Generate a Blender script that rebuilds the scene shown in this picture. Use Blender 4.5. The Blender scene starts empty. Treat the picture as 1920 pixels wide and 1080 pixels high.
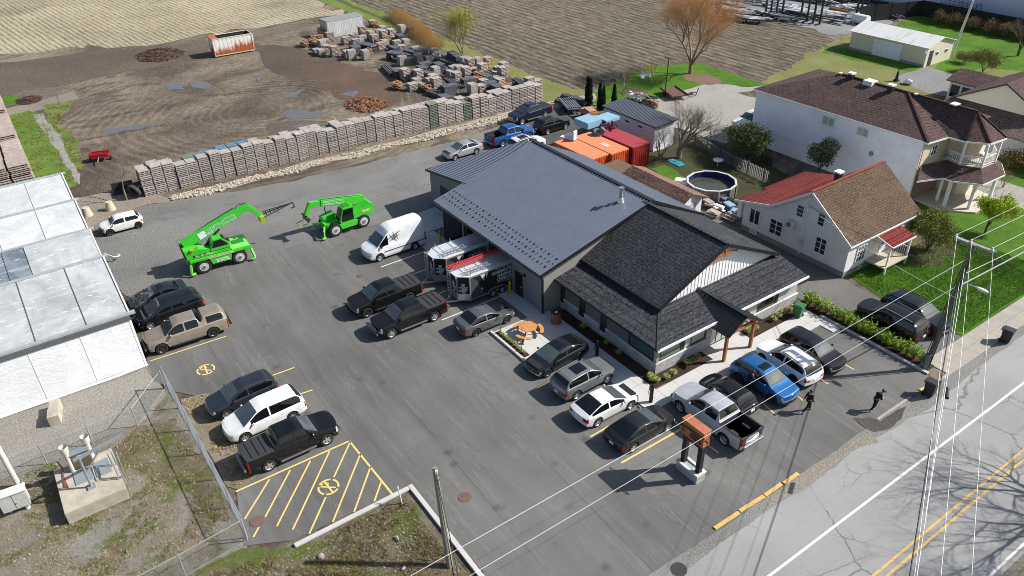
import bpy, bmesh, math, random
from mathutils import Vector, Matrix, noise
from mathutils.geometry import tessellate_polygon
R = math.radians
rnd = random.Random(7)
scn = bpy.context.scene
col = scn.collection

# ------------------------------------------------------------ camera, world, sun
FPX, PIT, ROL, AZ, CH = 1441.34, 0.570264, -0.0274219, -0.976051, 33.04
_R0 = Matrix(((1,0,0),(0,0,-1),(0,1,0)))
_Rp = Matrix(((1,0,0),(0,math.cos(PIT),-math.sin(PIT)),(0,math.sin(PIT),math.cos(PIT))))
_Rr = Matrix(((math.cos(ROL),-math.sin(ROL),0),(math.sin(ROL),math.cos(ROL),0),(0,0,1)))
_Rz = Matrix(((math.cos(AZ),-math.sin(AZ),0),(math.sin(AZ),math.cos(AZ),0),(0,0,1)))
CM = _Rr @ _Rp @ _R0 @ _Rz
CP = Vector((38.3265, -28.6829, CH))
cam = bpy.data.objects.new('camera', bpy.data.cameras.new('camera')); col.objects.link(cam)
cam.data.sensor_width = 36; cam.data.lens = FPX/1920*36; cam.data.clip_start = .5; cam.data.clip_end = 3000
_B = Matrix((CM[0], -CM[1], -CM[2])).transposed()
cam.matrix_world = Matrix.Translation(CP) @ _B.to_4x4()
scn.camera = cam
scn.render.engine = 'CYCLES'; scn.cycles.filter_width = .9
scn.render.resolution_x, scn.render.resolution_y = 1024, 576

SUN_EL, SUN_D = R(39.5), Vector((.48, .877))
w = bpy.data.worlds.new('World'); scn.world = w; w.use_nodes = True
nt = w.node_tree; sky = nt.nodes.new('ShaderNodeTexSky'); sky.sky_type = 'NISHITA'; sky.sun_disc = False
sky.sun_elevation = SUN_EL; sky.sun_rotation = math.atan2(SUN_D.x, SUN_D.y); sky.dust_density = 1.5
nt.nodes['Background'].inputs[1].default_value = .088
nt.links.new(sky.outputs[0], nt.nodes['Background'].inputs[0])
sl = bpy.data.lights.new('sun', 'SUN'); sl.energy = 5.0; sl.angle = R(.55); sl.color = (1, .968, .925)
so = bpy.data.objects.new('sun', sl); col.objects.link(so)
so.rotation_euler = Vector((-SUN_D.x*math.cos(SUN_EL), -SUN_D.y*math.cos(SUN_EL), -math.sin(SUN_EL))).to_track_quat('-Z', 'Y').to_euler()
scn.view_settings.view_transform = 'Standard'; scn.view_settings.look = 'None'
scn.view_settings.exposure = .43; scn.view_settings.gamma = 1

def g(px, py, z=0.0):
    """world point at height z that stands where the photograph (1920x1080) shows it"""
    d = CM.transposed() @ Vector(((px-960)/FPX, (py-540)/FPX, 1))
    return CP + d*((z-CH)/d.z)
def gx(px, py, x):
    d = CM.transposed() @ Vector(((px-960)/FPX, (py-540)/FPX, 1)); return CP + d*((x-CP.x)/d.x)
def gy(px, py, y):
    d = CM.transposed() @ Vector(((px-960)/FPX, (py-540)/FPX, 1)); return CP + d*((y-CP.y)/d.y)
# ------------------------------------------------------------ helpers
def lin(c):
    c = c/255.; return c/12.92 if c <= .04045 else ((c+.055)/1.055)**2.4
def S(r, gg, b, k=.8): return (lin(r)*k, lin(gg)*k, lin(b)*k, 1)

def T(o, label=None, cat=None, group=None, kind=None):
    if label: o['label'] = label
    if cat: o['category'] = cat
    if group: o['group'] = group
    if kind: o['kind'] = kind
    return o
def empty(name, loc=(0,0,0), rz=0, label=None, cat=None, group=None):
    o = bpy.data.objects.new(name, None); col.objects.link(o); o.location = loc; o.rotation_euler = (0,0,rz)
    o.empty_display_size = .2
    return T(o, label, cat, group)
def dup(o, loc=None, rz=None, label=None, group=None, scale=None, parent=None):
    c = o.copy(); col.objects.link(c)
    if parent: c.parent = parent
    if loc is not None: c.location = loc
    if rz is not None: c.rotation_euler = (0,0,rz)
    if scale is not None: c.scale = scale
    if label: c['label'] = label
    if group: c['group'] = group
    for ch in list(o.children):
        dup(ch, parent=c)
    return c

class MB:
    def __init__(s): s.v = []; s.f = []
    def add(s, vs, fs):
        n = len(s.v); s.v += [tuple(v) for v in vs]; s.f += [tuple(i+n for i in f) for f in fs]; return s
    def box(s, x0, x1, y0, y1, z0, z1):
        return s.add([(x0,y0,z0),(x1,y0,z0),(x1,y1,z0),(x0,y1,z0),(x0,y0,z1),(x1,y0,z1),(x1,y1,z1),(x0,y1,z1)],
                     [(0,3,2,1),(4,5,6,7),(0,1,5,4),(1,2,6,5),(2,3,7,6),(3,0,4,7)])
    def cb(s, c, sz, rz=0, rx=0, ry=0):
        m = Matrix.Rotation(rz,3,'Z') @ Matrix.Rotation(ry,3,'Y') @ Matrix.Rotation(rx,3,'X'); c = Vector(c)
        h = [a/2 for a in sz]
        vs = [c + m @ Vector((sx*h[0], sy*h[1], sz_*h[2])) for sz_ in (-1,1) for sx, sy in ((-1,-1),(1,-1),(1,1),(-1,1))]
        return s.add(vs, [(0,3,2,1),(4,5,6,7),(0,1,5,4),(1,2,6,5),(2,3,7,6),(3,0,4,7)])
    def beam(s, a, b, w, h):
        a = Vector(a); b = Vector(b); d = b-a; L = d.length; d.normalize()
        up = Vector((0,0,1)) if abs(d.z) < .95 else Vector((1,0,0))
        x = d.cross(up).normalized(); u = x.cross(d)
        vs = [p + x*sx*w/2 + u*sz*h/2 for p in (a, b) for sx, sz in ((-1,-1),(1,-1),(1,1),(-1,1))]
        return s.add(vs, [(0,3,2,1),(4,5,6,7),(0,1,5,4),(1,2,6,5),(2,3,7,6),(3,0,4,7)])
    def cyl(s, a, b, r0, r1=None, n=12, cap=True):
        r1 = r0 if r1 is None else r1
        a = Vector(a); b = Vector(b); d = (b-a).normalized()
        up = Vector((0,0,1)) if abs(d.z) < .95 else Vector((1,0,0))
        x = d.cross(up).normalized(); y = d.cross(x)
        vs = [p + (x*math.cos(2*math.pi*i/n) + y*math.sin(2*math.pi*i/n))*r for p, r in ((a,r0),(b,r1)) for i in range(n)]
        fs = [(i,(i+1)%n,n+(i+1)%n,n+i) for i in range(n)]
        if cap: fs += [tuple(range(n-1,-1,-1)), tuple(range(n,2*n))]
        return s.add(vs, fs)
    def tube(s, pts, r, n=6):
        for a, b in zip(pts, pts[1:]): s.cyl(a, b, r, r, n)
        return s
    def prism(s, pts, vec):
        n = len(pts); vec = Vector(vec); vs = [Vector(p) for p in pts] + [Vector(p)+vec for p in pts]
        fs = [tuple(range(n)), tuple(range(2*n-1,n-1,-1))] + [(i,n+i,n+(i+1)%n,(i+1)%n) for i in range(n)]
        return s.add(vs, fs)
    def slab(s, pts, t):
        """polygon plate with thickness t along its normal (below)"""
        a, b, c = (Vector(p) for p in pts[:3]); nrm = (b-a).cross(c-b).normalized()
        if nrm.z < 0: nrm = -nrm
        return s.prism(pts, -nrm*t)
    def blob(s, c, r, n=8, m=5, jit=.15, seed=0):
        q = random.Random(seed); c = Vector(c); r = r if hasattr(r,'__len__') else (r,r,r)
        vs = [c+Vector((0,0,r[2]))]
        for j in range(1,m):
            t = math.pi*j/m
            for i in range(n):
                p = 2*math.pi*i/n; k = 1+q.uniform(-jit,jit)
                vs.append(c+Vector((r[0]*k*math.sin(t)*math.cos(p), r[1]*k*math.sin(t)*math.sin(p), r[2]*k*math.cos(t))))
        vs.append(c-Vector((0,0,r[2])))
        fs = [(0,1+i,1+(i+1)%n) for i in range(n)]
        for j in range(m-2):
            for i in range(n):
                a = 1+j*n+i; b = 1+j*n+(i+1)%n; fs.append((a,a+n,b+n,b))
        k = 1+(m-2)*n; e = len(vs)-1
        fs += [(k+i,e,k+(i+1)%n) for i in range(n)]
        return s.add(vs, fs)
    def build(s, name, mat, parent=None, smooth=False, bevel=0, fix=True):
        me = bpy.data.meshes.new(name); me.from_pydata([tuple(v) for v in s.v], [], s.f)
        if fix and len(s.f) < 60000:
            bm = bmesh.new(); bm.from_mesh(me); bmesh.ops.recalc_face_normals(bm, faces=bm.faces)
            if bevel:
                bmesh.ops.bevel(bm, geom=[e for e in bm.edges if len(e.link_faces)==2 and e.calc_face_angle(0) > .6], offset=bevel, segments=2, affect='EDGES', clamp_overlap=True)
            bm.to_mesh(me); bm.free()
        me.materials.append(mat)
        if smooth is True:
            for p in me.polygons: p.use_smooth = True
        elif smooth:
            me.polygons.foreach_set('use_smooth', [True]*len(me.polygons)); me.set_sharp_from_angle(angle=smooth)
        o = bpy.data.objects.new(name, me); col.objects.link(o)
        if parent: o.parent = parent
        return o

# ------------------------------------------------------------ materials
class NT:
    def __init__(s, name):
        s.m = bpy.data.materials.new(name); s.m.use_nodes = True; s.t = s.m.node_tree; s.n = s.t.nodes
        s.b = s.n['Principled BSDF']; s.co = s.n.new('ShaderNodeTexCoord').outputs['Object']
    def link(s, a, b): s.t.links.new(a, b)
    def mapping(s, scale=(1,1,1), rot=(0,0,0), src=None):
        m = s.n.new('ShaderNodeMapping'); m.inputs['Scale'].default_value = scale; m.inputs['Rotation'].default_value = rot
        s.link(src or s.co, m.inputs[0]); return m.outputs[0]
    def noise(s, sc, det=4, rough=.6, src=None, dist=0):
        n = s.n.new('ShaderNodeTexNoise'); n.inputs['Scale'].default_value = sc; n.inputs['Detail'].default_value = det
        n.inputs['Roughness'].default_value = rough; n.inputs['Distortion'].default_value = dist
        s.link(src or s.co, n.inputs['Vector']); return n.outputs[0]
    def vor(s, sc, feat='F1', src=None, out=0, rand=1):
        n = s.n.new('ShaderNodeTexVoronoi'); n.feature = feat; n.inputs['Scale'].default_value = sc; n.inputs['Randomness'].default_value = rand
        s.link(src or s.co, n.inputs['Vector']); return n.outputs[out]
    def wave(s, sc, dist=0, src=None, det=2, ds=1, prof='SIN', dirn='X'):
        n = s.n.new('ShaderNodeTexWave'); n.wave_profile = prof; n.bands_direction = dirn
        n.inputs['Scale'].default_value = sc; n.inputs['Distortion'].default_value = dist; n.inputs['Detail'].default_value = det; n.inputs['Detail Scale'].default_value = ds
        s.link(src or s.co, n.inputs['Vector']); return n.outputs[1]
    def brick(s, sc, c1, c2, mort, w=.5, h=.25, ms=.02, src=None, off=.5):
        n = s.n.new('ShaderNodeTexBrick'); n.inputs['Color1'].default_value = c1; n.inputs['Color2'].default_value = c2; n.inputs['Mortar'].default_value = mort
        n.inputs['Scale'].default_value = sc; n.inputs['Brick Width'].default_value = w; n.inputs['Row Height'].default_value = h; n.inputs['Mortar Size'].default_value = ms
        n.offset = off; s.link(src or s.co, n.inputs['Vector']); return n
    def ramp(s, f, stops, interp='LINEAR'):
        r = s.n.new('ShaderNodeValToRGB'); e = r.color_ramp.elements; r.color_ramp.interpolation = interp
        while len(e) < len(stops): e.new(.5)
        for el, (p, c) in zip(e, stops): el.position = p; el.color = c if hasattr(c,'__len__') else (c,c,c,1)
        s.link(f, r.inputs[0]); return r.outputs[0]
    def mix(s, f, a, b, mode='MIX'):
        m = s.n.new('ShaderNodeMix'); m.data_type = 'RGBA'; m.blend_type = mode; m.clamp_factor = True
        for k, v in ((0,f),(6,a),(7,b)):
            inp = m.inputs[k]
            if hasattr(v, 'is_linked'): s.link(v, inp)
            elif hasattr(v,'__len__') or k == 0: inp.default_value = v
            else: inp.default_value = (v,v,v,1)
        return m.outputs[2]
    def math(s, op, a, b=0.):
        m = s.n.new('ShaderNodeMath'); m.operation = op
        for i, v in enumerate((a,b)):
            if hasattr(v,'is_linked'): s.link(v, m.inputs[i])
            else: m.inputs[i].default_value = v
        return m.outputs[0]
    def bump(s, h, st=.3, d=.05):
        b = s.n.new('ShaderNodeBump'); b.inputs['Strength'].default_value = st; b.inputs['Distance'].default_value = d
        s.link(h, b.inputs['Height']); s.link(b.outputs[0], s.b.inputs['Normal']); return s
    def col(s, c):
        if hasattr(c,'is_linked'): s.link(c, s.b.inputs['Base Color'])
        else: s.b.inputs['Base Color'].default_value = c
        return s
    def fin(s, rough=.8, metal=0, coat=0, spec=.5):
        if hasattr(rough,'is_linked'): s.link(rough, s.b.inputs['Roughness'])
        else: s.b.inputs['Roughness'].default_value = rough
        s.b.inputs['Metallic'].default_value = metal; s.b.inputs['Coat Weight'].default_value = coat; s.b.inputs['Coat Roughness'].default_value = .04
        s.b.inputs['Specular IOR Level'].default_value = spec
        return s.m
_mc = {}
def plain(name, c, rough=.7, metal=0, coat=0, var=.12, sc=3., bump=0., spec=.5):
    """one colour with gentle procedural wear"""
    if name in _mc: return _mc[name]
    t = NT(name); n = t.noise(sc, 5, .65)
    lo = tuple(x*(1-var) for x in c[:3])+(1,); hi = tuple(min(1,x*(1+var)) for x in c[:3])+(1,)
    t.col(t.ramp(n, [(.3,lo),(.7,hi)]))
    if bump: t.bump(t.noise(sc*8,3), bump, .02)
    _mc[name] = t.fin(rough, metal, coat, spec); return _mc[name]
def paint(name, c, metal=.0, flake=0):
    if name in _mc: return _mc[name]
    t = NT(name); n = t.noise(2.2, 4, .6)
    k = t.ramp(n, [(.35,tuple(x*.9 for x in c[:3])+(1,)),(.7,tuple(min(1,x*1.06+.003) for x in c[:3])+(1,))])
    dust = t.noise(9, 5, .7); k = t.mix(t.math('MULTIPLY', dust, .035), k, (.25,.23,.2,1))
    t.col(k); t.bump(t.noise(1.4,2), .04, .03)
    _mc[name] = t.fin(.5, metal, 1., .0); t.b.inputs['Coat Roughness'].default_value = .02; return _mc[name]

def sheet(name, pts, z, mat, jit=0., step=1.0, seed=1, kind='structure', label=None, parent=None, smoothn=0):
    """flat ground polygon with an optionally ragged outline"""
    q = random.Random(seed); P = [Vector((p[0],p[1],0)) for p in pts]; out = []
    for a, b in zip(P, P[1:]+P[:1]):
        n = max(1, int((b-a).length/step)) if jit else 1
        for i in range(n):
            p = a.lerp(b, i/n)
            if jit:
                p = p + Vector((noise.noise(Vector((p.x*.35,p.y*.35,seed))), noise.noise(Vector((p.x*.35,p.y*.35,seed+50.))), 0))*jit*1.6
                p += Vector((q.uniform(-1,1),q.uniform(-1,1),0))*jit*.35
            out.append(Vector((p.x,p.y,z)))
    tris = tessellate_polygon([out])
    me = bpy.data.meshes.new(name); fs = []
    for t in tris:
        a,b,c = (out[i] for i in t)
        fs.append(tuple(t) if (b-a).cross(c-a).z > 0 else tuple(reversed(t)))
    me.from_pydata([tuple(p) for p in out], [], fs); me.materials.append(mat)
    o = bpy.data.objects.new(name, me); col.objects.link(o)
    if kind: o['kind'] = kind
    if parent: o.parent = parent
    return o
def pxs(*p, z=0): return [g(a,b,z) for a,b in p]
def text_mesh(body, size, mat, name='lettering', parent=None, extrude=.004, mtx=None, align='CENTER', bold=0.0, xs=1.):
    cu = bpy.data.curves.new(name, 'FONT'); cu.body = body; cu.size = size; cu.extrude = extrude; cu.align_x = align; cu.align_y = 'CENTER'; cu.offset = bold
    cu.resolution_u = 2
    o = bpy.data.objects.new(name, cu); col.objects.link(o)
    bpy.context.view_layer.update()
    me = bpy.data.meshes.new_from_object(o); bpy.data.objects.remove(o); bpy.data.curves.remove(cu)
    if xs != 1: me.transform(Matrix.Diagonal((xs,1,1,1)))
    if mtx is not None: me.transform(mtx)
    me.materials.clear(); me.materials.append(mat)
    n = bpy.data.objects.new(name, me); col.objects.link(n)
    if parent: n.parent = parent
    return n
def frame_mtx(o, xdir, ydir):
    x = Vector(xdir).normalized(); y = Vector(ydir).normalized(); z = x.cross(y)
    m = Matrix((x,y,z)).transposed().to_4x4(); m.translation = Vector(o); return m
# ------------------------------------------------------------ ground materials
def m_asphalt():
    t = NT('asphalt lot'); big = t.noise(.09,5,.6)
    c = t.ramp(big, [(.3,S(90,89,86)),(.5,S(106,105,102)),(.72,S(124,124,121))])
    st = t.noise(.5,6,.7,src=t.mapping((.12,1.3,1),(0,0,R(6))))
    c = t.mix(t.ramp(st,[(.42,0),(.68,.35)]), c, S(140,138,132))
    st2 = t.noise(.45,4,.6,src=t.mapping((.1,1.1,1),(0,0,R(-4))))
    c = t.mix(t.ramp(st2,[(.5,0),(.7,.3)]), c, S(72,69,67))
    sc = t.noise(2.3,6,.75,src=t.mapping((.3,1.5,1),(0,0,R(18))),dist=1.5)
    c = t.mix(t.ramp(sc,[(.64,0),(.7,.25)]), c, S(165,162,155))
    bk = t.brick(1,(0,0,0,1),(0,0,0,1),(1,1,1,1),w=300,h=4.4,ms=.035,src=t.mapping((1,1,1),(0,0,R(1.2)))); sm = t.math('MULTIPLY', bk.outputs[1], t.ramp(t.noise(.2,4,.7),[(.42,0),(.6,.55)])); c = t.mix(sm, c, S(66,64,62))
    wh = t.noise(.33,7,.8,src=t.mapping((.25,2.2,1),(0,0,R(-8))),dist=1.2); c = t.mix(t.ramp(wh,[(.575,0),(.59,.26),(.61,0)]), c, S(186,184,178)); w3 = t.noise(.6,6,.8,src=t.mapping((.2,1.6,1),(0,0,R(35))),dist=2); c = t.mix(t.ramp(w3,[(.66,0),(.68,.22),(.7,0)]), c, S(190,188,182))
    sp = t.vor(1.1, out=0); c = t.mix(t.ramp(sp,[(.015,.6),(.04,0)]), c, S(196,194,188))
    stain = t.vor(.35, out=0); c = t.mix(t.ramp(stain,[(.03,.6),(.14,0)]), c, S(58,56,55)); pt = t.noise(.8,5,.8); c = t.mix(t.ramp(pt,[(.3,.35),(.42,0)]), c, S(78,77,75))
    f = t.noise(9,4,.9); c = t.mix(t.ramp(f,[(.3,.3),(.5,0)]), c, S(70,67,64)); c = t.mix(t.ramp(f,[(.52,0),(.75,.3)]), c, S(158,155,149))
    t.col(c); t.bump(t.noise(60,3,.8), .35, .01); return t.fin(.86)
def m_road():
    t = NT('worn road asphalt'); big = t.noise(.15,5,.6)
    c = t.ramp(big, [(.3,S(148,147,144)),(.55,S(163,162,159)),(.75,S(172,171,168))])
    st = t.noise(.6,5,.7,src=t.mapping((1.4,.1,1))); c = t.mix(t.ramp(st,[(.45,0),(.75,.35)]), c, S(135,134,132))
    wob = t.noise(.8,5,.7,dist=.5); src = t.mix(.55, t.co, wob, 'ADD') 
    crk = t.vor(.11,'DISTANCE_TO_EDGE',src=src); crk2 = t.noise(.14,2,.5)
    ck = t.math('MULTIPLY', t.ramp(crk,[(.002,1),(.0055,0)]), t.ramp(crk2,[(.4,0),(.5,1)]))
    c = t.mix(t.math('MULTIPLY',ck,.75), c, S(70,68,66))
    crk = t.vor(.45,'DISTANCE_TO_EDGE',src=src); m2 = t.ramp(t.noise(.17,3,.6,src=t.mapping((1,.5,1),(0,0,.4))),[(.52,0),(.6,1)])
    c = t.mix(t.math('MULTIPLY',t.math('MULTIPLY',t.ramp(crk,[(.006,1),(.018,0)]),m2),.6), c, S(88,86,83))
    f = t.noise(9,4,.9); c = t.mix(t.ramp(f,[(.3,.3),(.5,0)]), c, S(128,126,122)); c = t.mix(t.ramp(f,[(.52,0),(.75,.35)]), c, S(196,195,191))
    t.col(c); t.bump(t.noise(50,3,.8), .3, .01); return t.fin(.85)
def m_gravel(name, a, b, c2, sc=1., wet=None):
    t = NT(name); big = t.noise(.13*sc,5,.65)
    c = t.ramp(big, [(.3,a),(.5,b),(.7,c2)])
    st = t.noise(.4,5,.7,src=t.mapping((1.2,.12,1),(0,0,R(-5)))); c = t.mix(t.ramp(st,[(.48,0),(.7,.4)]), c, tuple(x*1.35 for x in b[:3])+(1,))
    if wet: c = t.mix(t.ramp(t.noise(.28,5,.7,src=t.mapping((1,.45,1))),[(.56,0),(.68,.6)]), c, wet)
    v = t.vor(9*sc,out=0); v2 = t.noise(6.5*sc,4,.9)
    c = t.mix(t.ramp(v2,[(.35,.55),(.5,0)]), c, tuple(x*.45 for x in b[:3])+(1,))
    c = t.mix(t.ramp(v2,[(.52,0),(.7,.6)]), c, tuple(min(1,x*1.9) for x in b[:3])+(1,))
    t.col(c); t.bump(t.noise(7*sc,4,.9), 1., .1); return t.fin(.95, spec=.3)
def m_dirt():
    t = NT('bare dirt'); n1 = t.noise(.055,6,.62,src=t.mapping((1,.75,1)),dist=.6)
    c = t.ramp(n1, [(.30,S(78,66,56)),(.44,S(108,94,80)),(.54,S(142,128,109)),(.70,S(172,157,135))])
    n2 = t.noise(.22,7,.72,src=t.mapping((1.2,.5,1),(0,0,R(8))),dist=.8)
    c = t.mix(t.ramp(n2,[(.52,0),(.62,.8)]), c, S(78,67,58))
    n3 = t.noise(1.2,6,.8,src=t.mapping((1,.6,1))); c = t.mix(t.ramp(n3,[(.4,.45),(.55,0)]), c, S(92,82,73))
    f = t.noise(3,6,.9); c = t.mix(t.ramp(f,[(.56,0),(.68,.5)]), c, S(190,180,162)); c = t.mix(t.ramp(f,[(.3,.5),(.42,0)]), c, S(62,54,48))
    mk = t.ramp(t.noise(.07,4,.6),[(.45,0),(.55,1)]); mpp = t.n.new('ShaderNodeMapping'); mpp.inputs['Location'].default_value=(58,2,0); t.link(t.co, mpp.inputs[0]); wv = t.n.new('ShaderNodeTexWave'); wv.wave_type='RINGS'; wv.rings_direction='Z'; wv.inputs['Scale'].default_value=.28; wv.inputs['Distortion'].default_value=16; wv.inputs['Detail'].default_value=4; wv.inputs['Detail Scale'].default_value=.16; t.link(mpp.outputs[0], wv.inputs['Vector']); c = t.mix(t.math('MULTIPLY',mk,t.ramp(wv.outputs[1],[(.1,.28),(.3,0)])), c, S(80,69,60)); c = t.mix(t.math('MULTIPLY',mk,t.ramp(wv.outputs[1],[(.75,0),(.95,.18)])), c, S(176,164,146))
    rut = t.wave(.35, 6, src=t.mapping((.25,1,1),(0,0,R(-12))), det=3, ds=1.2)
    t.col(c); h = t.math('ADD', t.math('MULTIPLY',t.noise(1.1,8,.75),1.), t.math('MULTIPLY',rut,.1)); t.bump(h, 1., .35); return t.fin(.9, spec=.3)
def m_stubble():
    t = NT('stubble field'); src = t.mapping((1,1,1),(0,0,R(-7)))
    rows = t.wave(.36, 1.8, src=src, det=4, ds=.5, dirn='Y')
    big = t.noise(.05,5,.6); c = t.ramp(big, [(.35,S(164,152,126)),(.6,S(190,178,148))])
    n = t.noise(1.5,6,.85,src=t.mapping((.16,1.1,1),(0,0,R(-7))))
    k = t.math('MULTIPLY', t.ramp(rows,[(.05,1),(.6,0)]), t.ramp(n,[(.42,1),(.56,.05)]))
    c = t.mix(t.math('MULTIPLY',k,.75), c, S(100,89,74)); n5 = t.noise(2.6,5,.9,src=t.mapping((.4,1,1))); c = t.mix(t.ramp(n5,[(.5,0),(.62,.6)]), c, S(208,198,170)); c = t.mix(t.ramp(n5,[(.36,.6),(.46,0)]), c, S(104,93,77))
    edge = t.ramp(t.noise(.06,4,.6),[(.55,0),(.7,.5)]); c = t.mix(edge, c, S(120,106,88))
    t.col(c); t.bump(t.math('ADD',t.math('MULTIPLY',rows,.5),t.math('MULTIPLY',n,1.4)), .9, .16); return t.fin(.95, spec=.2)
def m_plough():
    t = NT('ploughed field'); src = t.mapping((1,1,1),(0,0,R(-1)))
    rows = t.wave(.24, 2.6, src=src, det=5, ds=.5, dirn='Y')
    big = t.noise(.03,4,.6,src=t.mapping((.5,1.5,1))); c = t.ramp(big, [(.35,S(116,106,90)),(.65,S(140,129,109))])
    n = t.noise(1.1,7,.88,src=t.mapping((.3,1.3,1)),dist=.3)
    k = t.math('MULTIPLY', t.math('MULTIPLY', t.ramp(rows,[(.2,1),(.65,0)]), t.ramp(n,[(.42,1),(.56,.0)])), .7)
    c = t.mix(k, c, S(66,58,50)); c = t.mix(t.ramp(n,[(.5,0),(.6,.75)]), c, S(176,166,144)); c = t.mix(t.ramp(n,[(.34,.85),(.45,0)]), c, S(66,57,50))
    t.col(c); t.bump(t.math('ADD',t.math('MULTIPLY',rows,.5),t.math('MULTIPLY',n,1.8)), 1., .3); return t.fin(.95, spec=.2)
def m_grass(name, a, b, dry, dk=.5, amt=.3):
    t = NT(name); big = t.noise(.25,5,.65); c = t.ramp(big, [(.32,a),(.65,b)])
    n = t.noise(2.2,6,.8); c = t.mix(t.ramp(n,[(.52,0),(.72,amt)]), c, dry)
    f = t.noise(11,5,.85); c = t.mix(t.ramp(f,[(.34,.6),(.5,0)]), c, tuple(x*dk for x in a[:3])+(1,))
    c = t.mix(t.ramp(f,[(.55,0),(.75,.4)]), c, tuple(min(1,x*1.5) for x in b[:3])+(1,))
    t.col(c); t.bump(t.noise(9,5,.85), .9, .1); return t.fin(.9, spec=.25)
def m_scrub(name='scrubby gravel', a=S(150,144,132), b=S(128,112,88), gcol=S(92,108,42), gamt=.9, gpos=.53):
    t = NT(name); n1 = t.noise(.3,6,.7,dist=.4); c = t.ramp(n1,[(.38,a),(.52,b),(.66,a)])
    n2 = t.noise(.33,6,.75,src=t.mapping((1,1,1),(0,0,1.1)),dist=.3); c = t.mix(t.ramp(n2,[(gpos,0),(gpos+.09,gamt)]), c, gcol)
    n3 = t.noise(.55,5,.8,src=t.mapping((1,1,1),(0,0,2.1))); c = t.mix(t.ramp(n3,[(.55,0),(.66,.7)]), c, S(112,84,52))
    f = t.noise(9,5,.85); c = t.mix(t.ramp(f,[(.33,.75),(.48,0)]), c, S(58,52,40)); c = t.mix(t.ramp(f,[(.56,0),(.7,.65)]), c, S(202,198,186))
    t.col(c); t.bump(t.noise(8,5,.85), 1., .12); return t.fin(.95, spec=.2)
def m_conc(name, a, var=.1, sc=1., joint=None):
    t = NT(name); n = t.noise(.6*sc,6,.7); lo = tuple(x*(1-var) for x in a[:3])+(1,); hi = tuple(x*(1+var) for x in a[:3])+(1,)
    c = t.ramp(n,[(.35,lo),(.65,hi)]); n2 = t.noise(5*sc,5,.8); c = t.mix(t.ramp(n2,[(.58,0),(.75,.25)]), c, tuple(x*.6 for x in a[:3])+(1,))
    if joint:
        bk = t.brick(1,(1,1,1,1),(1,1,1,1),(0,0,0,1),w=joint[0],h=joint[1],ms=.012,off=0); c = t.mix(bk.outputs[1], c, tuple(x*.45 for x in a[:3])+(1,))
    t.col(c); t.bump(t.noise(20*sc,3), .2, .01); return t.fin(.85, spec=.3)
def m_water(name, c, r=.08):
    t = NT(name); n = t.noise(1.2,4,.6); t.col(t.ramp(n,[(.35,c),(.7,tuple(x*1.3 for x in c[:3])+(1,))])); t.bump(t.noise(6,3),.05,.02); return t.fin(r)

ASPH, ROAD, DIRT = m_asphalt(), m_road(), m_dirt()
GRAV = m_gravel('grey yard gravel', S(122,121,118), S(136,135,131), S(150,149,145), wet=S(96,95,93))
GRAVD = m_gravel('dark yard gravel', S(78,78,79), S(92,92,92), S(106,105,104))
GRAVL = m_gravel('pale driveway gravel', S(158,155,147), S(172,168,160), S(184,181,172), .8)
LAWN = m_grass('spring lawn', S(62,106,14), S(94,138,22), S(152,152,70), amt=.5)
DRYG = m_grass('thin dry grass', S(118,124,62), S(140,140,84), S(176,162,124), amt=.8)
SCRUB = m_scrub('scrubby gravel', S(166,163,154), S(148,139,120), S(106,118,58), .8, .54); PATCHY = m_scrub('patchy weeds', S(146,140,124), S(128,114,90), S(100,118,46), .95, .48)
KERB = m_conc('kerb concrete', S(205,203,198), .07); WALK = m_conc('poured concrete walk', S(205,202,196), .05, joint=(1.6,1.9))
SIDEW = m_conc('old sidewalk slabs', S(178,170,158), .1, joint=(1.5,1.5)); OLDC = m_conc('weathered concrete', S(192,182,164), .2, 1.6)
def m_line(name, c, wear=.5):
    t = NT(name); n = t.noise(5,6,.85); t.col(t.mix(t.ramp(n,[(.54,0),(.7,wear)]), c, S(120,118,112))); return t.fin(.7)
YEL = m_line('yellow road paint', S(238,205,120,.85)); WHT = m_line('white road paint', S(232,232,226,.85)); YOLD = m_line('worn yellow paint', S(226,186,104,.8), .95)

# ------------------------------------------------------------ ground sheets (each about 4 mm above the last)
sheet('ground', [(-700,-300),(300,-300),(300,500),(-700,500)], -.03, DIRT)
sheet('stubble_field', [(-650,-200)]+[tuple(p.xy) for p in pxs((-160,108),(0,104),(150,88),(300,84),(390,60),(480,52),(560,38))]+[(-99,29),(-160,29.5),(-650,29)], -.012, m_stubble(), 2.2, 2.5)
sheet('ploughed_field', [(-650,34.4),(-110,34.3),(-86,33.8),(-60,34.6),(-50,34.2),(-41.5,33.8)]+[tuple(p.xy) for p in pxs((1120,168),(1170,140),(1240,122),(1315,108),(1400,140),(1450,158),(1475,130),(1530,95),(1560,65),(1480,45),(1380,22),(1290,0))]+[(-120,190),(-650,240)], -.008, m_plough(), 1.2, 1.5)
sheet('ditch_bank', [(-300,29.6),(-100,29.8),(-86,30.2),(-80,31.5),(-80,34.8),(-110,34.3),(-300,34.3)], -.006, m_grass('ditch grass', S(96,122,48), S(128,144,66), S(170,160,110)), .5)
sheet('ditch', [(-300,32.1),(-100,32.1),(-84,32.4),(-84,33.1),(-110,33.2),(-300,33.2)], -.002, plain('ditch mud', S(84,86,52), .95, bump=.6), .25)
sheet('field_edge', [(-92,31),(-70,30.5),(-52,31.5),(-38,29.5),(-30,33),(-28,39),(-40,34.6),(-50,34.2),(-60,34.6),(-80,34.2)], -.003, DRYG, .9)
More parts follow.
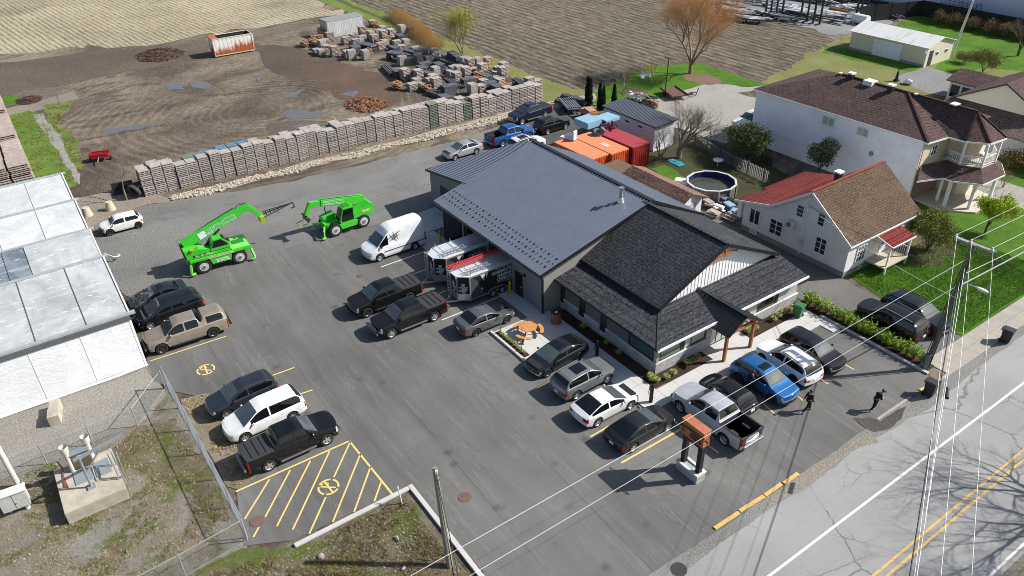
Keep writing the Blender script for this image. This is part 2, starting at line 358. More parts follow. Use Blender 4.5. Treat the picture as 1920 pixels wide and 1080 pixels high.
# reddish bark heap ground and ruts
BARK = m_gravel('wood chip ground', S(86,70,60), S(100,82,68), S(118,98,82), .5)
sheet('chip_ground', [tuple(p.xy) for p in pxs((560,120),(640,118),(720,135),(760,175),(740,200),(690,205),(640,180),(600,160))], -.018, BARK, 1.2, 2.2)
sheet('dark_mud', [tuple(p.xy) for p in pxs((470,80),(560,90),(640,112),(650,150),(560,150),(500,130))], -.024, m_gravel('dark mud', S(80,68,59), S(94,81,70), S(112,97,83), .35), 1.0, 2.2)
sheet('dark_mud', [tuple(p.xy) for p in pxs((-40,118),(60,112),(160,96),(290,90),(395,74),(420,82),(380,112),(250,128),(150,150),(60,170),(-40,190))], -.024, m_gravel('dark damp mud', S(84,73,64), S(100,88,76), S(122,109,94), .3), 1.2, 2.5)
sheet('dark_mud', [tuple(p.xy) for p in pxs((500,232),(560,224),(640,226),(660,244),(590,262),(520,262))], -.024, m_gravel('dark damp mud2', S(92,81,72), S(106,94,82), S(126,113,98), .3), .8, 2.2)
PUD = m_water('muddy puddle', S(104,102,100,.8), .32)
for i, pts in enumerate([((305,157),(325,153),(345,155),(345,166),(318,168)),((354,156),(380,152),(398,160),(392,166),(362,164)),((525,176),(550,172),(572,166),(560,180),(535,184)),
        ((528,210),(570,206),(612,212),(590,222),(545,222)),((540,238),(575,232),(610,232),(570,246)),((480,148),(490,135),(493,142),(490,155)),((195,242),(240,236),(290,228),(305,231),(250,243),(205,250)),((160,205),(172,192),(178,195),(166,208)),((640,178),(655,172),(672,170),(664,182))]):
    T(sheet('puddle', [tuple(p.xy) for p in pxs(*pts)], -.004, PUD, .35, .4, seed=i+3), kind='structure')
# left ditch with water, banks and grass strip
sheet('track', [tuple(p.xy) for p in pxs((-60,215),(0,207),(75,188),(140,170),(150,182),(90,203),(60,212),(-60,230))], -.008, m_gravel('beaten track', S(134,124,112), S(146,136,122), S(160,150,136), .6), .5, .7)
FGR = m_grass('rough field grass', S(84,118,40), S(116,144,60), S(176,164,118), amt=.75)
sheet('grass_strip', [tuple(p.xy) for p in pxs((20,216),(60,205),(85,212),(100,250),(120,300),(150,345),(110,356),(60,345),(20,300),(-10,250))], -.006, FGR, .6, .6)
sheet('grass_bank', [tuple(p.xy) for p in pxs((85,195),(140,190),(118,215),(100,228),(128,240),(140,262),(150,290),(158,322),(140,318),(118,270),(92,225))], -.005, m_grass('bank grass', S(92,118,48), S(132,140,78), S(172,160,116), amt=.7), .5, .5)
sheet('lawn_patch', [tuple(p.xy) for p in pxs((-60,185),(0,182),(30,178),(42,188),(20,196),(-60,205))], -.005, LAWN, .5, .7)
sheet('ditch_water', [tuple(p.xy) for p in pxs((64,215),(82,212),(88,224),(102,240),(117,258),(118,270),(132,295),(150,330),(152,345),(140,340),(125,310),(112,285),(95,268),(78,240))], -.002, m_water('murky ditch water', S(160,154,136,.75), .1), .25, .5)
# gravel yard, dark gravel, pale drive
sheet('gravel_yard', [tuple(p.xy) for p in pxs((165,425),(250,392),(330,374),(520,345),(700,303),(860,262),(960,228),(1040,205),(1085,188),(1130,215),(1150,235),(1060,258),(1060,300),(900,420))]+[(-16,2),(-20.3,1.5),(-22.7,-22.8)]+[tuple(p.xy) for p in pxs((240,560),(150,470))], .000, GRAV, .35, .8)
sheet('back_gravel', [tuple(p.xy) for p in pxs((900,262),(960,232),(1040,208),(1085,185),(1130,215),(1160,240),(1130,330),(1050,300),(980,300))]+[(-21,15)], .004, GRAVD, .8, .8)
sheet('stone_edging_bed', [(-38.6,-15.5),(-37.2,-15.8),(-36.8,0),(-36.1,12),(-35.3,28),(-34.0,34),(-36.5,36),(-37.6,29),(-38,10)], .003, m_gravel('edging stone bed', S(158,146,126), S(178,166,146), S(194,182,160), .5), .3)
sheet('sand_patch', [tuple(p.xy) for p in pxs((130,372),(250,350),(330,372),(250,392),(165,425),(130,400))], .002, m_gravel('pale beaten earth', S(140,128,112), S(152,141,126), S(166,155,140), .7), .6)
sheet('back_lawn', [tuple(p.xy) for p in pxs((1040,196),(1070,185),(1120,172),(1170,140),(1240,122),(1315,118),(1400,148),(1445,160),(1390,162),(1330,155),(1270,172),(1235,185),(1215,195),(1150,200),(1090,190))], .002, LAWN, .35, .5)
sheet('weedy_verge', [tuple(p.xy) for p in pxs((1015,170),(1060,178),(1130,172),(1200,150),(1190,165),(1130,200),(1090,192),(1050,205),(1020,200))], .001, DRYG, .5, .5)
sheet('gravel_drive', [tuple(p.xy) for p in pxs((1165,205),(1235,185),(1270,172),(1330,155),(1390,162),(1445,162))]+[(-25,50),(-14.5,52),(-13.8,39),(-14.5,36.2),(-22,35)], .006, GRAVL, .3, .8)
for c, rr in (((1650/3+640,519/3),2.0),((1318,148),2.4)):
    p = g(*c); sheet('bare_patch', [(p.x+rr*1.2*math.cos(a/10*6.283), p.y+rr*.8*math.sin(a/10*6.283)) for a in range(10)], .007, m_gravel('mulch patch', S(118,96,78), S(128,106,88), S(140,120,100), .8), .3, .5)
sheet('barn_meadow', [tuple(p.xy) for p in pxs((1420,160),(1475,130),(1530,95),(1580,72),(1640,60),(1700,40),(1860,70),(1990,110),(1990,180),(1800,170),(1640,200),(1500,200))], .001, DRYG, .8)
sheet('barn_lawn', [tuple(p.xy) for p in pxs((1672,48),(1730,26),(1810,40),(1990,90),(1990,150),(1900,132),(1840,128),(1790,142),(1750,130),(1795,95))], .006, LAWN, .4)
sheet('barn_verge', [tuple(p.xy) for p in pxs((1545,85),(1590,92),(1740,125),(1730,140),(1600,112),(1545,98))], .006, LAWN, .6)
sheet('asphalt_pad', [tuple(p.xy) for p in pxs((1672,148),(1735,124),(1790,140),(1830,160),(1790,185),(1740,175))], .009, m_gravel('old grey asphalt', S(132,131,130), S(142,141,140), S(152,151,150), .6), .3)
sheet('storage_yard', [tuple(p.xy) for p in pxs((1290,-60),(1375,20),(1480,42),(1560,66),(1640,55),(1720,20),(1760,-60))], .004, m_gravel('grey storage yard', S(128,128,126), S(146,146,144), S(160,160,158), .5), .8)
# right-hand gardens
sheet('back_garden', [tuple(p.xy) for p in pxs((1210,265),(1300,255),(1420,290),(1480,330),(1400,385),(1330,375),(1240,330),(1195,300))], .003, m_grass('dark garden soil', S(70,64,50), S(82,86,48), S(96,104,46), amt=.7), .4)  # dark brown soil colour blending into dull green
sheet('garden_lawn', [tuple(p.xy) for p in pxs((1224,318),(1245,308),(1290,335),(1285,345),(1262,342))], .008, LAWN, .3)
sheet('front_lawn', [(10.3,24.6),(10.2,22.9),(14.5,21.9),(20.1,22.2),(19.9,70),(5,70),(6,38.6),(9.8,32)], .004, LAWN, .12, .6)
sheet('flower_bed', [tuple(p.xy) for p in pxs((1690,460),(1730,430),(1790,445),(1800,470),(1760,500),(1700,495))], .009, m_gravel('leafy bed soil', S(96,82,64), S(112,98,76), S(140,122,96), .9), .3, .5)
sheet('neighbour_driveway', [(-9,17.3),(13.2,16.9),(13.5,17.3),(21.2,17.6),(21.0,21.9),(14.5,21.8),(9.6,22.0),(-.2,21.9),(-9,21.6)], .006, m_gravel('old driveway asphalt', S(116,114,109), S(128,126,121), S(142,140,134), 1.2), .06)
sheet('side_driveway', [(6.2,46.5),(22,44),(22,49.5),(6.2,50)], .009, GRAVL, .15)
sheet('sidewalk', [(20.1,17.3),(21.75,17.3),(21.75,75),(20.1,75)], .012, SIDEW)
# main lot and road
sheet('parking_lot', [(-22.7,-22.9),(-11.6,-26),(-8,-25.7),(-6.1,-24.2),(-4.5,-22.2),(2.6,-22.1),(3.6,-24.6),(7.8,-25.6),(9.0,-23.3),(9.3,-16.4),(16.6,-16.2),(16.9,-30),(22.4,-30),(22.2,14.5),(21.3,16.0),(13,16.2),(-3,1),(-20.3,1.4)], .004, ASPH, .05, 1.2)
sheet('road', [(22.35,-120),(31.8,-120),(31.8,160),(22.35,160)], .008, ROAD)
sheet('road_shoulder', [(21.75,-60),(22.9,-60),(22.6,-10),(22.35,-5),(22.45,2),(22.4,6),(22.7,11),(22.9,13),(22.6,20),(22.5,60),(21.75,60)], .012, m_gravel('crumbled shoulder', S(140,138,133), S(154,152,147), S(166,164,159), 1.3), .12, .6)
sheet('sand_patch', [(21.7,-1.0),(22.3,-1.2),(22.6,2),(22.4,6),(22.9,8),(22.0,8),(21.8,3)], .016, m_gravel('washed sand', S(146,138,126), S(158,150,138), S(170,162,150), .9), .15, .5)
sheet('wet_patch', [tuple(p.xy) for p in pxs((1600,785),(1630,782),(1650,790),(1680,770),(1700,762),(1690,785),(1665,805),(1640,812),(1622,805))], .020, m_gravel('damp asphalt', S(88,82,78), S(98,92,87), S(108,103,97), 1.), .12, .5)
sheet('far_roadside', [(31.8,-60),(60,-60),(60,120),(31.8,120)], -.006, SCRUB)
# utility compound
sheet('compound_gravel', [(-11.7,-60),(-11.7,-25.9),(-8,-25.5),(-3,-25.1),(7.6,-25.3),(9.5,-26),(9.5,-60)], .000, SCRUB, .1)
sheet('compound_track', [(-11.2,-60),(-11.4,-26.2),(-8.3,-25.6),(-5.6,-27),(-5.4,-34),(-5.2,-60)], .004, m_gravel('compound stone', S(148,142,130), S(164,158,147), S(176,171,160), .9), .3)
sheet('compound_grass', [(-5,-25.6),(-5,-28.5),(-3.6,-30.2),(-1,-28.6),(2,-27.2),(5.3,-26.6),(5,-25.4)], .008, PATCHY, .5, .5)
sheet('gravel_strip', [(-6.3,-25.2),(-6.0,-23.6),(-4.4,-22.1),(2.7,-22.0),(3.7,-24.5),(3.0,-25.0)], .008, m_scrub('pale weedy strip', S(168,158,138), S(150,136,112), S(110,116,60), .5, .6), .15, .5)
sheet('island_ground', [(9.6,-23.3),(9.7,-16.9),(16.8,-16.9),(20.5,-16.9),(20.5,-40),(7.9,-40),(7.9,-25.7)], .006, PATCHY)

# kerbs (real steps) and markings
def kerb(name, a, b, w=.28, h=.13, mat=KERB, label='pale concrete kerb', seg=None):
    mb = MB(); a = Vector((a[0],a[1],0)); b = Vector((b[0],b[1],0)); mb.beam(a+Vector((0,0,h/2)), b+Vector((0,0,h/2)), w, h)
    return T(mb.build(name, mat, bevel=.02), kind='structure')
kerb('kerb', (9.45,-23.4), (9.45,-16.6)); kerb('kerb', (9.3,-16.45), (20.5,-16.45))
kerb('kerb', (12.6,16.2), (21.0,16.2), .26, .14)
for a, b in (((21.55,-4.8),(21.57,-2.9)),((21.53,-2.84),(21.6,-.9)),((21.6,-.86),(21.58,.6)),((21.64,.7),(21.62,2.0)),((21.62,14.2),(21.8,15.6))):
    kerb('kerb', a, b, .22, .08, YOLD)
kerb('kerb', (21.62,9.6), (21.62,13.2), .18, .035, SIDEW); kerb('kerb', (21.8,15.6), (21.9,75), .2, .06, SIDEW)
def line(name, a, b, w=.1, mat=YEL, z=.009):
    a = Vector((a[0],a[1],0)); b = Vector((b[0],b[1],0)); n = (b-a).normalized().cross(Vector((0,0,1)))*w/2
    return sheet(name, [a-n, b-n, b+n, a+n], z, mat)
line('edge_line', (25.15,-120), (25.15,160), .14, WHT, .013)
line('centre_line', (28.15,-120), (28.15,160), .13, YOLD, .013); line('centre_line', (28.55,-120), (28.55,160), .13, YOLD, .013)
line('edge_line', (31.5,-120), (31.5,160), .12, WHT, .013)
def pl(a, b, mat=YEL, w=.1): line('parking_line', g(*a), g(*b), w, mat)
pl((281.7,677),(424,630.5)); pl((362,574),(378,567.5)); pl((268,638),(292,630)); pl((503,707),(552,689)); pl((560,740),(586,731))
pl((714,501),(801,470),WHT); pl((773,514),(800,505),WHT); pl((820,552),(836,545),WHT); pl((829,600),(937,556),WHT); pl((742,553),(760,547),WHT)
pl((1007,728),(1040,711)); pl((1057,772),(1085,758)); pl((1107,819),(1142,799)); pl((1165,868),(1283,801),w=.13); pl((1228,756),(1300,822)); 
pl((1337,696),(1375,726)); pl((1427,753),(1457,780)); pl((1493,741),(1507,752)); pl((1573,676.5),(1601,693)); pl((1327,834),(1347,849)); pl((1515,697),(1553,720))
# hatched no-parking box
H0, H1, H2 = g(442,922), g(655,827), g(736,927)
line('parking_line', H0, H1, .12); line('parking_line', H1, H2, .12)
for i, (a, b) in enumerate((((505,899),(459,973)),((544,882),(497,970)),((582,864),(519,987)),((618,846),(549,993)),((657,828),(626,895)),((611,932),(580,1001)),((676,851),(624,979)),((695,875),(664,960)),((715,903),(702,940)),((486,988),(475,1007)))):
    pl(a, b)
def stencil(c, r, rot):
    mb = MB(); c = Vector((c[0],c[1],.0095)); rt = Matrix.Rotation(rot,3,'Z')
    def ring(a0,a1,r0,r1):
        n = 9
        for i in range(n):
            q = [a0+(a1-a0)*k/n for k in (i,i+1)]
            mb.add([c+rt@Vector((rr*math.cos(a),rr*math.sin(a),0)) for rr,a in ((r0,q[0]),(r1,q[0]),(r1,q[1]),(r0,q[1]))],[(0,1,2,3)])
    for k in range(4): ring(k*math.pi/2+.12+.78, (k+1)*math.pi/2-.12+.78, r*.82, r)
    def bar(x0,y0,x1,y1,w,dz=0):
        a = Vector((x0,y0,0))*r; b = Vector((x1,y1,0))*r; n = (b-a).normalized().cross(Vector((0,0,1)))*w*r/2
        mb.add([c+rt@p+Vector((0,0,dz)) for p in (a-n,b-n,b+n,a+n)],[(0,1,2,3)])
    bar(-.95,0,.95,0,.17,.001)
    bar(-.45,-.55,.5,.5,.15); bar(-.45,-.55,-.7,-.25,.13); bar(-.1,-.15,-.42,.22,.13); bar(-.68,-.1,-.5,.15,.13)
    return T(mb.build('no_parking_stencil', YEL, fix=False), 'yellow no parking ring stencil painted on the asphalt '+('beside the tan pickup' if rot<0 else 'inside the hatched box'), 'road marking')
stencil(g(616,913), .62, R(3)); stencil(g(386,693), .62, R(-3))
# green charging bay strip
mb = MB(); a, b, c2 = g(1035,733), g(1058,753), g(1072,748)
line('charging_bay_line', g(1035,731), g(1057,754), .22, m_line('green bay paint', S(70,140,120)), .0095)
line('charging_bay_line', g(1057,754), g(1068,747), .1, WHT, .0095)

def manhole(px, py, r, mat, label, grate=False):
    p = g(px,py); t = empty('manhole_cover' if not grate else 'storm_drain', (p.x,p.y,.012), 0, label, 'manhole cover' if not grate else 'storm drain')
    mb = MB().cyl((0,0,0),(0,0,.02),r,r,28); mb.build('lid' if not grate else 'frame', mat, t)
    m2 = MB()
    if grate:
        for k in range(-3,4):
            h = math.sqrt(max(0,(r*.85)**2-(k*r*.24)**2)); m2.box(k*r*.24-r*.06,k*r*.24+r*.06,-h,h,.021,.032)
        m2.build('grate', plain('black iron',(.02,.02,.02,1),.6), t)
    else:
        for k in range(-3,4):
            for j in range(-3,4):
                if k*k+j*j < 11: m2.box(k*r*.23-.03,k*r*.23+.03,j*r*.23-.03,j*r*.23+.03,.02,.03)
        m2.build('rib', mat, t)
RUST = plain('rusty cast iron', S(120,100,88), .9, var=.3, sc=12)
manhole(483,977,.42,RUST,'rusty manhole cover inside the hatched parking box'); manhole(872,932,.38,RUST,'rusty manhole cover near the bottom timber pole')
manhole(675,517,.3,RUST,'small rusty manhole cover beside the white van'); manhole(1273,1068,.42,plain('dark iron',(.05,.05,.05,1),.7),'round iron storm drain grate by the road kerb',True)

# office forecourt: patio, walks, beds
PATIO = m_conc('smooth patio concrete', S(208,206,202), .04, joint=(2.1,2.1))
def slabz(name, pts, z0, z1, mat, kind='structure', label=None, cat=None):
    o = MB().prism([(x,y,z0) for x,y in pts], (0,0,z1-z0)).build(name, mat)
    if label: T(o,label,cat)
    else: o['kind'] = kind
    return o
slabz('patio', [(-5.2,-1.6),(-.3,-4.4),(-.3,-4.4),(3.6,-4.4),(3.6,-1.5),(13.2,-.2),(13.2,1.0),(-5.0,1.0)][0:0] or [(-5.2,-1.25),(-.2,-1.25),(-.2,-4.35),(3.75,-4.35),(3.75,-1.2),(12.9,-1.2),(12.9,.62),(0,.62),(0,0),(-5.2,0)], .0, .06, PATIO)
slabz('walkway', [(11.5,.64),(12.9,.64),(13.3,4.6),(13.9,4.6),(13.9,5.4),(13.3,5.4),(13.3,15.2),(14.4,15.2),(14.4,16.05),(10.4,16.05),(10.4,15.7),(11.5,15.7)], .0, .06, PATIO)
slabz('entrance_slab', [(10.25,6.0),(11.48,6.0),(11.48,9.9),(10.25,9.9)], .0, .058, PATIO)
slabz('apron', [(-16.4,-2.3),(-13.2,-2.3),(-13.2,0),(-16.4,0)], .0, .05, PATIO); slabz('apron', [(-20,-2.9),(-16.5,-2.3),(-16.5,2.5),(-20.5,2.5)], .0,.05, PATIO)
slabz('apron', [(-10.6,-1.3),(-9.9,-1.3),(-9.9,0),(-10.6,0)], .0,.05, PATIO)
kerb('kerb', (-.35,-4.5), (3.9,-4.5), .2, .16); kerb('kerb', (3.88,-4.5), (3.88,-2.3), .2, .16)
MULCH = m_gravel('bark mulch', S(62,44,36), S(78,56,46), S(96,72,58), 1.4)
slabz('planting_bed', [(.6,.66),(11.35,.66),(11.35,1.66),(.6,1.66)], .0,.07, MULCH); slabz('planting_bed', [(10.25,1.67),(11.4,1.67),(11.4,5.9),(10.25,5.9)], .0,.07, MULCH)
slabz('planting_bed', [(10.25,9.95),(11.45,9.95),(11.45,15.5),(10.25,15.5)], .0,.07, MULCH); slabz('planting_bed', [(-.05,-4.3),(3.6,-4.3),(3.6,-3.85),(-.05,-3.85)], .0,.09, MULCH)
slabz('hedge_bed', [(10.5,16.35),(20.8,16.35),(20.8,17.3),(10.5,17.3)], .0,.08, MULCH)
# ------------------------------------------------------------ building materials
def m_siding(name, c, h=.11, vert=False, var=.06, dark=.6):
    t = NT(name); w = t.wave(1/h/2/math.pi*3.14159, 0, prof='SAW', dirn='X' if vert else 'Z', det=0)
    n = t.noise(1.2,5,.7); lo = tuple(x*(1-var) for x in c[:3])+(1,); hi = tuple(x*(1+var) for x in c[:3])+(1,)
    k = t.ramp(n,[(.35,lo),(.65,hi)]); k = t.mix(t.ramp(w,[(.0,dark),(.12,0)]), k, tuple(x*.4 for x in c[:3])+(1,))
    t.col(k); t.bump(w, .3, .012); return t.fin(.6, spec=.35)
def m_shingle(name, a, b, c3, bw=.32, bh=.14, spots=None):
    t = NT(name); src = t.co
    sep = t.n.new('ShaderNodeSeparateXYZ'); t.link(t.co, sep.inputs[0])
    def br(u):
        cmb = t.n.new('ShaderNodeCombineXYZ'); t.link(u, cmb.inputs[0]); t.link(t.math('MULTIPLY', sep.outputs[2], 2.2), cmb.inputs[1]); 
        return t.brick(1, a, b, tuple(x*.35 for x in a[:3])+(1,), w=bw*1.7, h=bh*1.9, ms=.03, src=cmb.outputs[0])
    geo = t.n.new('ShaderNodeNewGeometry'); ns = t.n.new('ShaderNodeSeparateXYZ'); t.link(geo.outputs['True Normal'], ns.inputs[0])
    useY = t.math('GREATER_THAN', t.math('ABSOLUTE', ns.outputs[0]), .3)
    c = t.mix(useY, br(sep.outputs[0]).outputs[0], br(sep.outputs[1]).outputs[0])
    v = t.noise(5.5,3,.9,src=t.mapping((1,1,2.2))); c = t.mix(t.ramp(v,[(.52,0),(.6,.6)]), c, c3); c = t.mix(t.ramp(v,[(.38,.6),(.46,0)]), c, tuple(x*.45 for x in a[:3])+(1,))
    big = t.noise(.5,5,.6); c = t.mix(t.ramp(big,[(.45,0),(.75,.35)]), c, tuple(x*1.5 for x in b[:3])+(1,))
    if spots: c = t.mix(t.ramp(t.vor(.55,src=t.mapping((1,1,2))),[(.05,.9),(.1,0)]), c, spots)
    t.col(c); t.bump(t.noise(14,4,.8), .5, .03); return t.fin(.93, spec=.2)
def m_stone(name, a, b, mort, w=.34, h=.13):
    t = NT(name); sep = t.n.new('ShaderNodeSeparateXYZ'); t.link(t.co, sep.inputs[0])
    u = t.math('ADD', sep.outputs[0], sep.outputs[1]); cmb = t.n.new('ShaderNodeCombineXYZ'); t.link(u, cmb.inputs[0]); t.link(sep.outputs[2], cmb.inputs[1])
    bk = t.brick(1, a, b, mort, w=w, h=h, ms=.012, src=cmb.outputs[0]); c = bk.outputs[0]
    n = t.noise(4,6,.8); c = t.mix(t.ramp(n,[(.5,0),(.7,.6)]), c, tuple(x*.45 for x in a[:3])+(1,))
    c = t.mix(t.ramp(t.noise(11,4,.8),[(.5,0),(.68,.5)]), c, (.78,.77,.74,1))
    t.col(c); t.bump(t.math('ADD', bk.outputs[1], n), .5, .03); return t.fin(.85, spec=.3)
def m_wood(name, a, b, sc=6, stretch=(1,1,.15)):
    t = NT(name); n = t.noise(sc,6,.7,src=t.mapping(stretch)); t.col(t.ramp(n,[(.3,a),(.7,b)])); t.bump(n,.2,.01); return t.fin(.6)
METR = plain('dark slate metal roofing', S(122,130,142,1.0), .42, .35, var=.06, sc=.8)
METB = plain('black standing seam metal', (.022,.024,.03,1), .42, .2, var=.1)
BLK = plain('black trim', (.012,.012,.013,1), .45); WTRIM = plain('white trim', (.75,.75,.74,1), .5, var=.04)
SIDE = m_siding('warm grey siding', S(160,158,150), .1); STEEL = m_siding('grey steel wall cladding', S(138,140,144), .2, True)
SHG = m_shingle('charcoal shingles', S(52,54,58), S(68,70,74), S(104,106,110)); 
GLASS = None
def m_glass(name, c, r=.06, coat=.0):
    t = NT(name); n = t.noise(.7,3,.6); t.col(t.ramp(n,[(.35,c),(.7,tuple(x*1.5+.002 for x in c[:3])+(1,))])); return t.fin(r, spec=.7)
GLASS = m_glass('dark window glass', (.02,.026,.028,1)); GLASSG = m_glass('greenish window glass', (.09,.12,.1,1))
GLASSP = m_glass('pale blinds behind glass', (.35,.38,.34,1), .1)
STONE = m_stone('white ledge stone', S(205,204,200), S(166,166,166), S(140,138,135))
GPAN = plain('dark grey facade panel', S(112,110,110), .5); WOOD = m_wood('cedar stained timber', S(150,86,44), S(196,128,72))
WBB = m_siding('white board and batten', S(244,243,240,.95), .28, True, .03, .75)

def roof_ribs(mb, p0, p1, up, n, w=.035, h=.04):
    """ribs between eave line p0->p1, running along vector up"""
    p0=Vector(p0); p1=Vector(p1); up=Vector(up)
    for i in range(n+1):
        a = p0.lerp(p1, i/n); mb.beam(a+Vector((0,0,h/2)), a+up+Vector((0,0,h/2)), w, h)

def window_on(parent, plane, v, a0, a1, z0, z1, out, frame=WTRIM, glass=GLASS, fw=.07, mull=(1,0), d=.05, name='window'):
    """window on an axis plane. plane 'x' or 'y', v = wall coordinate, out = +1/-1 outward"""
    fr = MB(); gl = MB(); s = out
    def bx(mb, a, b, c, e, t0, t1):
        lo, hi = sorted((v+s*t0, v+s*t1))
        mb.box(lo,hi,a,b,c,e) if plane == 'x' else mb.box(a,b,lo,hi,c,e)
    bx(fr,a0,a1,z0,z0+fw,0.0,d); bx(fr,a0,a1,z1-fw,z1,0.0,d); bx(fr,a0,a0+fw,z0+fw,z1-fw,0.0,d); bx(fr,a1-fw,a1,z0+fw,z1-fw,0.0,d)
    for i in range(1,mull[0]+1):
        m = a0+(a1-a0)*i/(mull[0]+1); bx(fr,m-fw*.35,m+fw*.35,z0+fw,z1-fw,0,d*.9)
    for i in range(1,mull[1]+1):
        m = z0+(z1-z0)*i/(mull[1]+1); bx(fr,a0+fw,a1-fw,m-.02,m+.02,0,d*.8)
    bx(gl,a0+fw*.8,a1-fw*.8,z0+fw*.8,z1-fw*.8,.002,d*.4)
    o = fr.build(name, frame, parent); gl.build('pane', glass, o); return o

# ------------------------------------------------------------ the workshop with its annex
W = empty('workshop', (0,0,0), 0, 'low grey workshop with a dark ribbed metal gable roof and open loading doors', 'workshop')
mb = MB()
RZ, RY = 6.6, 10.1
gab = [(0,0),(0,3.72),(10.1,6.38),(15.8,3.5),(15.8,0)]
mb.prism([(-.15,y,z) for y,z in gab], (.15,0,0)); mb.build('wall', SIDE, W)
mb = MB(); mb.prism([(-14.5,y,z) for y,z in gab], (.15,0,0)); mb.box(-14.35,-.15,15.6,15.8,0,3.4)
# front wall with four door openings
op = [(-14.3,-11.3),(-10.9,-7.6),(-7.1,-4.1)]
xs = -14.35
for a,b in op:
    mb.box(xs,a,0,.2,0,3.7); mb.box(a,b,0,.2,3.15,3.7); xs = b
mb.box(xs,-.15,0,.2,0,3.7); mb.build('front_wall', STEEL, W)
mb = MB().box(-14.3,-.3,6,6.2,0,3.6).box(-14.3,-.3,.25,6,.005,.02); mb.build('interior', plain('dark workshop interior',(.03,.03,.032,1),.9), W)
def roofplate(name, mat, pts, t, par): return MB().slab(pts, t).build(name, mat, par)
roofplate('roof', METR, [(-14.8,-.6,3.82),(.55,-.6,3.82),(.55,RY,RZ),(-14.8,RY,RZ)], .12, W)
roofplate('roof', METR, [(-14.8,RY,RZ),(.55,RY,RZ),(.55,16.2,3.56),(-14.8,16.2,3.56)], .12, W)
mb = MB(); roof_ribs(mb, (-14.78,-.6,3.82), (.53,-.6,3.82), (0,10.65,2.77), 50, .06, .07); mb.build('roof_rib', METR, W)
mb = MB(); roof_ribs(mb, (-14.78,16.2,3.56), (.53,16.2,3.56), (0,-6.05,3.02), 50, .04, .045); mb.build('roof_rib', METR, W)
mb = MB().beam((-14.8,RY,RZ+.05),(.57,RY,RZ+.05),.35,.06); mb.build('ridge_cap', plain('ridge flashing',(.02,.022,.026,1),.45), W)
mb = MB().beam((.57,-.62,3.8),(.57,RY,RZ-.03),.05,.2).beam((.57,RY,RZ-.03),(.57,16.2,3.5),.05,.24); mb.build('rake_board', BLK, W)
mb = MB().beam((-14.8,-.66,3.74),(.58,-.66,3.74),.1,.13); mb.build('gutter', BLK, W)
mb = MB().box(-.02,.1,-.12,0,0,3.1).beam((.04,-.06,3.1),(.3,-.55,3.7),.1,.1); mb.build('downspout', BLK, W)
sg = None
for r_, yy in enumerate((.25,.75,1.3)):
    for i in range(32):
        x = -14.45 + i*.4667*1.0 + (r_%2)*.2; z = 3.82+(yy+.6)*.26
        if sg is None:
            sg = MB().cb((0,0,.05),(.11,.06,.07)).build('snow_guard', plain('snow guard black',(.01,.01,.012,1),.5), W); sg.location=(x,yy,z); sg.rotation_euler=(R(14.6),0,0)
        else: dup(sg, (x,yy,z), parent=W).rotation_euler=(R(14.6),0,0)
# doors: black steel door, open bays with posts, raised section with lettering
d = MB().box(-3.5,-2.6,-.06,0,.05,2.15).build('door', BLK, W); MB().cyl((-2.72,-.12,1.05),(-2.62,-.12,1.05),.03,n=8).build('handle', WTRIM, d)
MB().cyl((-2.25,-.1,2.3),(-2.25,0,2.3),.12,n=12).build('wall_lamp', BLK, W)
dd = MB().box(-14.1,-11.4,1.9,1.95,0,1.55).build('wall_banner', plain('navy banner',(.01,.012,.02,1),.6), W)
MB().box(-14.1,-11.4,1.88,1.93,1.6,3.0).build('door_panel', plain('pale door panel',(.3,.3,.31,1),.6), W)
mb = MB(); 
for k in range(24):
    a0, a1 = (k/24*2*math.pi, (k+1)/24*2*math.pi); r0 = .55
    mb.add([(-12.2,1.89,.95),(-12.2+r0*.55*math.cos(a0),1.89,.95+r0*math.sin(a0)),(-12.2+r0*.55*math.cos(a1),1.89,.95+r0*math.sin(a1))],[(0,1,2)])
mb.build('emblem', plain('grey emblem',(.35,.36,.38,1),.6), dd, fix=False)
MB().box(-13.9,-11.6,1.885,1.899,.16,.3).build('stripe', plain('grey emblem',(.35,.36,.38,1),.6), dd)
for a,b in op:
    MB().box(a-.1,a+.02,-.05,.0,0,3.15).build('door_jamb', BLK, W)
# flue
mb = MB().cyl((-1.4,8.6,6.1),(-1.4,8.6,7.3),.14,n=16).cyl((-1.4,8.6,7.36),(-1.4,8.6,7.45),.24,n=16)
fl = mb.build('chimney_pipe', plain('galvanised steel',(.5,.5,.5,1),.3,.8), W, smooth=R(40)); MB().cyl((-1.4,8.6,6.1),(-1.4,8.6,6.55),.3,.2,16).build('collar', plain('bright steel',(.7,.7,.7,1),.3,.6), fl, smooth=R(40))
# annex
A = empty('annex', (-18,8,0), 0, 'flat grey annex with dark metal lean-to roof joined to the left end of the workshop', 'annex')
def inpar(o, p):   # keep world placement of meshes authored in world space
    o.parent = p; o.matrix_parent_inverse = Matrix.Translation(-p.location); return o
for nm, mt, m_ in (('wall', STEEL, MB().prism([(-21.5,2.75,0),(-14.55,2.75,0),(-14.55,2.75,4.55),(-21.5,2.75,3.38)],(0,11.2,0))),
                   ('roof', METR, MB().slab([(-21.75,2.5,3.5),(-14.52,2.5,4.68),(-14.52,14.2,4.68),(-21.75,14.2,3.5)],.12)),
                   ('fascia', BLK, MB().beam((-21.75,2.47,3.42),(-14.55,2.47,4.6),.06,.18).beam((-21.78,2.5,3.42),(-21.78,14.2,3.42),.06,.16)),
                   ('door', BLK, MB().box(-19.6,-16.6,2.69,2.75,0,2.6)), ('door_window', plain('greyed glass',(.08,.085,.09,1),.2), MB().box(-18.2,-17.6,2.66,2.69,1.2,2.3))):
    inpar(m_.build(nm, mt), A)
mb = MB()
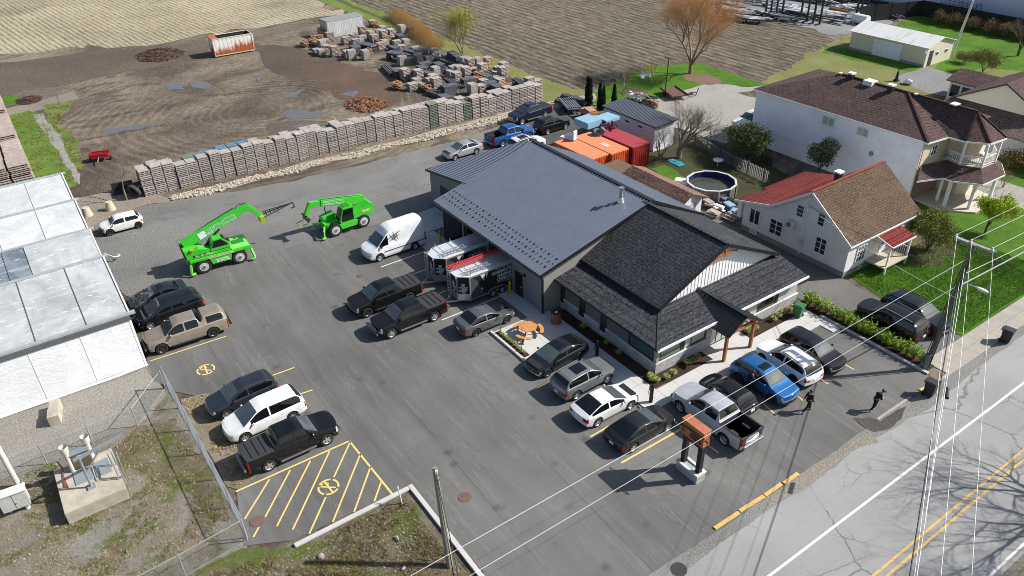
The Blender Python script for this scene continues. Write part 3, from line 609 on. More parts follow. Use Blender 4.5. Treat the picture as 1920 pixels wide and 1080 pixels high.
for i in range(39): 
    y = 2.55+i*.3; mb.beam((-21.75,y,3.52),(-14.55,y,4.69),.035,.04)
inpar(mb.build('roof_rib', METR), A)

# ------------------------------------------------------------ the office
O = empty('office', (0,0,0), 0, 'single storey office with charcoal shingle roofs, white stone base and a timber entrance porch', 'office')
MB().box(.1,10.25,1.7,16.2,0,2.62).build('wall', GPAN, O)
mb = MB()
# stone base south (y=1.62) and east (x=10.33) with stepped top
segs = [(.05,.48,.42),(.48,2.22,.9),(2.22,2.9,.42),(2.9,4.6,.9),(4.6,5.26,.42),(5.26,10.38,.93)]
for a,b,h in segs: mb.box(a,b,1.6,1.69,0,h)
for a,b,h in ((1.69,6.85,.93),(9.1,16.25,.86)): mb.box(10.26,10.38,a,b,0,h)
mb.box(10.262,10.36,6.35,6.86,.93,2.45); mb.box(10.262,10.36,8.75,9.1,0,2.45)
mb.build('stone_base', STONE, O)
LEDGE = plain('white stone ledge', S(222,220,216), .7); mb = MB()
for a,b,h in segs: mb.box(a-.005,b-.01,1.55,1.69,h,h+.06)
for a,b,h in ((1.56,6.3,.93),(9.1,16.28,.86)): mb.box(10.26,10.43,a,b,h,h+.06)
mb.build('window_ledge', LEDGE, O)
for a0,a1,z0 in ((.05,.46,.5),(2.28,2.88,.5),(4.66,5.22,.5)): window_on(O,'y',1.69,a0,a1,z0,2.55,-1,BLK,GLASS,.05,(0,0))
window_on(O,'y',1.69,7.6,10.12,1.0,2.5,-1,BLK,m_glass('teal office glass',(.03,.06,.055,1)),.09,(0,0))
MB().box(10.12,10.36,1.6,1.9,.99,2.55).build('corner_post', plain('grey corner frame',(.25,.26,.26,1),.4), O)
for a0,a1 in ((2.0,3.98),(4.9,6.3)): window_on(O,'x',10.26,a0,a1,1.0,2.4,1,BLK,GLASSG,.05,(0,0))
MB().box(10.255,10.3,3.98,4.3,.99,2.45).build('window_post', BLK, O); MB().box(10.255,10.28,4.3,4.9,.99,2.4).build('wall_panel', plain('pale panel',(.42,.42,.4,1),.5), O)
window_on(O,'x',10.26,6.9,8.7,.06,2.35,1,BLK,GLASSP,.06,(2,0),name='entrance_door')
window_on(O,'x',10.26,11.7,13.75,.95,2.4,1,BLK,GLASS,.06,(0,0)); MB().box(10.255,10.3,13.75,14.0,.93,2.45).build('window_post', BLK, O)
MB().box(10.255,10.28,14.0,16.15,.93,2.4).build('wall_panel', plain('pale panel',(.42,.42,.4,1),.5), O); MB().box(10.255,10.28,10.7,11.7,.93,2.4).build('wall_panel', plain('pale panel',(.42,.42,.4,1),.5), O)
for i,(ch,z) in enumerate((('8',2.18),('3',1.93),('3',1.68))):
    text_mesh(ch, .3, BLK, 'house_number', O, .006, frame_mtx((10.372,6.6,z),(0,1,0),(0,0,1)))
# lower hip skirt roof
s_, zE = .2, 2.62
def zr(x,y): return zE + s_*min(10.95-x, y-1.05)
roofplate('roof', SHG, [(.02,1.05,zE+.08),(10.95,1.05,zE+.08),(8.0,4.0,zE+.08+2.95*s_),(.02,4.0,zE+.08+2.95*s_)], .1, O)
roofplate('roof', SHG, [(10.95,1.05,zE+.08),(10.95,16.25,zE+.08),(7.9,16.25,zE+.08+3.05*s_),(7.9,4.1,zE+.08+3.05*s_),(8.0,4.0,zE+.08+2.95*s_)], .1, O)
MB().box(.02,10.95,1.03,1.1,zE-.1,zE+.05).build('fascia', BLK, O); MB().box(10.93,11.02,1.02,16.27,zE-.07,zE+.1).build('gutter', WTRIM, O)
MB().box(.1,10.93,1.1,1.7,zE-.09,zE-.05).box(10.25,10.93,1.7,16.2,zE-.09,zE-.05).build('soffit', plain('soffit grey',(.12,.12,.12,1),.6), O)
# hip and ridge capping strips
mb = MB().beam((10.95,1.05,zE+.1),(8.0,4.0,zE+.1+2.95*s_),.22,.03); mb.build('hip_cap', SHG, O)
# upper gable
yR, zR, yL, zL, yF = 9.75, 6.5, 3.55, 3.55, 15.95
MB().prism([(7.85,y,z) for y,z in ((yL+.5,3.1),(yL+.5,zL+.1),(yR,zR-.25),(yF-.5,zL+.1),(yF-.5,3.1))], (.12,0,0)).build('gable_wall', WBB, O)
mb = MB()
for k in range(34):
    y = yL+.75+k*.34; zt_ = min(zL+.1+(y-yL-.5)*(zR-.35-zL)/(yR-yL-.5), zL+.1+(yF-.5-y)*(zR-.35-zL)/(yF-.5-yR)); mb.box(7.97,8.0,y-.03,y+.03,3.1,zt_)
mb.build('batten', WBB, O)
MB().prism([(.02,y,z) for y,z in ((yL+.5,2.6),(yL+.5,zL+.05),(yR,zR-.3),(yF-.5,zL+.05),(yF-.5,2.6))], (7.8,0,0)).build('upper_wall', GPAN, O)
roofplate('upper_roof', SHG, [(.02,yL,zL),(8.4,yL,zL),(8.4,yR,zR),(.02,yR,zR)], .22, O); roofplate('upper_roof', SHG, [(.02,yR,zR),(8.4,yR,zR),(8.4,yF,zL),(.02,yF,zL)], .22, O)
MB().beam((0.02,yR,zR+.03),(8.4,yR,zR+.03),.3,.05).build('ridge_cap', SHG, O)
MB().box(.02,8.4,yL-.05,yL-.001,zL-.3,zL-.02).build('fascia', BLK, O)
mb = MB().beam((8.42,yL,zL-.1),(8.42,yR,zR-.12),.05,.26).beam((8.42,yR,zR-.12),(8.42,yF,zL-.1),.05,.26); mb.build('rake_board', BLK, O)
mb = MB().beam((8.3,yR,zR-.15),(8.3,yR,zR-1.05),.14,.14)
for k in range(8):
    a = (k-4)/4; b = (k-3)/4; f = lambda u: (8.3, yR+u*1.25, zR-.85-.18*u*u); mb.beam(f(a), f(b), .1, .16)
mb.build('gable_truss', WOOD, O)
# entrance porch
PC = 7.72
def px_(x,dy,z): return (x,PC+dy,z)
roofplate('porch_roof', METB, [px_(12.5,-1.72,2.42),px_(12.45,0,3.42),px_(7.95,0,3.42),px_(9.2,-.95,2.87),px_(10.95,-1.72,2.42)], .06, O)
roofplate('porch_roof', METB, [px_(12.5,1.72,2.42),px_(12.45,0,3.42),px_(7.95,0,3.42),px_(9.2,.95,2.87),px_(10.95,1.72,2.42)], .06, O)
mb = MB(); mb2 = MB()
for i in range(13):
    x = 12.4-i*.36; lim = 1.72 if x > 10.9 else max(0, 1.72*(x-7.95)/2.95)
    for sgn in (-1,1):
        if lim > .1: (mb if sgn < 0 else mb2).beam(px_(x,0,3.45), px_(x,sgn*lim,3.45-lim*.5814), .03, .05)
mb.build('roof_seam', METB, O); mb2.build('roof_seam', METB, O); MB().beam(px_(7.95,0,3.46),px_(12.5,0,3.46),.2,.05).build('ridge_cap', METB, O)
mb = MB().beam(px_(12.38,-1.68,2.34),px_(12.38,0,3.31),.1,.16).beam(px_(12.38,0,3.31),px_(12.38,1.68,2.34),.1,.16).beam(px_(12.1,-1.4,2.32),px_(12.1,1.4,2.32),.14,.18)
mb.beam(px_(12.1,0,2.35),px_(12.1,0,3.15),.12,.12).beam(px_(12.1,-.75,2.4),px_(12.1,0,2.95),.1,.1).beam(px_(12.1,.75,2.4),px_(12.1,0,2.95),.1,.1); mb.build('porch_truss', WOOD, O)
for dy in (-1.32,1.34): MB().box(11.97,12.17,PC+dy-.1,PC+dy+.1,.06,2.32).build('porch_post', WOOD, O, bevel=.015)
MB().beam(px_(10.3,-1.3,2.3),px_(12.0,-1.3,2.3),.12,.16).beam(px_(10.3,1.3,2.3),px_(12.0,1.3,2.3),.12,.16).build('porch_beam', WOOD, O)

# ------------------------------------------------------------ grey house with red and brown roof
H = empty('house', (0,22,0), 0, 'beige storey-and-a-half house with a red and brown shingle roof and small front porch', 'house')
BEIGE = m_siding('beige clapboard', S(226,222,218,1.), .12); RED = m_shingle('red shingles', S(116,44,42), S(138,58,54), S(150,80,74)); BRN = m_shingle('brown shingles', S(92,74,60), S(108,90,74), S(128,110,90), spots=S(188,180,160))
prof = [(0,.55),(0,2.75),(2.95,3.55),(6.45,6.05),(10.35,3.2),(10.35,.55)]
inpar(MB().prism([(x,22,z) for x,z in prof],(0,9,0)).build('wall', BEIGE), H)
inpar(MB().box(-.0,10.32,22.03,30.9,0,.56).build('foundation', m_conc('grey foundation', S(150,148,140), .15)), H)
def hs(name, mat, pts, t=.14): return inpar(MB().slab(pts,t).build(name, mat), H)
hs('roof', BRN, [(6.45,21.65,6.2),(10.65,21.65,3.12),(10.65,31.3,3.12),(6.45,31.3,6.2)]); 
hs('roof', RED, [(6.45,21.65,6.2),(6.45,31.3,6.2),(2.9,31.3,3.66),(2.9,21.65,3.66)]); hs('lower_roof', RED, [(2.9,21.65,3.66),(2.9,31.3,3.66),(-.9,31.3,2.72),(-.9,25.4,2.72),(-.3,25.2,2.87),(-.3,23.6,2.87),(-.75,23.6,2.75),(-.75,21.65,2.75)], .12)
inpar(MB().beam((6.4,21.65,6.24),(6.4,31.3,6.24),.3,.05).build('ridge_cap', m_shingle('orange ridge shingle', S(138,70,54), S(150,78,60), S(166,100,80))), H)
wt = MB(); 
for a,b in (((-.8,2.66),(2.9,3.58)),((2.9,3.58),(6.45,6.12)),((6.45,6.12),(10.7,3.04))): wt.beam((a[0],21.62,a[1]),(b[0],21.62,b[1]),.05,.2)
wt.beam((10.67,21.6,3.04),(10.67,31.3,3.04),.05,.14); inpar(wt.build('fascia', WTRIM), H)
hw = []
for a0,a1,z0,z1,ml in ((.68,1.85,1.08,2.55,(1,0)),(2.85,4.25,.98,2.45,(1,2)),(5.12,5.92,3.5,4.65,(0,2)),(7.15,7.9,3.52,4.67,(0,2)),(7.36,8.48,1.16,2.68,(1,2)),(1.0,1.75,.2,.5,(1,0))):
    hw.append(window_on(None,'y',22,a0,a1,z0,z1,-1,WTRIM,GLASS,.1,ml,.07))
hw.append(window_on(None,'x',10.35,23.2,24.4,1.0,2.5,1,WTRIM,GLASS,.09,(2,2),.07)); hw.append(window_on(None,'x',10.35,28.6,29.6,1.1,2.4,1,WTRIM,GLASS,.09,(1,2),.07))
hw.append(window_on(None,'x',10.35,23.9,24.3,.15,.45,1,WTRIM,GLASS,.05,(0,0),.05))
for o in hw: inpar(o, H)
dr = inpar(MB().box(10.35,10.42,26.4,27.4,.85,2.85).build('door', WTRIM), H); MB().box(10.42,10.435,26.6,27.2,1.6,2.6).build('pane', GLASS, dr)
ac = inpar(MB().box(4.6,5.35,21.6,21.9,2.45,3.0).build('air_conditioner', plain('ac white',(.7,.7,.68,1),.5), bevel=.02), H)
MB().cyl((4.92,21.57,2.72),(4.92,21.61,2.72),.22,n=18).build('fan_grille', plain('ac grille',(.15,.15,.15,1),.6), ac); MB().beam((4.7,21.98,2.3),(4.7,21.65,2.42),.04,.04).beam((5.25,21.98,2.3),(5.25,21.65,2.42),.04,.04).build('bracket', plain('grey bracket',(.3,.3,.3,1),.6), ac)
inpar(MB().box(6.1,6.2,21.9,22,.4,4.9).build('corner_strip', WTRIM), H); inpar(MB().box(6.0,6.3,21.85,21.9,1.3,1.75).build('electric_meter', plain('meter grey',(.5,.5,.5,1),.5)), H)
inpar(MB().box(5.6,6.0,25.6,26.1,5.7,6.5).build('roof_vent', BLK), H); inpar(MB().box(5.5,6.1,25.5,26.2,6.5,6.62).build('vent_cap', plain('vent cap white',(.7,.7,.7,1),.5)), H)
ch = inpar(MB().box(-.75,-.35,22.1,22.5,1,2.6).build('drain_box', WTRIM), H)
# porch
DECK = m_wood('bleached deck boards', S(196,184,160), S(214,204,182), 5)
inpar(MB().box(10.36,12.1,24.7,27.9,.68,.8).build('porch_deck', DECK), H)
inpar(MB().slab([(10.3,25.2,3.02),(12.15,25.0,2.62),(12.15,28.2,2.62),(10.3,28.2,3.02)],.08).build('porch_roof', RED), H)
inpar(MB().beam((10.4,25.15,2.95),(12.15,24.98,2.55),.06,.14).beam((12.17,25,2.55),(12.17,28.2,2.55),.05,.12).build('porch_fascia', WTRIM), H)
for y in (25.1,27.9): inpar(MB().box(11.92,12.04,y-.06,y+.06,0,2.55).build('porch_post', WTRIM), H)
mb = MB()
for k in range(9): mb.box(10.5+k*.17,10.53+k*.17,27.86,27.89,.8,1.6)
mb.box(10.4,12.0,27.85,27.9,1.6,1.66); inpar(mb.build('railing', WTRIM), H)

# ------------------------------------------------------------ big white two-storey house
B = empty('house', (-3,43,0), 0, 'large white two-storey house with a brown hip roof and corner balcony turret', 'house')
BR2 = m_shingle('dark brown shingles', S(88,70,66), S(104,84,80), S(124,104,98)); WSID = m_siding('white clapboard', S(242,244,247,1.), .13)
def hb(mb_, name, mat, **k): return inpar(mb_.build(name, mat, **k), B)
hb(MB().box(-13.2,5.75,38.55,49.2,0,5.9),'wall',WSID)
PINK = m_stone('pinkish brick', S(150,104,92), S(134,90,80), S(176,160,150), .22,.07); CREAM = plain('cream stucco', S(222,206,182), .85)
hb(MB().box(5.76,5.83,38.6,42.8,0,2.75),'brick_face',PINK); hb(MB().box(5.76,5.83,38.6,42.8,2.75,5.85),'stucco_face',CREAM)
hb(MB().prism([(5.76,43.0,0),(7.6,43.0,0),(8.2,44,0),(7.6,46.4,0),(5.76,46.4,0)],(0,0,5.85)),'bay',CREAM)
e = 5.95; r1, r2 = (-7.2,43.85,8.0), (.3,43.85,8.0)
def bs(pts, nm='roof', mt=BR2, t=.12): return hb(MB().slab(pts,t),nm,mt)
bs([(-13.5,38.3,e),(6.05,38.6,e),r2,r1]); bs([(-13.5,49.4,e),(6.05,49.4,e),r2,r1]); bs([(-13.5,38.3,e),(-13.5,49.4,e),r1])
bs([(6.05,38.6,e),(6.35,41.35,e),(4.6,42.2,6.65),r2]); 
ap = (7.1,43.85,7.95); tp = [(6.35,41.35,e),(7.85,41.55,e),(9.45,42.75,e),(9.65,45.1,e),(8.2,46.4,e),(6.2,46.4,e)]
bs([tp[0],tp[1],ap,(.3,43.85,8.0),(3.4,42.5,7.0)]); 
for a,b in zip(tp[1:],tp[2:]): bs([a,b,ap],'turret_roof')
bs([(6.05,49.4,e),(6.2,46.4,e),(.3,43.85,8.0)]) ; bs([(6.2,46.4,e),ap,(.3,43.85,8.0)])
mb = MB()
for a,b in zip([(-13.5,38.28,e),(6.05,38.58,e),(6.35,41.33,e)]+tp[1:4],[(6.05,38.58,e),(6.35,41.33,e)]+tp[1:5]): mb.beam(Vector(a)-Vector((0,0,.1)),Vector(b)-Vector((0,0,.1)),.08,.16)
hb(mb,'gutter',WTRIM)
mb = MB()
for a in ((6.05,38.6,e),): mb.beam(Vector(a)+Vector((0,0,.05)),(.3,43.85,8.07),.22,.05)
for a in tp[1:4]: mb.beam(Vector(a)+Vector((0,0,.05)),Vector(ap)+Vector((0,0,.06)),.2,.05)
mb.beam((-7.2,43.85,8.05),(7.1,43.85,8.02),.25,.05); hb(mb,'hip_cap',m_shingle('dark cap shingle', S(78,54,48), S(90,62,54), S(104,78,68)))
for x,y in ((-5.8,43.6),(-1.2,43.3)):
    hb(MB().box(x-.25,x+.25,y-.25,y+.25,7.6,8.35),'roof_vent',BLK); hb(MB().box(x-.32,x+.32,y-.32,y+.32,8.35,8.5),'vent_cap',plain('vent cap white',(.7,.7,.7,1),.5))
hb(MB().box(-4.2,-3.2,43.2,44.2,7.7,8.2),'skylight',WTRIM); hb(MB().box(-7.3,-7.0,43.6,43.9,8.0,8.15),'flashing',WTRIM); hb(MB().box(1.0,1.3,43.6,43.9,8.0,8.12),'flashing',WTRIM)
hb(MB().box(4.6,5.2,43.5,44.3,8.0,8.12),'flashing',WTRIM)
for a0,a1,z0,z1 in ((-4.8,-3.35,4.5,5.5),(-.95,.35,4.6,5.5)): inpar(window_on(None,'y',38.55,a0,a1,z0,z1,-1,WTRIM,GLASSP,.1,(1,0),.07), B)
inpar(window_on(None,'x',5.83,39.9,40.9,4.2,5.3,1,WTRIM,GLASS,.1,(1,1),.07), B)
inpar(window_on(None,'x',7.75,43.6,44.6,4.0,5.6,1,WTRIM,GLASS,.08,(1,0),.06,name='patio_door'), B)
hb(MB().box(5.65,5.78,38.42,38.55,.0,5.8),'downspout',WTRIM); hb(MB().tube([(-12,38.5,2.0),(-4.5,38.5,1.9)],.04),'wall_pipe',WTRIM)
hb(MB().cyl((1.1,38.42,3.3),(1.1,38.55,3.3),.22,n=14),'wall_fan',plain('grey fan',(.25,.25,.25,1),.6))
# first floor skirt roof, balcony, posts
F0 = 3.62
sk_in = [(5.8,38.9,F0),(6.6,41.9,F0),(7.9,41.6,F0),(9.5,42.4,F0),(9.6,44.6,F0),(8.4,46.2,F0)]; sk_out = [(6.6,37.4,2.75),(7.6,39.9,2.75),(8.5,39.9,2.75),(10.5,41.3,2.75),(10.6,44.9,2.75),(9.1,47.2,2.75)]
for k in range(5): bs([sk_out[k],sk_out[k+1],sk_in[k+1],sk_in[k]],'skirt_roof')
mb = MB()
for a,b in zip(sk_out,sk_out[1:]): mb.beam(Vector(a)-Vector((0,0,.08)),Vector(b)-Vector((0,0,.08)),.08,.15)
hb(mb,'skirt_gutter',WTRIM); hb(MB().prism([(x,y,3.5) for x,y,_ in [(5.8,41.9,0),(6.6,41.9,0),(7.9,41.6,0),(9.5,42.4,0),(9.6,44.6,0),(8.4,46.2,0),(5.8,46.3,0)]],(0,0,.18)),'balcony_floor',DECK)
bal = [(6.5,41.85),(7.9,41.65),(9.45,42.45),(9.55,44.55),(8.4,46.1)]
mb = MB()
for a,b in zip(bal,bal[1:]):
    a3=Vector((*a,0)); b3=Vector((*b,0)); n = int((b3-a3).length/.16)
    for z in (3.85,4.6): mb.beam(a3+Vector((0,0,z)),b3+Vector((0,0,z)),.06,.07)
    for k in range(1,n): p=a3.lerp(b3,k/n); mb.beam(p+Vector((0,0,3.85)),p+Vector((0,0,4.6)),.035,.035)
hb(mb,'balcony_railing',WTRIM)
for a in bal[1:4]: hb(MB().box(a[0]-.08,a[0]+.08,a[1]-.08,a[1]+.08,3.68,5.85),'balcony_post',WTRIM)
for a in ((8.35,40.0),(10.0,41.2),(10.1,44.6)): hb(MB().box(a[0]-.13,a[0]+.13,a[1]-.13,a[1]+.13,0,2.7),'porch_post',WTRIM)
hb(MB().box(7.2,7.4,40.5,40.7,0,2.7),'porch_post',WTRIM)
hb(MB().prism([(5.8,39.3,0),(8.6,39.0,0),(10.8,41,0),(10.8,45.5,0),(5.8,46,0)],(0,0,.16)),'terrace',m_conc('terrace concrete', S(214,204,184), .08))
o = MB().cyl((8.7,43.4,4.3),(8.7,43.4,4.34),.55,n=18).cyl((8.7,43.4,3.7),(8.7,43.4,4.3),.04,n=8).build('patio_table', WTRIM); T(o,'round white patio table on the turret balcony','patio table')
# ------------------------------------------------------------ garage behind the workshop (mossy brown roof)
K = empty('garage', (-7,19.5,0), 0, 'long low white garage with a worn brown gable roof behind the workshop', 'garage')
MOSS = m_shingle('worn mossy shingles', S(92,66,58), S(116,88,78), S(150,138,122)); PINKB = m_shingle('faded pink brown shingles', S(140,108,96), S(154,120,108), S(168,136,122))
inpar(MB().prism([(-11.3,y,z) for y,z in ((18.2,0),(18.2,2.25),(19.4,2.75),(20.7,2.25),(20.7,0))],(7.6,0,0)).build('wall', plain('white painted wall',(.72,.72,.7,1),.6)), K)
inpar(MB().slab([(-11.6,17.9,2.25),(-3.4,17.9,2.25),(-3.6,19.4,2.85),(-11.6,19.4,2.85)],.09).build('roof', MOSS), K); inpar(MB().slab([(-11.6,19.4,2.85),(-3.6,19.4,2.85),(-3.0,20.95,2.3),(-11.6,20.95,2.3)],.09).build('roof', PINKB), K)
inpar(MB().box(-3.69,-3.64,18.8,19.9,0,1.9).build('door', plain('grey garage door',(.5,.5,.52,1),.5)), K)
o = MB().slab([(-14.6,17.6,2.15),(-11.7,17.4,2.2),(-11.6,20.4,2.25),(-14.6,20.3,2.25)],.1).box(-14.4,-14.2,17.9,18.1,0,2.05).box(-12,-11.8,17.8,18,0,2.08).box(-14.4,-14.2,19.9,20.1,0,2.1).box(-12,-11.8,20,20.2,0,2.1).build('lean_to', m_wood('weathered brown boards', S(110,84,62), S(132,104,80), 4)); T(o,'small weathered timber shelter between orange containers and brown garage roof','shelter')

# ------------------------------------------------------------ metal clad shed, barn, far houses
D = empty('shed', (-21.7,29.6,0), 0, 'pale ribbed metal shed with a dark metal roof and two small windows', 'shed')
PMET = m_siding('pale lilac ribbed steel', S(206,208,220,1.), .3, True, .04, .5)
inpar(MB().prism([(-25.9,y,z) for y,z in ((28.15,0),(28.15,2.75),(31.1,2.95),(31.1,0))],(8.3,0,0)).build('wall', PMET), D)
inpar(MB().slab([(-26.1,27.95,2.9),(-17.3,27.95,2.9),(-17.3,31.35,3.1),(-26.1,31.35,3.1)],.12).build('roof', METB), D)
mb = MB(); roof_ribs(mb,(-26,27.95,2.9),(-17.4,27.95,2.9),(0,3.4,.2),29,.04,.05); inpar(mb.build('roof_rib', METR), D)
for x in (-22.3,-20.2): inpar(window_on(None,'y',28.15,x,x+.8,2.05,2.4,-1,WTRIM,GLASS,.06,(0,0)), D)
inpar(MB().box(-17.6,-17.55,28.9,30.0,0,2.1).build('door', WTRIM), D)
BN = empty('barn', (-22,81,0), 0, 'long cream shed with a rusty white metal roof and wide white garage door', 'shed')
CRW = m_siding('cream wall', S(220,214,188,.9), .4, True, .03, .25)
inpar(MB().prism([(-28.2,y,z) for y,z in ((78,0),(78,2.6),(81.2,3.5),(84.5,2.6),(84.5,0))],(11.8,0,0)).build('wall', CRW), BN)
RUSTW = NT('white roofing with rust'); n_ = RUSTW.noise(.5,6,.75,src=RUSTW.mapping((2,.3,1))); RUSTW.col(RUSTW.mix(RUSTW.ramp(n_,[(.52,0),(.72,.7)]), S(232,232,228,.85), S(190,166,140))); RUSTW = RUSTW.fin(.5)
inpar(MB().slab([(-28.5,77.7,2.68),(-16.1,77.7,2.68),(-16.1,81.2,3.68),(-28.5,81.2,3.68)],.08).build('roof', RUSTW), BN); inpar(MB().slab([(-28.5,84.8,2.68),(-16.1,84.8,2.68),(-16.1,81.2,3.68),(-28.5,81.2,3.68)],.08).build('roof', RUSTW), BN)
inpar(MB().box(-28.2,-16.4,77.93,78,0,.35).build('foundation', m_conc('grey foundation', S(150,148,140), .15)), BN)
gd = MB().box(-24.4,-20,77.9,77.97,.1,2.35).build('garage_door', plain('white garage door',(.72,.75,.8,1),.4)); inpar(gd, BN)
inpar(MB().box(-16.42,-16.35,78.7,79.6,0,2.1).build('door', plain('dark door',(.05,.04,.04,1),.6)), BN)
for y in (80.3,82.6): inpar(window_on(None,'x',-16.4,y,y+.7,1.2,1.7,1,WTRIM,GLASS,.05,(0,0)), BN)
inpar(MB().box(-16.6,-16.4,77.6,77.8,2.0,2.6).build('lamp', WTRIM), BN)
YH = empty('house', (3,62,0), 0, 'pale yellow gabled house with brown shingle roofs at the right edge', 'house')
PYEL = m_siding('pale yellow stucco', S(226,220,196,.9), .5, False, .02, .05); GRB = m_shingle('grey brown shingles', S(104,88,82), S(124,106,98), S(150,134,124))
inpar(MB().box(-3,16,55.3,70,0,2.6).build('wall', plain('light grey wall',(.5,.49,.47,1),.6)), YH)
inpar(MB().slab([(-3.6,54.6,2.6),(18,54.6,2.6),(18,58.2,4.0),(-2.0,58.2,4.0)],.12).build('lower_roof', GRB), YH)
inpar(MB().prism([(-1.7,58,3.6),(-1.7,58,4.0),(3.1,58,6.55),(7.9,58,4.0),(7.9,58,3.6)],(0,.2,0)).build('gable_wall', PYEL), YH)
inpar(MB().slab([(-2.1,57.6,3.95),(3.1,57.6,6.75),(3.1,70,6.75),(-2.1,70,3.95)],.15).build('roof', BR2), YH); inpar(MB().slab([(8.3,57.6,3.95),(3.1,57.6,6.75),(3.1,70,6.75),(8.3,70,3.95)],.15).build('roof', BR2), YH)
SR = empty('sunroom', (-5,69,0), 0, 'small brown roofed sunroom with white framed windows beside asphalt pad', 'sunroom')
inpar(MB().prism([(-7.6,y,z) for y,z in ((68.2,0),(68.2,2.35),(70.6,3.1),(73,2.35),(73,0))],(5.4,0,0)).build('wall', plain('white sunroom wall',(.7,.7,.7,1),.6)), SR)
inpar(MB().slab([(-8,67.8,2.4),(-1,67.8,2.4),(-1,70.6,3.3),(-8,70.6,3.3)],.1).build('roof', BR2), SR); inpar(MB().slab([(-8,73.4,2.4),(-1,73.4,2.4),(-1,70.6,3.3),(-8,70.6,3.3)],.1).build('roof', BR2), SR)
for k in range(3): inpar(window_on(None,'y',68.2,-7.4+k*1.35,-6.2+k*1.35,.4,2.0,-1,WTRIM,GLASS,.07,(0,0)), SR)
# industrial hall and black screened fence
IH = empty('factory', (-10,120,0), 0, 'huge plain white industrial hall at the top right corner', 'factory')
inpar(MB().box(-48,-25.5,109.6,150,0,9).box(-25.5,60,109.2,150,0,9).build('wall', m_siding('white hall cladding', S(214,220,232,.9), 1.0, True, .03, .25)), IH)
inpar(MB().box(-16.5,-14.6,109.1,109.2,3.2,4.8).build('vent_panel', plain('grey louvre',(.3,.32,.34,1),.6)), IH)
mb = MB(); 
for k in range(9): mb.box(-31.5+k*.75,-31.45+k*.75,107.4,107.45,0,2.4)
for z in (.3,1.1,1.9,2.4): mb.box(-31.5,-25.5,107.38,107.47,z,z+.05)
for k in range(9): mb.box(-31.5+k*.75,-31.45+k*.75,108.9,108.95,0,2.4)
for k in (0,4,8): mb.box(-31.5+k*.75,-31.45+k*.75,107.4,108.95,2.38,2.44)
T(mb.build('cage_rack', plain('dark mesh steel',(.06,.07,.08,1),.6)), 'dark wire cage rack standing against the white hall wall','rack')
def fence_screen(pts, h, label):
    t = empty('fence', (pts[0][0],pts[0][1],0), 0, label, 'fence'); s = MB(); p = MB()
    for a,b in zip(pts,pts[1:]):
        s.beam((a[0],a[1],h/2+.05),(b[0],b[1],h/2+.05),.03,h-.1); n = max(1,int(math.dist(a,b)/3))
        for k in range(n+1): q = Vector((*a,0)).lerp(Vector((*b,0)),k/n); p.cyl(q,q+Vector((0,0,h+.1)),.05,n=6)
    inpar(s.build('screen', plain('black privacy mesh',(.012,.012,.014,1),.8)), t); inpar(p.build('posts', BLK), t)
fence_screen([(-36.5,92.5),(-32.4,103.8),(-4,103.4),(20,103)], 2.6, 'black screened fence around the bright lawn by the hall')

# ------------------------------------------------------------ greenhouse
GH = empty('greenhouse', (-25,-35,0), 0, 'multi-bay plastic film greenhouse with milky roof panels along the left edge', 'greenhouse')
def m_film(name, a, b, r=.6):
    t = NT(name); n = t.noise(.3,6,.7,dist=.8); c = t.ramp(n,[(.38,a),(.6,b)])
    st = t.noise(1.3,6,.75,src=t.mapping((1.6,.22,1),(0,0,R(38)))); c = t.mix(t.ramp(st,[(.52,0),(.72,.5)]), c, S(228,229,226,.85))
    sp = t.noise(3.5,4,.7,src=t.mapping((.8,.25,.8),(0,0,R(-20)))); c = t.mix(t.ramp(sp,[(.6,0),(.68,.55)]), c, S(242,243,244,.9)); sg_ = t.noise(.9,4,.7,src=t.mapping((.5,2,1))); c = t.mix(t.ramp(sg_,[(.56,0),(.7,.2)]), c, S(140,152,160,.8))
    t.col(c); t.bump(t.noise(2.2,5,.75,src=t.mapping((1,.3,1),(0,0,.6))), .7, .09); return t.fin(r)
FILM = m_film('milky film', S(164,168,168,.78), S(200,203,202,.78)); FILMB = m_film('pale film', S(190,193,192,.8), S(214,216,215,.8), .65); FILMD = m_film('grey film', S(108,120,130,.7), S(140,156,166,.7))
FILMW = m_film('white side film', S(222,224,225,.85), S(236,237,237,.85), .5)
rid = [(-12.4,4.0,-19.0,5.3),(-19.35,3.95,-24.3,5.3),(-24.7,3.95,-30.8,5.3),(-31.2,3.95,-37.5,5.3)]
Y0,Y1 = -62,-25.95
def gadd(mb_, nm, mt): return inpar(mb_.build(nm, mt), GH)
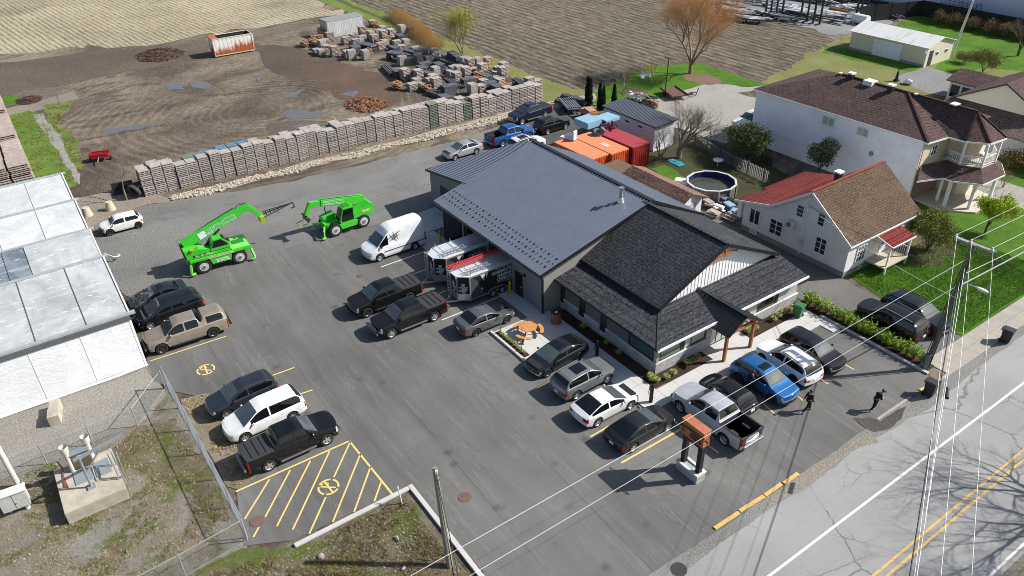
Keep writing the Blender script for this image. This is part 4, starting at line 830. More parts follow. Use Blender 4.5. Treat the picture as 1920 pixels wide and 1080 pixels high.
for i,(xa,za,xb,zb) in enumerate(rid):
    gadd(MB().slab([(xa,Y0,za),(xa,Y1,za),(xb,Y1,zb),(xb,Y0,zb)],.04), 'roof_film', (FILM,FILMD,FILMB,FILMB)[i])
    if i==1: gadd(MB().slab([(xa-.1,Y1-4.6,za+.06),(xa-.1,Y1-.05,za+.06),(xb+.1,Y1-.05,zb+.05),(xb+.1,Y1-4.6,zb+.05)],.03), 'roof_film', FILM)
    gadd(MB().prism([(xa,Y1,0),(xa,Y1,za),(xb,Y1,zb),(xb,Y1,0)],(0,-.06,0)), 'end_wall', FILMW)
    gadd(MB().beam((xa,Y1+.03,za+.02),(xb,Y1+.03,zb+.02),.1,.12), 'edge_trim', WTRIM)
    gadd(MB().prism([(xb-.02,Y0,zb),(xb-.4,Y0,za-.4),(xb-.36,Y0,za-.4),(xb+.02,Y0,zb)],(0,Y1-Y0,0)), 'ridge_back', FILMW)
    gadd(MB().beam((xb,Y0,zb+.05),(xb,Y1+.35,zb+.05),.22,.1), 'ridge_beam', plain('galvanised gutter',(.45,.47,.48,1),.45,.3))
    y = Y1-3.0 if i else Y1-2.6; bars = MB()
    while y > Y0: bars.beam((xa,y,za+.03),(xb,y,zb+.03),.05 if i<2 else .03,.03); y -= 3.05
    if i < 2: gadd(bars, 'rafters', plain('grey rafter',(.12,.13,.14,1),.6))
    else: gadd(bars, 'rafters', plain('pale film seam',(.45,.47,.48,1),.5))
gadd(MB().beam((-12.35,Y0,3.95),(-12.35,Y1+.4,3.95),.3,.16), 'gutter', plain('galvanised gutter',(.45,.47,.48,1),.45,.3)); gadd(MB().beam((-12.2,Y0,3.68),(-12.2,Y1,3.68),.12,.3), 'shade_rail', plain('dark rail',(.1,.11,.12,1),.6))
gadd(MB().slab([(-11.65,Y0,.05),(-11.65,Y1,.05),(-12.25,Y1,3.6),(-12.25,Y0,3.6)],.05), 'side_film', FILMW)
for i in range(12): gadd(MB().beam((-11.62,Y1-.1-i*3.1,.1),(-12.2,Y1-.1-i*3.1,3.6),.02,.012),'side_seam',plain('pale film seam2',(.72,.73,.72,1),.5))
gadd(MB().tube([(-11.5,Y0,.08),(-11.45,-45,.1),(-11.4,-34,.09),(-11.3,-28,.12),(-11.45,Y1,.1)],.11), 'rolled_film', WTRIM)
gadd(MB().prism([(-38,Y1,0),(-38,Y1,3.9),(-12.3,Y1,3.9),(-12.3,Y1,0)],(0,-.03,0)), 'end_panel', FILMW)
# ------------------------------------------------------------ vehicles
TYRE = plain('tyre rubber', (.016,.016,.017,1), .85); RIMS = plain('alloy rim', (.55,.56,.57,1), .3, .7); RIMD = plain('dark rim', (.05,.05,.055,1), .35, .5)
CGLASS = m_glass('car glass', (.004,.005,.006,1), .03); CLEARG = m_glass('windscreen glass', (.075,.09,.095,1), .04)
WGLASS = m_glass('tinted windscreen', (.055,.068,.074,1), .04)
HLIGHT = plain('headlamp', (.6,.62,.64,1), .12, .3); TLIGHT = plain('tail lamp', (.32,.012,.012,1), .2); PLASTIC = plain('black plastic', (.02,.02,.022,1), .6); CHROME = plain('chrome', (.4,.41,.42,1), .38, .8)
PLATE = plain('licence plate', (.7,.72,.75,1), .5); LINER = plain('bed liner', (.03,.03,.032,1), .8)
_wheels = {}
def wheel_mesh(r, dark):
    key = (round(r,2), dark)
    if key in _wheels: return _wheels[key]
    w_ = .24; t = MB(); n = 28; prof_ = [(r*.62,-w_/2),(r*.94,-w_/2),(r,-w_/2+.04),(r,w_/2-.04),(r*.94,w_/2),(r*.64,w_/2),(r*.62,w_/2-.05),(.02,w_/2-.06)]
    vs = []; fs = []
    for i in range(n):
        a = 2*math.pi*i/n
        for rr, yy in prof_: vs.append((rr*math.cos(a), yy, rr*math.sin(a)))
    m = len(prof_)
    for i in range(n):
        for j in range(m-1): fs.append((i*m+j, ((i+1)%n)*m+j, ((i+1)%n)*m+j+1, i*m+j+1))
    t.add(vs, fs); to = t.build('wheel', TYRE, smooth=R(35))
    q = MB(); ro = r*.66; ri = r*.55; y0, y1 = w_/2-.045, w_/2+.004
    for i in range(n):
        a, b = 2*math.pi*i/n, 2*math.pi*(i+1)/n
        q.add([(rr*math.cos(c), yy, rr*math.sin(c)) for c, rr, yy in ((a,ro,y1),(b,ro,y1),(b,ri,y0),(a,ri,y0))], [(0,1,2,3)])
    for k in range(5 if not dark else 10):
        a = 2*math.pi*k/(5 if not dark else 10); wd = .16 if not dark else .07
        d = Vector((math.cos(a),0,math.sin(a))); s = Vector((-math.sin(a),0,math.cos(a)))*r*wd
        q.add([d*ri*1.05+s*.8+Vector((0,y0+.01,0)), d*ri*1.05-s*.8+Vector((0,y0+.01,0)), d*r*.08-s+Vector((0,y0+.03,0)), d*r*.08+s+Vector((0,y0+.03,0))], [(0,1,2,3)])
    q.cyl((0,y0,0),(0,y0+.04,0),r*.13,n=12)
    ro_ = q.build('rim', RIMD if dark else RIMS, to, fix=False)
    _wheels[key] = to; to.location = (0,0,-50); return to
def put_wheel(par, x, y, r, side, dark):
    src = wheel_mesh(r, dark)
    o = src.copy(); col.objects.link(o); o.parent = par; o.location = (x, y, r); o.rotation_euler = (0, 0, 0 if side > 0 else math.pi)
    c = src.children[0].copy(); col.objects.link(c); c.parent = o; return o

TYPES = {
 'sedan': dict(L=4.65,W=1.82,wb=2.70,fo=.92,r=.33,prof=[(0,.55),(.08,.70),(.9,.86),(1.28,.97),(2.12,1.37),(2.7,1.45),(3.3,1.41),(4.05,1.09),(4.55,1.05),(4.65,.85)],cow=1.28,wt=2.15,rt=3.32,rb=4.02,belt=(.84,.98),dlo=(1.55,3.95),bp=2.62),
 'fast':  dict(L=4.72,W=1.86,wb=2.88,fo=.86,r=.34,prof=[(0,.50),(.08,.66),(.8,.82),(1.15,.93),(2.1,1.36),(2.75,1.44),(3.3,1.40),(4.3,1.08),(4.6,.98),(4.72,.80)],cow=1.12,wt=2.1,rt=3.15,rb=4.22,belt=(.82,.98),dlo=(1.45,4.1),bp=2.65),
 'suv':   dict(L=4.60,W=1.86,wb=2.68,fo=.92,r=.36,prof=[(0,.70),(.08,.90),(.95,1.03),(1.2,1.10),(1.95,1.54),(2.4,1.67),(3.9,1.60),(4.25,1.40),(4.48,1.05),(4.60,.85)],cow=1.18,wt=1.98,rt=4.02,rb=4.46,belt=(.98,1.10),dlo=(1.45,4.15),bp=2.55),
 'bigsuv':dict(L=5.00,W=1.98,wb=2.90,fo=.98,r=.39,prof=[(0,.75),(.06,1.0),(1.05,1.10),(1.3,1.16),(1.95,1.62),(2.3,1.76),(4.3,1.70),(4.65,1.5),(4.92,1.05),(5.0,.85)],cow=1.26,wt=2.0,rt=4.42,rb=4.88,belt=(1.04,1.14),dlo=(1.5,4.6),bp=2.6),
 'van':   dict(L=5.15,W=2.0,wb=3.08,fo=.95,r=.34,prof=[(0,.6),(.06,.8),(.85,.98),(1.05,1.04),(2.0,1.60),(2.5,1.74),(4.5,1.70),(4.85,1.45),(5.07,1.05),(5.15,.8)],cow=1.02,wt=2.05,rt=4.62,rb=5.0,belt=(.95,1.08),dlo=(1.5,4.75),bp=2.75),
 'mini':  dict(L=3.70,W=1.69,wb=2.47,fo=.68,r=.31,prof=[(0,.62),(.08,.80),(.75,.90),(.92,.96),(1.32,1.32),(1.7,1.41),(3.15,1.36),(3.38,1.15),(3.6,.90),(3.70,.7)],cow=.88,wt=1.34,rt=3.2,rb=3.5,belt=(.86,.93),dlo=(1.0,3.3),bp=2.15),
 'pickup':dict(L=5.85,W=2.03,wb=3.60,fo=.98,r=.42,prof=[(0,.80),(.05,1.08),(1.15,1.20),(1.42,1.28),(2.1,1.80),(2.5,1.93),(3.75,1.90),(3.98,1.36),(4.05,1.30),(5.8,1.30),(5.85,1.1)],cow=1.38,wt=2.12,rt=3.72,rb=3.96,belt=(1.14,1.26),dlo=(1.65,3.75),bp=2.8,bed=(4.08,5.78)),
 'transit':dict(L=5.6,W=2.05,wb=3.35,fo=1.0,r=.36,prof=[(0,.75),(.05,1.0),(.75,1.22),(.9,1.3),(1.55,1.95),(2.1,2.5),(2.6,2.68),(5.4,2.68),(5.55,2.5),(5.6,1.9)],cow=.9,wt=1.65,rt=9,rb=9,belt=(1.15,1.32),dlo=(1.1,1.95),bp=9),
}
def interp(p, x):
    if x <= p[0][0]: return p[0][1]
    for (a,za),(b,zb) in zip(p,p[1:]):
        if x <= b: return za+(zb-za)*(x-a)/(b-a)
    return p[-1][1]
def car(name, kind, colr, label, cat, metal=.3, dark=False, rails=None, sunroof=None, bed=None, group=None, wide=1.0, lights=True, beds=None, clearws=False, mirrorc=None, hz=1.0, over=None, grille=False):
    s = dict(TYPES[kind]); 
    if over: s.update(over)
    L, Wd, wb, fo, r = s['L'], s['W']*wide, s['wb'], s['fo'], s['r']; P = s['prof']; b0, b1 = s['belt']
    root = empty(name, (0,0,0), 0, label, cat, group)
    pm = colr if not hasattr(colr,'__len__') else paint('paint %.2f %.2f %.2f'%tuple(colr[:3]), tuple(colr)+(1,), metal)
    xw = (fo, fo+wb); Ra = r+.075
    X = set([0,.03,.08,.16,.28,L-.28,L-.16,L-.08,L-.03,L,s['cow'],s['wt'],min(s['rt'],L),min(s['rb'],L),s['dlo'][0],s['dlo'][1]]+[p[0] for p in P])
    if s['bp'] < L: X |= {s['bp']-.05, s['bp']+.05}
    for w_ in xw:
        for k in range(-6,7): X.add(w_+Ra*math.sin(k*math.pi/12))
    if sunroof: X |= set(sunroof)
    bedr = s.get('bed')
    if bedr: X |= set(bedr)
    k = 0.
    while k < L: X.add(round(k,3)); k += .13
    xs = sorted(x for x in X if 0 <= x <= L); ys_ = [xs[0]]
    for x in xs[1:]:
        if x-ys_[-1] > .012: ys_.append(x)
    ys_[-1] = L; xs = ys_
    def zc(x): return sum(interp(P, x+d) for d in (-.09,-.045,0,.045,.09))/5 if .1 < x < L-.08 else interp(P,x)
    def rings(x):
        ef = max(0,1-x/.75); er = max(0,1-(L-x)/.6); h = Wd/2*(1-.13*ef**2-.07*er**2)
        z = zc(x); zs = min(b0+(b1-b0)*x/L, z-.07); 
        hc = max(.03, z-zs-.02)
        az = 0.
        for w_ in xw:
            d = abs(x-w_)
            if d < Ra: az = max(az, r+math.sqrt(Ra*Ra-d*d))
        gz = .22 if kind not in ('pickup',) else .34
        gz += .10*ef**2 + .14*er**2
        z0 = max(gz, az); z1 = max(gz+.04, az+.004); z2 = max(min(.42,zs-.2), az+.02); z3 = max(min(.66,zs-.1), az+.035)
        z3 = min(z3, zs-.03); z2 = min(z2, z3-.01); z1 = min(z1, z2-.01); z0=min(z0,z1-.002)
        yr = .925*h - hc*(.34 if kind!='transit' else .10)
        tb = zs+.02
        pts = [(.70*h,z0),(.96*h,z1),(1.0*h,z2),(.995*h,z3),(.98*h,zs-.05 if zs-.05>z3 else z3+.01),(.945*h,tb),
               (.925*h+(yr-.925*h)*.08,tb+.06*hc),(.925*h+(yr-.925*h)*.5,tb+.46*hc),(yr,tb+.84*hc),(yr-.05,tb+.93*hc),(.66*yr,tb+.975*hc),(.33*yr,tb+.995*hc),(0,tb+hc)]
        bow = .20*ef**2*(1 if kind!='transit' else .7); bowr = .10*er**2
        return [(x + bow*(y/h)**2*1.0*(1-x/.75 if x<.75 else 0) - bowr*(y/h)**2, y, zz) for y, zz in pts], hc
    RG = [rings(x) for x in xs]; NR = 13
    out = {}
    def emit(tag, quad):
        out.setdefault(tag, MB()).add(quad, [tuple(range(len(quad)))])
    for i in range(len(xs)-1):
        xm = (xs[i]+xs[i+1])/2; hc = (RG[i][1]+RG[i+1][1])/2
        for j in range(NR-1):
            tag = 'body'
            if j >= 9 and s['cow']+.02 < xm < s['wt']-.0: tag = 'windscreen'
            elif j >= 9 and s['rt']+.0 < xm < s['rb']-.01: tag = 'rear_window'
            elif j in (6,7) and s['dlo'][0] < xm < s['dlo'][1] and hc > .17 and abs(xm-s['bp']) > .05:
                tag = 'side_window_f' if xm < s['bp'] else 'side_window_r'
            elif sunroof and j >= 10 and sunroof[0] < xm < sunroof[1]: tag = 'sunroof'
            elif j in (3,4) and xm < .26 and lights: tag = 'headlight'
            elif j in (3,4) and xm > L-.17 and not bedr: tag = 'taillight'
            elif j in (2,3,4) and xm > L-.13 and bedr: tag = 'taillight'
            elif j <= 1: tag = 'sill'
            if bedr and bedr[0] < xm < bedr[1] and j >= 7:
                if bed == 'open': continue
                tag = 'tonneau_cover' if bed == 'tonneau' else tag
            if bed == 'cap' and bedr and xm > 4.1:
                if j in (6,7) and 4.35 < xm < 5.5: tag = 'cap_window'
                elif tag == 'taillight' and j not in (2,3): tag='body'
            for sg in (1,-1):
                q = [RG[i][0][j], RG[i+1][0][j], RG[i+1][0][j+1], RG[i][0][j+1]]
                q = [(a, b*sg, c) for a,b,c in q]
                if sg < 0: q.reverse()
                emit(tag+('_L' if sg>0 else '_R') if tag in ('headlight','taillight','side_window_f','side_window_r','cap_window') else tag, q)
    # end caps
    for end in (0,1):
        rg = RG[0][0] if end == 0 else RG[-1][0]
        us = [-1,-.6,-.2,.2,.6,1]
        for j in range(NR-1):
            for a,b in zip(us,us[1:]):
                def pt(jj,u):
                    x_,y_,z_ = rg[jj]; xc = 0 if end == 0 else L
                    return (xc+(x_-xc)*u*u, y_*u, z_)
                q = [pt(j,a),pt(j+1,a),pt(j+1,b),pt(j,b)]
                if end: q.reverse()
                tag = 'body'
                if end == 0:
                    if j <= 1: tag = 'lower_bumper'
                    elif j in (2,3) and abs(a+b) < 1.3: tag = 'grille'
                    elif j in (3,4) and lights: tag = 'headlight_L' if a+b>0 else 'headlight_R'
                else:
                    if j <= 1: tag = 'bumper'
                    elif j in (3,4) and abs(a+b) > 1.3: tag = 'taillight_L' if a+b>0 else 'taillight_R'
                    if kind in ('pickup',) and j in (3,4): tag='body' if abs(a+b)<1.3 else tag
                if bedr and j >= 7 and end == 1 and bed=='open': continue
                emit(tag, q)
    x0 = fo+wb/2
    ren = {'side_window_f_L':'side_window','side_window_f_R':'side_window','side_window_r_L':'side_window','side_window_r_R':'side_window','headlight_L':'headlight','headlight_R':'headlight','taillight_L':'taillight','taillight_R':'taillight','cap_window_L':'side_window','cap_window_R':'side_window'}
    mats = {'windscreen':CLEARG if clearws else WGLASS,'rear_window':CGLASS,'sunroof':CGLASS,'sill':PLASTIC if (rails or kind in('suv','bigsuv','pickup')) else pm,'headlight':HLIGHT,'taillight':TLIGHT,'grille':PLASTIC if kind!='transit' else pm,'bumper':PLASTIC if kind not in('pickup','sedan','van') else pm,'lower_bumper':PLASTIC if kind not in('pickup','sedan','van') else pm,'tonneau_cover':LINER,'side_window':CGLASS}
    for tag, mb in out.items():
        for i, v in enumerate(mb.v): mb.v[i] = (-(v[0]-x0), -v[1], v[2])     # front faces +X
        nm = ren.get(tag, tag)
        me = mb.build(nm, mats.get(nm, pm), root, fix=False)
        bm = bmesh.new(); bm.from_mesh(me.data); bmesh.ops.remove_doubles(bm, verts=bm.verts, dist=.0008); bm.to_mesh(me.data); bm.free()
        me.data.polygons.foreach_set('use_smooth', [True]*len(me.data.polygons)); me.data.set_sharp_from_angle(angle=R(38))
    def X_(x): return -(x-x0)
    MB().box(X_(L-.3),X_(.3),-Wd*.36,Wd*.36,.2 if kind!='pickup' else .3,.62).box(X_(L-.35),X_(.25),-Wd*.33,Wd*.33,.5,.8).build('chassis', plain('underbody',(.01,.01,.01,1),.9), root)
    for wx in xw:
        for sg in (1,-1): put_wheel(root, X_(wx), sg*(Wd/2-.135), r, sg, dark)
    mc = mirrorc or pm
    for sg in (1,-1):
        xm = X_(s['dlo'][0]+.12); zm = b0+(b1-b0)*.3+.1
        MB().blob((xm, sg*(Wd/2+.07), zm+.03),(.07,.11,.08) if kind not in('pickup','transit') else (.08,.12,.14),8,5,0).build('mirror', mc if kind!='transit' else PLASTIC, root, smooth=True)
    MB().cb((X_(L)-.005,0,.68 if kind not in('pickup',) else .62),(.03,.32,.16)).build('licence_plate', PLATE, root)
    for dx in ((s['bp'] if s['bp']<L else 1.9), ):
        for sg in (1,-1): 
            for xx in (dx-.22, min(dx+.75, s['dlo'][1]-.1)) if kind!='transit' else (dx,): MB().cb((X_(xx), sg*(Wd/2*.985), (b0+b1)/2-.1),(.18,.03,.035)).build('door_handle', CHROME if metal>.5 else mc, root)
    if rails:
        for sg in (1,-1):
            zt = max(p[1] for p in P); mbb = MB(); xa, xb = s['wt']+.25, s['rt']-.15
            pts = [Vector((X_(x), sg*(Wd/2*.925-.36*(zc(x)-b1)-.02), zc(x)+.035)) for x in (xa, xa+.3,(xa+xb)/2,xb-.3,xb)]
            for a,b in zip(pts,pts[1:]): mbb.beam(a,b,.035,.04)
            mbb.build('roof_rail', CHROME if rails == 'silver' else PLASTIC, root)
    if bedr and bed == 'open':
        a, b = bedr; h = Wd/2*.86; zt = 1.30
        q = MB().box(X_(b),X_(a),-h,h,.78,.80); q.box(X_(b),X_(a),h-.03,h,.8,zt).box(X_(b),X_(a),-h,-h+.03,.8,zt).box(X_(b)-.03,X_(b),-h,h,.8,zt).box(X_(a),X_(a)+.03,-h,h,.8,zt)
        for k in (1,-1): q.box(X_(b)+.6,X_(a)-.55,k*h*.62-.12,k*h*.62+.12,.8,1.0)
        q.build('cargo_bed', LINER, root)
        MB().box(X_(b)-.05,X_(a),h-.02,Wd/2*.95,1.27,1.315).box(X_(b)-.05,X_(a),-Wd/2*.95,-h+.02,1.27,1.315).box(X_(L)+.01,X_(b)+.02,-h,h,1.26,1.31).build('bed_rail', PLASTIC if beds is None else beds, root)
    if bed == 'tonneau':
        q = MB()
        for k in range(1,4): xk = bedr[0]+(bedr[1]-bedr[0])*k/4; q.box(X_(xk)-.02,X_(xk)+.02,-.78,.78,1.325,1.34)
        q.build('cover_seam', PLASTIC, root)
    if kind == 'pickup':
        for sg in (1,-1): MB().beam((X_(1.7),sg*(Wd/2+.03),.42),(X_(3.9),sg*(Wd/2+.03),.42),.14,.06).build('running_board', PLASTIC if dark else CHROME, root)
        MB().box(X_(L)-.14,X_(L)-.01,-.85,.85,.55,.76).build('rear_bumper', CHROME if not dark else PLASTIC, root, bevel=.02)
        MB().box(X_(0)-.02,X_(0)+.09,-.8,.8,.5,.68).build('front_bumper', pm if dark or bed=='cap' else CHROME, root, bevel=.03)
    if grille: MB().cb((X_(0)+.02,0,.86),(.05,1.1,.26)).build('chrome_grille', CHROME, root, bevel=.02)
    root['_w'] = Wd; root['_wb'] = wb; root['_fo'] = fo; root['_L'] = L
    return root
def snap(a, t=4.0):
    q = round(a/(math.pi/2))*math.pi/2
    return q if abs(a-q) < R(t)*.5 else (q+(a-q)*.5 if abs(a-q) < R(12) else a)
def park(o, front=None, rear=None, head=None, extra=0.):
    """front / rear: photo pixels where the tyres of the camera side touch the ground"""
    Wd, wb = o['_w'], o['_wb']
    F_ = g(*front) if front else None; Rr_ = g(*rear) if rear else None
    if head is None: head = snap(math.atan2((F_-Rr_).y, (F_-Rr_).x))
    else: head = R(head)
    d = Vector((math.cos(head), math.sin(head), 0))
    mid = (F_+Rr_)/2 if (F_ and Rr_) else (F_ - d*wb/2 if F_ else Rr_ + d*wb/2)
    n = Vector((-d.y, d.x, 0)); 
    if n.dot(CP-mid) > 0: n = -n
    c = mid + n*(Wd/2-.12); o.location = (c.x, c.y, .006+extra); o.rotation_euler = (0,0,head)
    for k in ('_w','_wb','_fo','_L'): del o[k]
    return o
BLKP = (.004,.004,.005); 
park(car('parked_car','mini',(.72,.72,.68),'small white hatchback alone on the gravel yard beside the greenhouse','car',0,True), (208.3,441),(261.7,427.5))
park(car('parked_car','sedan',(.022,.028,.038),'dark blue grey sedan behind the black car beside the greenhouse','car',.5,sunroof=(2.45,2.95)), (267,590),(337,565))
park(car('parked_car','van',(.008,.009,.012),'black minivan half hidden between the tan pickup and dark sedan','car',.3), head=-90, front=(284,617))
park(car('pickup_truck','pickup',(.36,.305,.235),'tan pickup truck with a canopy over its bed','pickup truck',.5,True,bed='cap',over=dict(prof=[(0,.80),(.05,1.08),(1.15,1.20),(1.42,1.28),(2.1,1.80),(2.5,1.93),(3.78,1.90),(3.88,1.42),(4.0,1.42),(4.08,1.86),(5.5,1.84),(5.75,1.45),(5.85,1.1)])), (306.7,661),(402.3,632.5))
park(car('parked_car','suv',(.03,.035,.05),'dark grey blue compact crossover left of the white minivan','car',.5), (428.3,783.5),(501,752))
park(car('minivan','van',(.74,.74,.72),'white minivan between the grey crossover and black pickup by the weedy strip','minivan',0,rails=None), (461.7,827.5),(549,786))
park(car('pickup_truck','pickup',BLKP,'black pickup with folding bed cover beside the hatched yellow box','pickup truck',.2,bed='tonneau',sunroof=(2.6,3.1)), (618.3,831.7),(503.3,882.7))
v = car('cargo_van','transit',(.74,.75,.76),'tall white cargo van parked beside the workshop apron','van',0,rails=None); 
lm = plain('grey livery',(.12,.12,.13,1),.4); mb = MB()
for a,b in (((.55,2.35),(.35,1.7)),((.25,2.3),(.2,1.65)),((.8,1.95),(-.1,2.25)),((.7,1.75),(0,1.95)),((.45,2.1),(.1,1.55))): mb.beam((a[0]-.3,1.02-.02*(a[1]-1.3),a[1]),(b[0]-.3,1.02-.02*(b[1]-1.3),b[1]),.02,.06)
mb.build('side_graphic', lm, v)
mb = MB().box(-2.9,1.2,1.0,1.045,.75,.8); mb.build('side_moulding', PLASTIC, v)
park(v, (709.3,490.7),(781,466))
park(car('pickup_truck','pickup',BLKP,'black pickup hitched near the far black trailer','pickup truck',.2,True,bed='tonneau'), (690,594.3), head=-90)
park(car('pickup_truck','pickup',BLKP,'black pickup with silver wheels and chrome grille in front of the near trailer','pickup truck',.2,bed='tonneau',grille=True), (734.3,634),(815.7,600.7))
park(car('parked_car','sedan',(.13,.138,.145),'mid grey sedan parked by the concrete picnic patio','car',.6,dark=True), (949,606),(894,629.3))
park(car('parked_car','fast',(.02,.023,.028),'dark glass roofed electric sedan nearest the picnic patio','car',.5,True,sunroof=(2.2,3.1)), (1027.3,707),(1084,673))
park(car('parked_car','suv',(.2,.21,.21),'light grey crossover with panoramic roof in the green marked bay','car',.5,rails='silver',sunroof=(2.3,3.3)), (1137,717),(1080,749))
park(car('parked_car','fast',(.7,.71,.71),'white hatchback with black rear glass beside the dark streamliner','car',.1,over=dict(L=4.6,wb=2.7,fo=.95)), (1179.3,767.5),(1120,797.3))
park(car('parked_car','fast',(.018,.02,.022),'black streamlined sedan at the end of the row beside the timber sign','car',.5), (1248.3,807.3),(1186.7,846.7))
park(car('pickup_truck','pickup',(.38,.4,.43),'silver pickup with an open black bed beside the timber sign','pickup truck',.1,bed='open'), (1274.2,771.7),(1358.5,833))
park(car('parked_car','mini',BLKP,'small black hatchback with round red tail lights beside the silver pickup','car',.3,over=dict(L=4.0,wb=2.55,fo=.78,W=1.78)), head=180, rear=(1377,783))
park(car('parked_car','suv',(.02,.13,.34),'bright blue crossover facing the road','car',.5,True,sunroof=(2.2,2.75),clearws=True), (1448,756.5),(1385,715.5))
park(car('parked_car','suv',(.74,.75,.75),'white crossover facing the entrance between the blue and black cars','car',0,True,rails='black'), (1428,676.5),(1489,723))
park(car('parked_car','suv',(.012,.011,.016),'black wagon facing the road nearest the hedge','car',.4,clearws=True,over=dict(prof=[(0,.58),(.08,.76),(.95,.90),(1.25,.98),(1.95,1.40),(2.4,1.50),(3.9,1.44),(4.25,1.28),(4.48,1.0),(4.60,.8)],belt=(.88,1.0))), head=0, front=(1539,697))
park(car('parked_car','bigsuv',BLKP,'large black sport utility vehicle on the neighbour driveway beside the hedge','car',.3,True,rails='silver'), (1612,600),(1694,642.5))
park(car('parked_car','bigsuv',(.008,.009,.011),'black sport utility vehicle on the driveway next to the lawn, facing the road','car',.3,clearws=True,rails='black'), head=0, front=(1737,629))
park(car('parked_car','sedan',(.4,.42,.43),'silver sedan alone on the gravel behind the workshop','car',.5), (855.8,299.5),(890.8,289.5))
park(car('pickup_truck','pickup',(.02,.09,.3),'bright blue pickup with an open bed by the silver sedan','pickup truck',.5,bed='open'), head=90, rear=(942.5,275.5))
park(car('parked_car','suv',(.62,.62,.62),'white crossover peeking over the workshop ridge beside the blue pickup','car',0,rails='silver',sunroof=(2.3,3.4)), head=90, rear=(977,290))
park(car('pickup_truck','pickup',(.008,.014,.035),'navy pickup parked against the pallet wall stones','pickup truck',.5,bed='tonneau',grille=True), (980,234.5),(1021,220))
park(car('parked_car','suv',BLKP,'black crossover with silver roof rails behind the workshop','car',.3,rails='silver'), (1058.9,242.2),(1028.2,252.2))
park(car('pickup_truck','pickup',(.68,.69,.7),'white pickup peeking from behind the big white house','pickup truck',0,bed='tonneau'), head=-90, front=(1402,249))
for o in _wheels.values():
    for c in list(o.children): bpy.data.objects.remove(c)
    bpy.data.objects.remove(o)

# ------------------------------------------------------------ telehandlers
GRN = paint('lime green paint', (.05,.52,.03,1)); GRN2 = paint('light lime paint', (.2,.66,.1,1)); STR = plain('decal white', (.75,.75,.75,1), .5)
def bigwheel(par, x, y, sg, r=.62, w_=.42):
    t = MB(); n = 24; 
    t.cyl((x,y-w_/2,r),(x,y+w_/2,r),r*.93,n=n)
    for k in range(n):
        a = 2*math.pi*k/n; t.cb((x+math.cos(a)*r*.93,y,r+math.sin(a)*r*.93),(.1,w_*.95,.06),0,0,-a-math.pi/2)
    o = t.build('wheel', TYRE, par)
    q = MB(); yo = y+sg*(w_/2); q.cyl((x,yo-sg*.02,r),(x,yo+sg*.015,r),r*.62,n=20).cyl((x,yo,r),(x,yo+sg*.06,r),r*.28,n=14); q.build('rim', plain('grey steel rim',(.45,.46,.45,1),.5), o)
    MB().cyl((x,yo+sg*.055,r),(x,yo+sg*.07,r),r*.2,n=10).build('hub', plain('dark hub',(.1,.12,.1,1),.5), o)
BLKM = plain('black machine steel',(.015,.015,.015,1),.6)
# rotating telehandler: local +X = boom direction; origin ground centre
ta = empty('telehandler', (0,0,0), 0, 'lime green rotating telehandler with its boom raised and a black jib', 'telehandler')
for wx in (-1.5,1.45):
    for sg in (1,-1): bigwheel(ta, wx, sg*1.02, sg)
MB().box(-2.3,2.35,-.62,.62,.55,.95).prism([(-.75,-1.2,.55),(.72,-1.2,.55),(.9,-1.2,1.15),(-.95,-1.2,1.15)],(0,2.4,0)).build('chassis', GRN, ta, bevel=.03)
MB().prism([(-2.5,-1.15,.95),(-2.5,-1.15,1.3),(-.9,-1.15,1.38),(2.3,-1.15,1.38),(2.55,-1.15,1.2),(2.5,-1.15,.95),(2.2,-1.15,1.3),(.8,-1.15,1.3),(.7,-1.15,1.1),(-.8,-1.15,1.1),(-.9,-1.15,1.3),(-2.1,-1.15,1.3)][0:0] or [(-2.5,-1.2,1.18),(-2.5,-1.2,1.42),(2.5,-1.2,1.42),(2.5,-1.2,1.18)],(0,2.4,0)).build('deck', GRN, ta, bevel=.03)
MB().box(.95,2.4,-1.15,1.15,1.42,1.5).build('front_deck', GRN2, ta, bevel=.02)
for sx in (-2.45,2.5):
    for sg in (1,-1): MB().beam((sx,sg*1.05,1.1),(sx+.12*(1 if sx>0 else -1),sg*1.3,.35),.16,.16).box(sx-.2,sx+.2,sg*1.3-.14,sg*1.3+.14,.22,.3).build('stabiliser', GRN2, ta)
MB().prism([(-2.6,-1.05,1.45),(-2.75,-1.05,2.35),(-1.7,-1.05,2.3),(.2,-1.05,1.75),(.9,-1.05,1.75),(.9,-1.05,1.45)],(0,.85,0)).prism([(-2.6,.35,1.45),(-2.75,.35,2.35),(-1.7,.35,2.2),(-.9,.35,1.45)],(0,.75,0)).build('turret', GRN, ta, bevel=.03)
cabx = MB().prism([(-.75,-1.1,1.75),(-.35,-1.1,2.75),(.35,-1.1,2.8),(.95,-1.1,2.15),(.95,-1.1,1.75)],(0,.8,0)); cabx.build('cab', GRN, ta, bevel=.04)
MB().prism([(-.5,-1.125,2.05),(-.3,-1.125,2.62),(.3,-1.125,2.66),(.78,-1.125,2.15),(.75,-1.125,2.05)],(0,.03,0)).prism([(.42,-1.05,2.78),(.98,-1.05,2.2),(.98,-.35,2.2),(.42,-.35,2.78)],(.02,0,.02)).build('cab_window', CGLASS, ta)
b0_, b1_ = Vector((-2.55,.0,2.45)), Vector((2.9,.0,4.35)); dv = (b1_-b0_).normalized()
MB().beam(b0_, b0_+dv*5.0, .56,.74).build('boom', GRN, ta, bevel=.03)
MB().beam(b0_+dv*4.9, b1_+dv*.35, .42,.56).beam(b1_+dv*.2+Vector((0,0,.1)), (4.05,0,3.35),.34,.4).build('boom_head', GRN, ta, bevel=.03)
MB().beam((-1.2,-.3,1.75),(.5,-.3,3.2),.14,.14).beam((-1.0,-.1,1.7),(-.2,-.1,2.6),.2,.2).build('lift_cylinder', BLKM, ta)
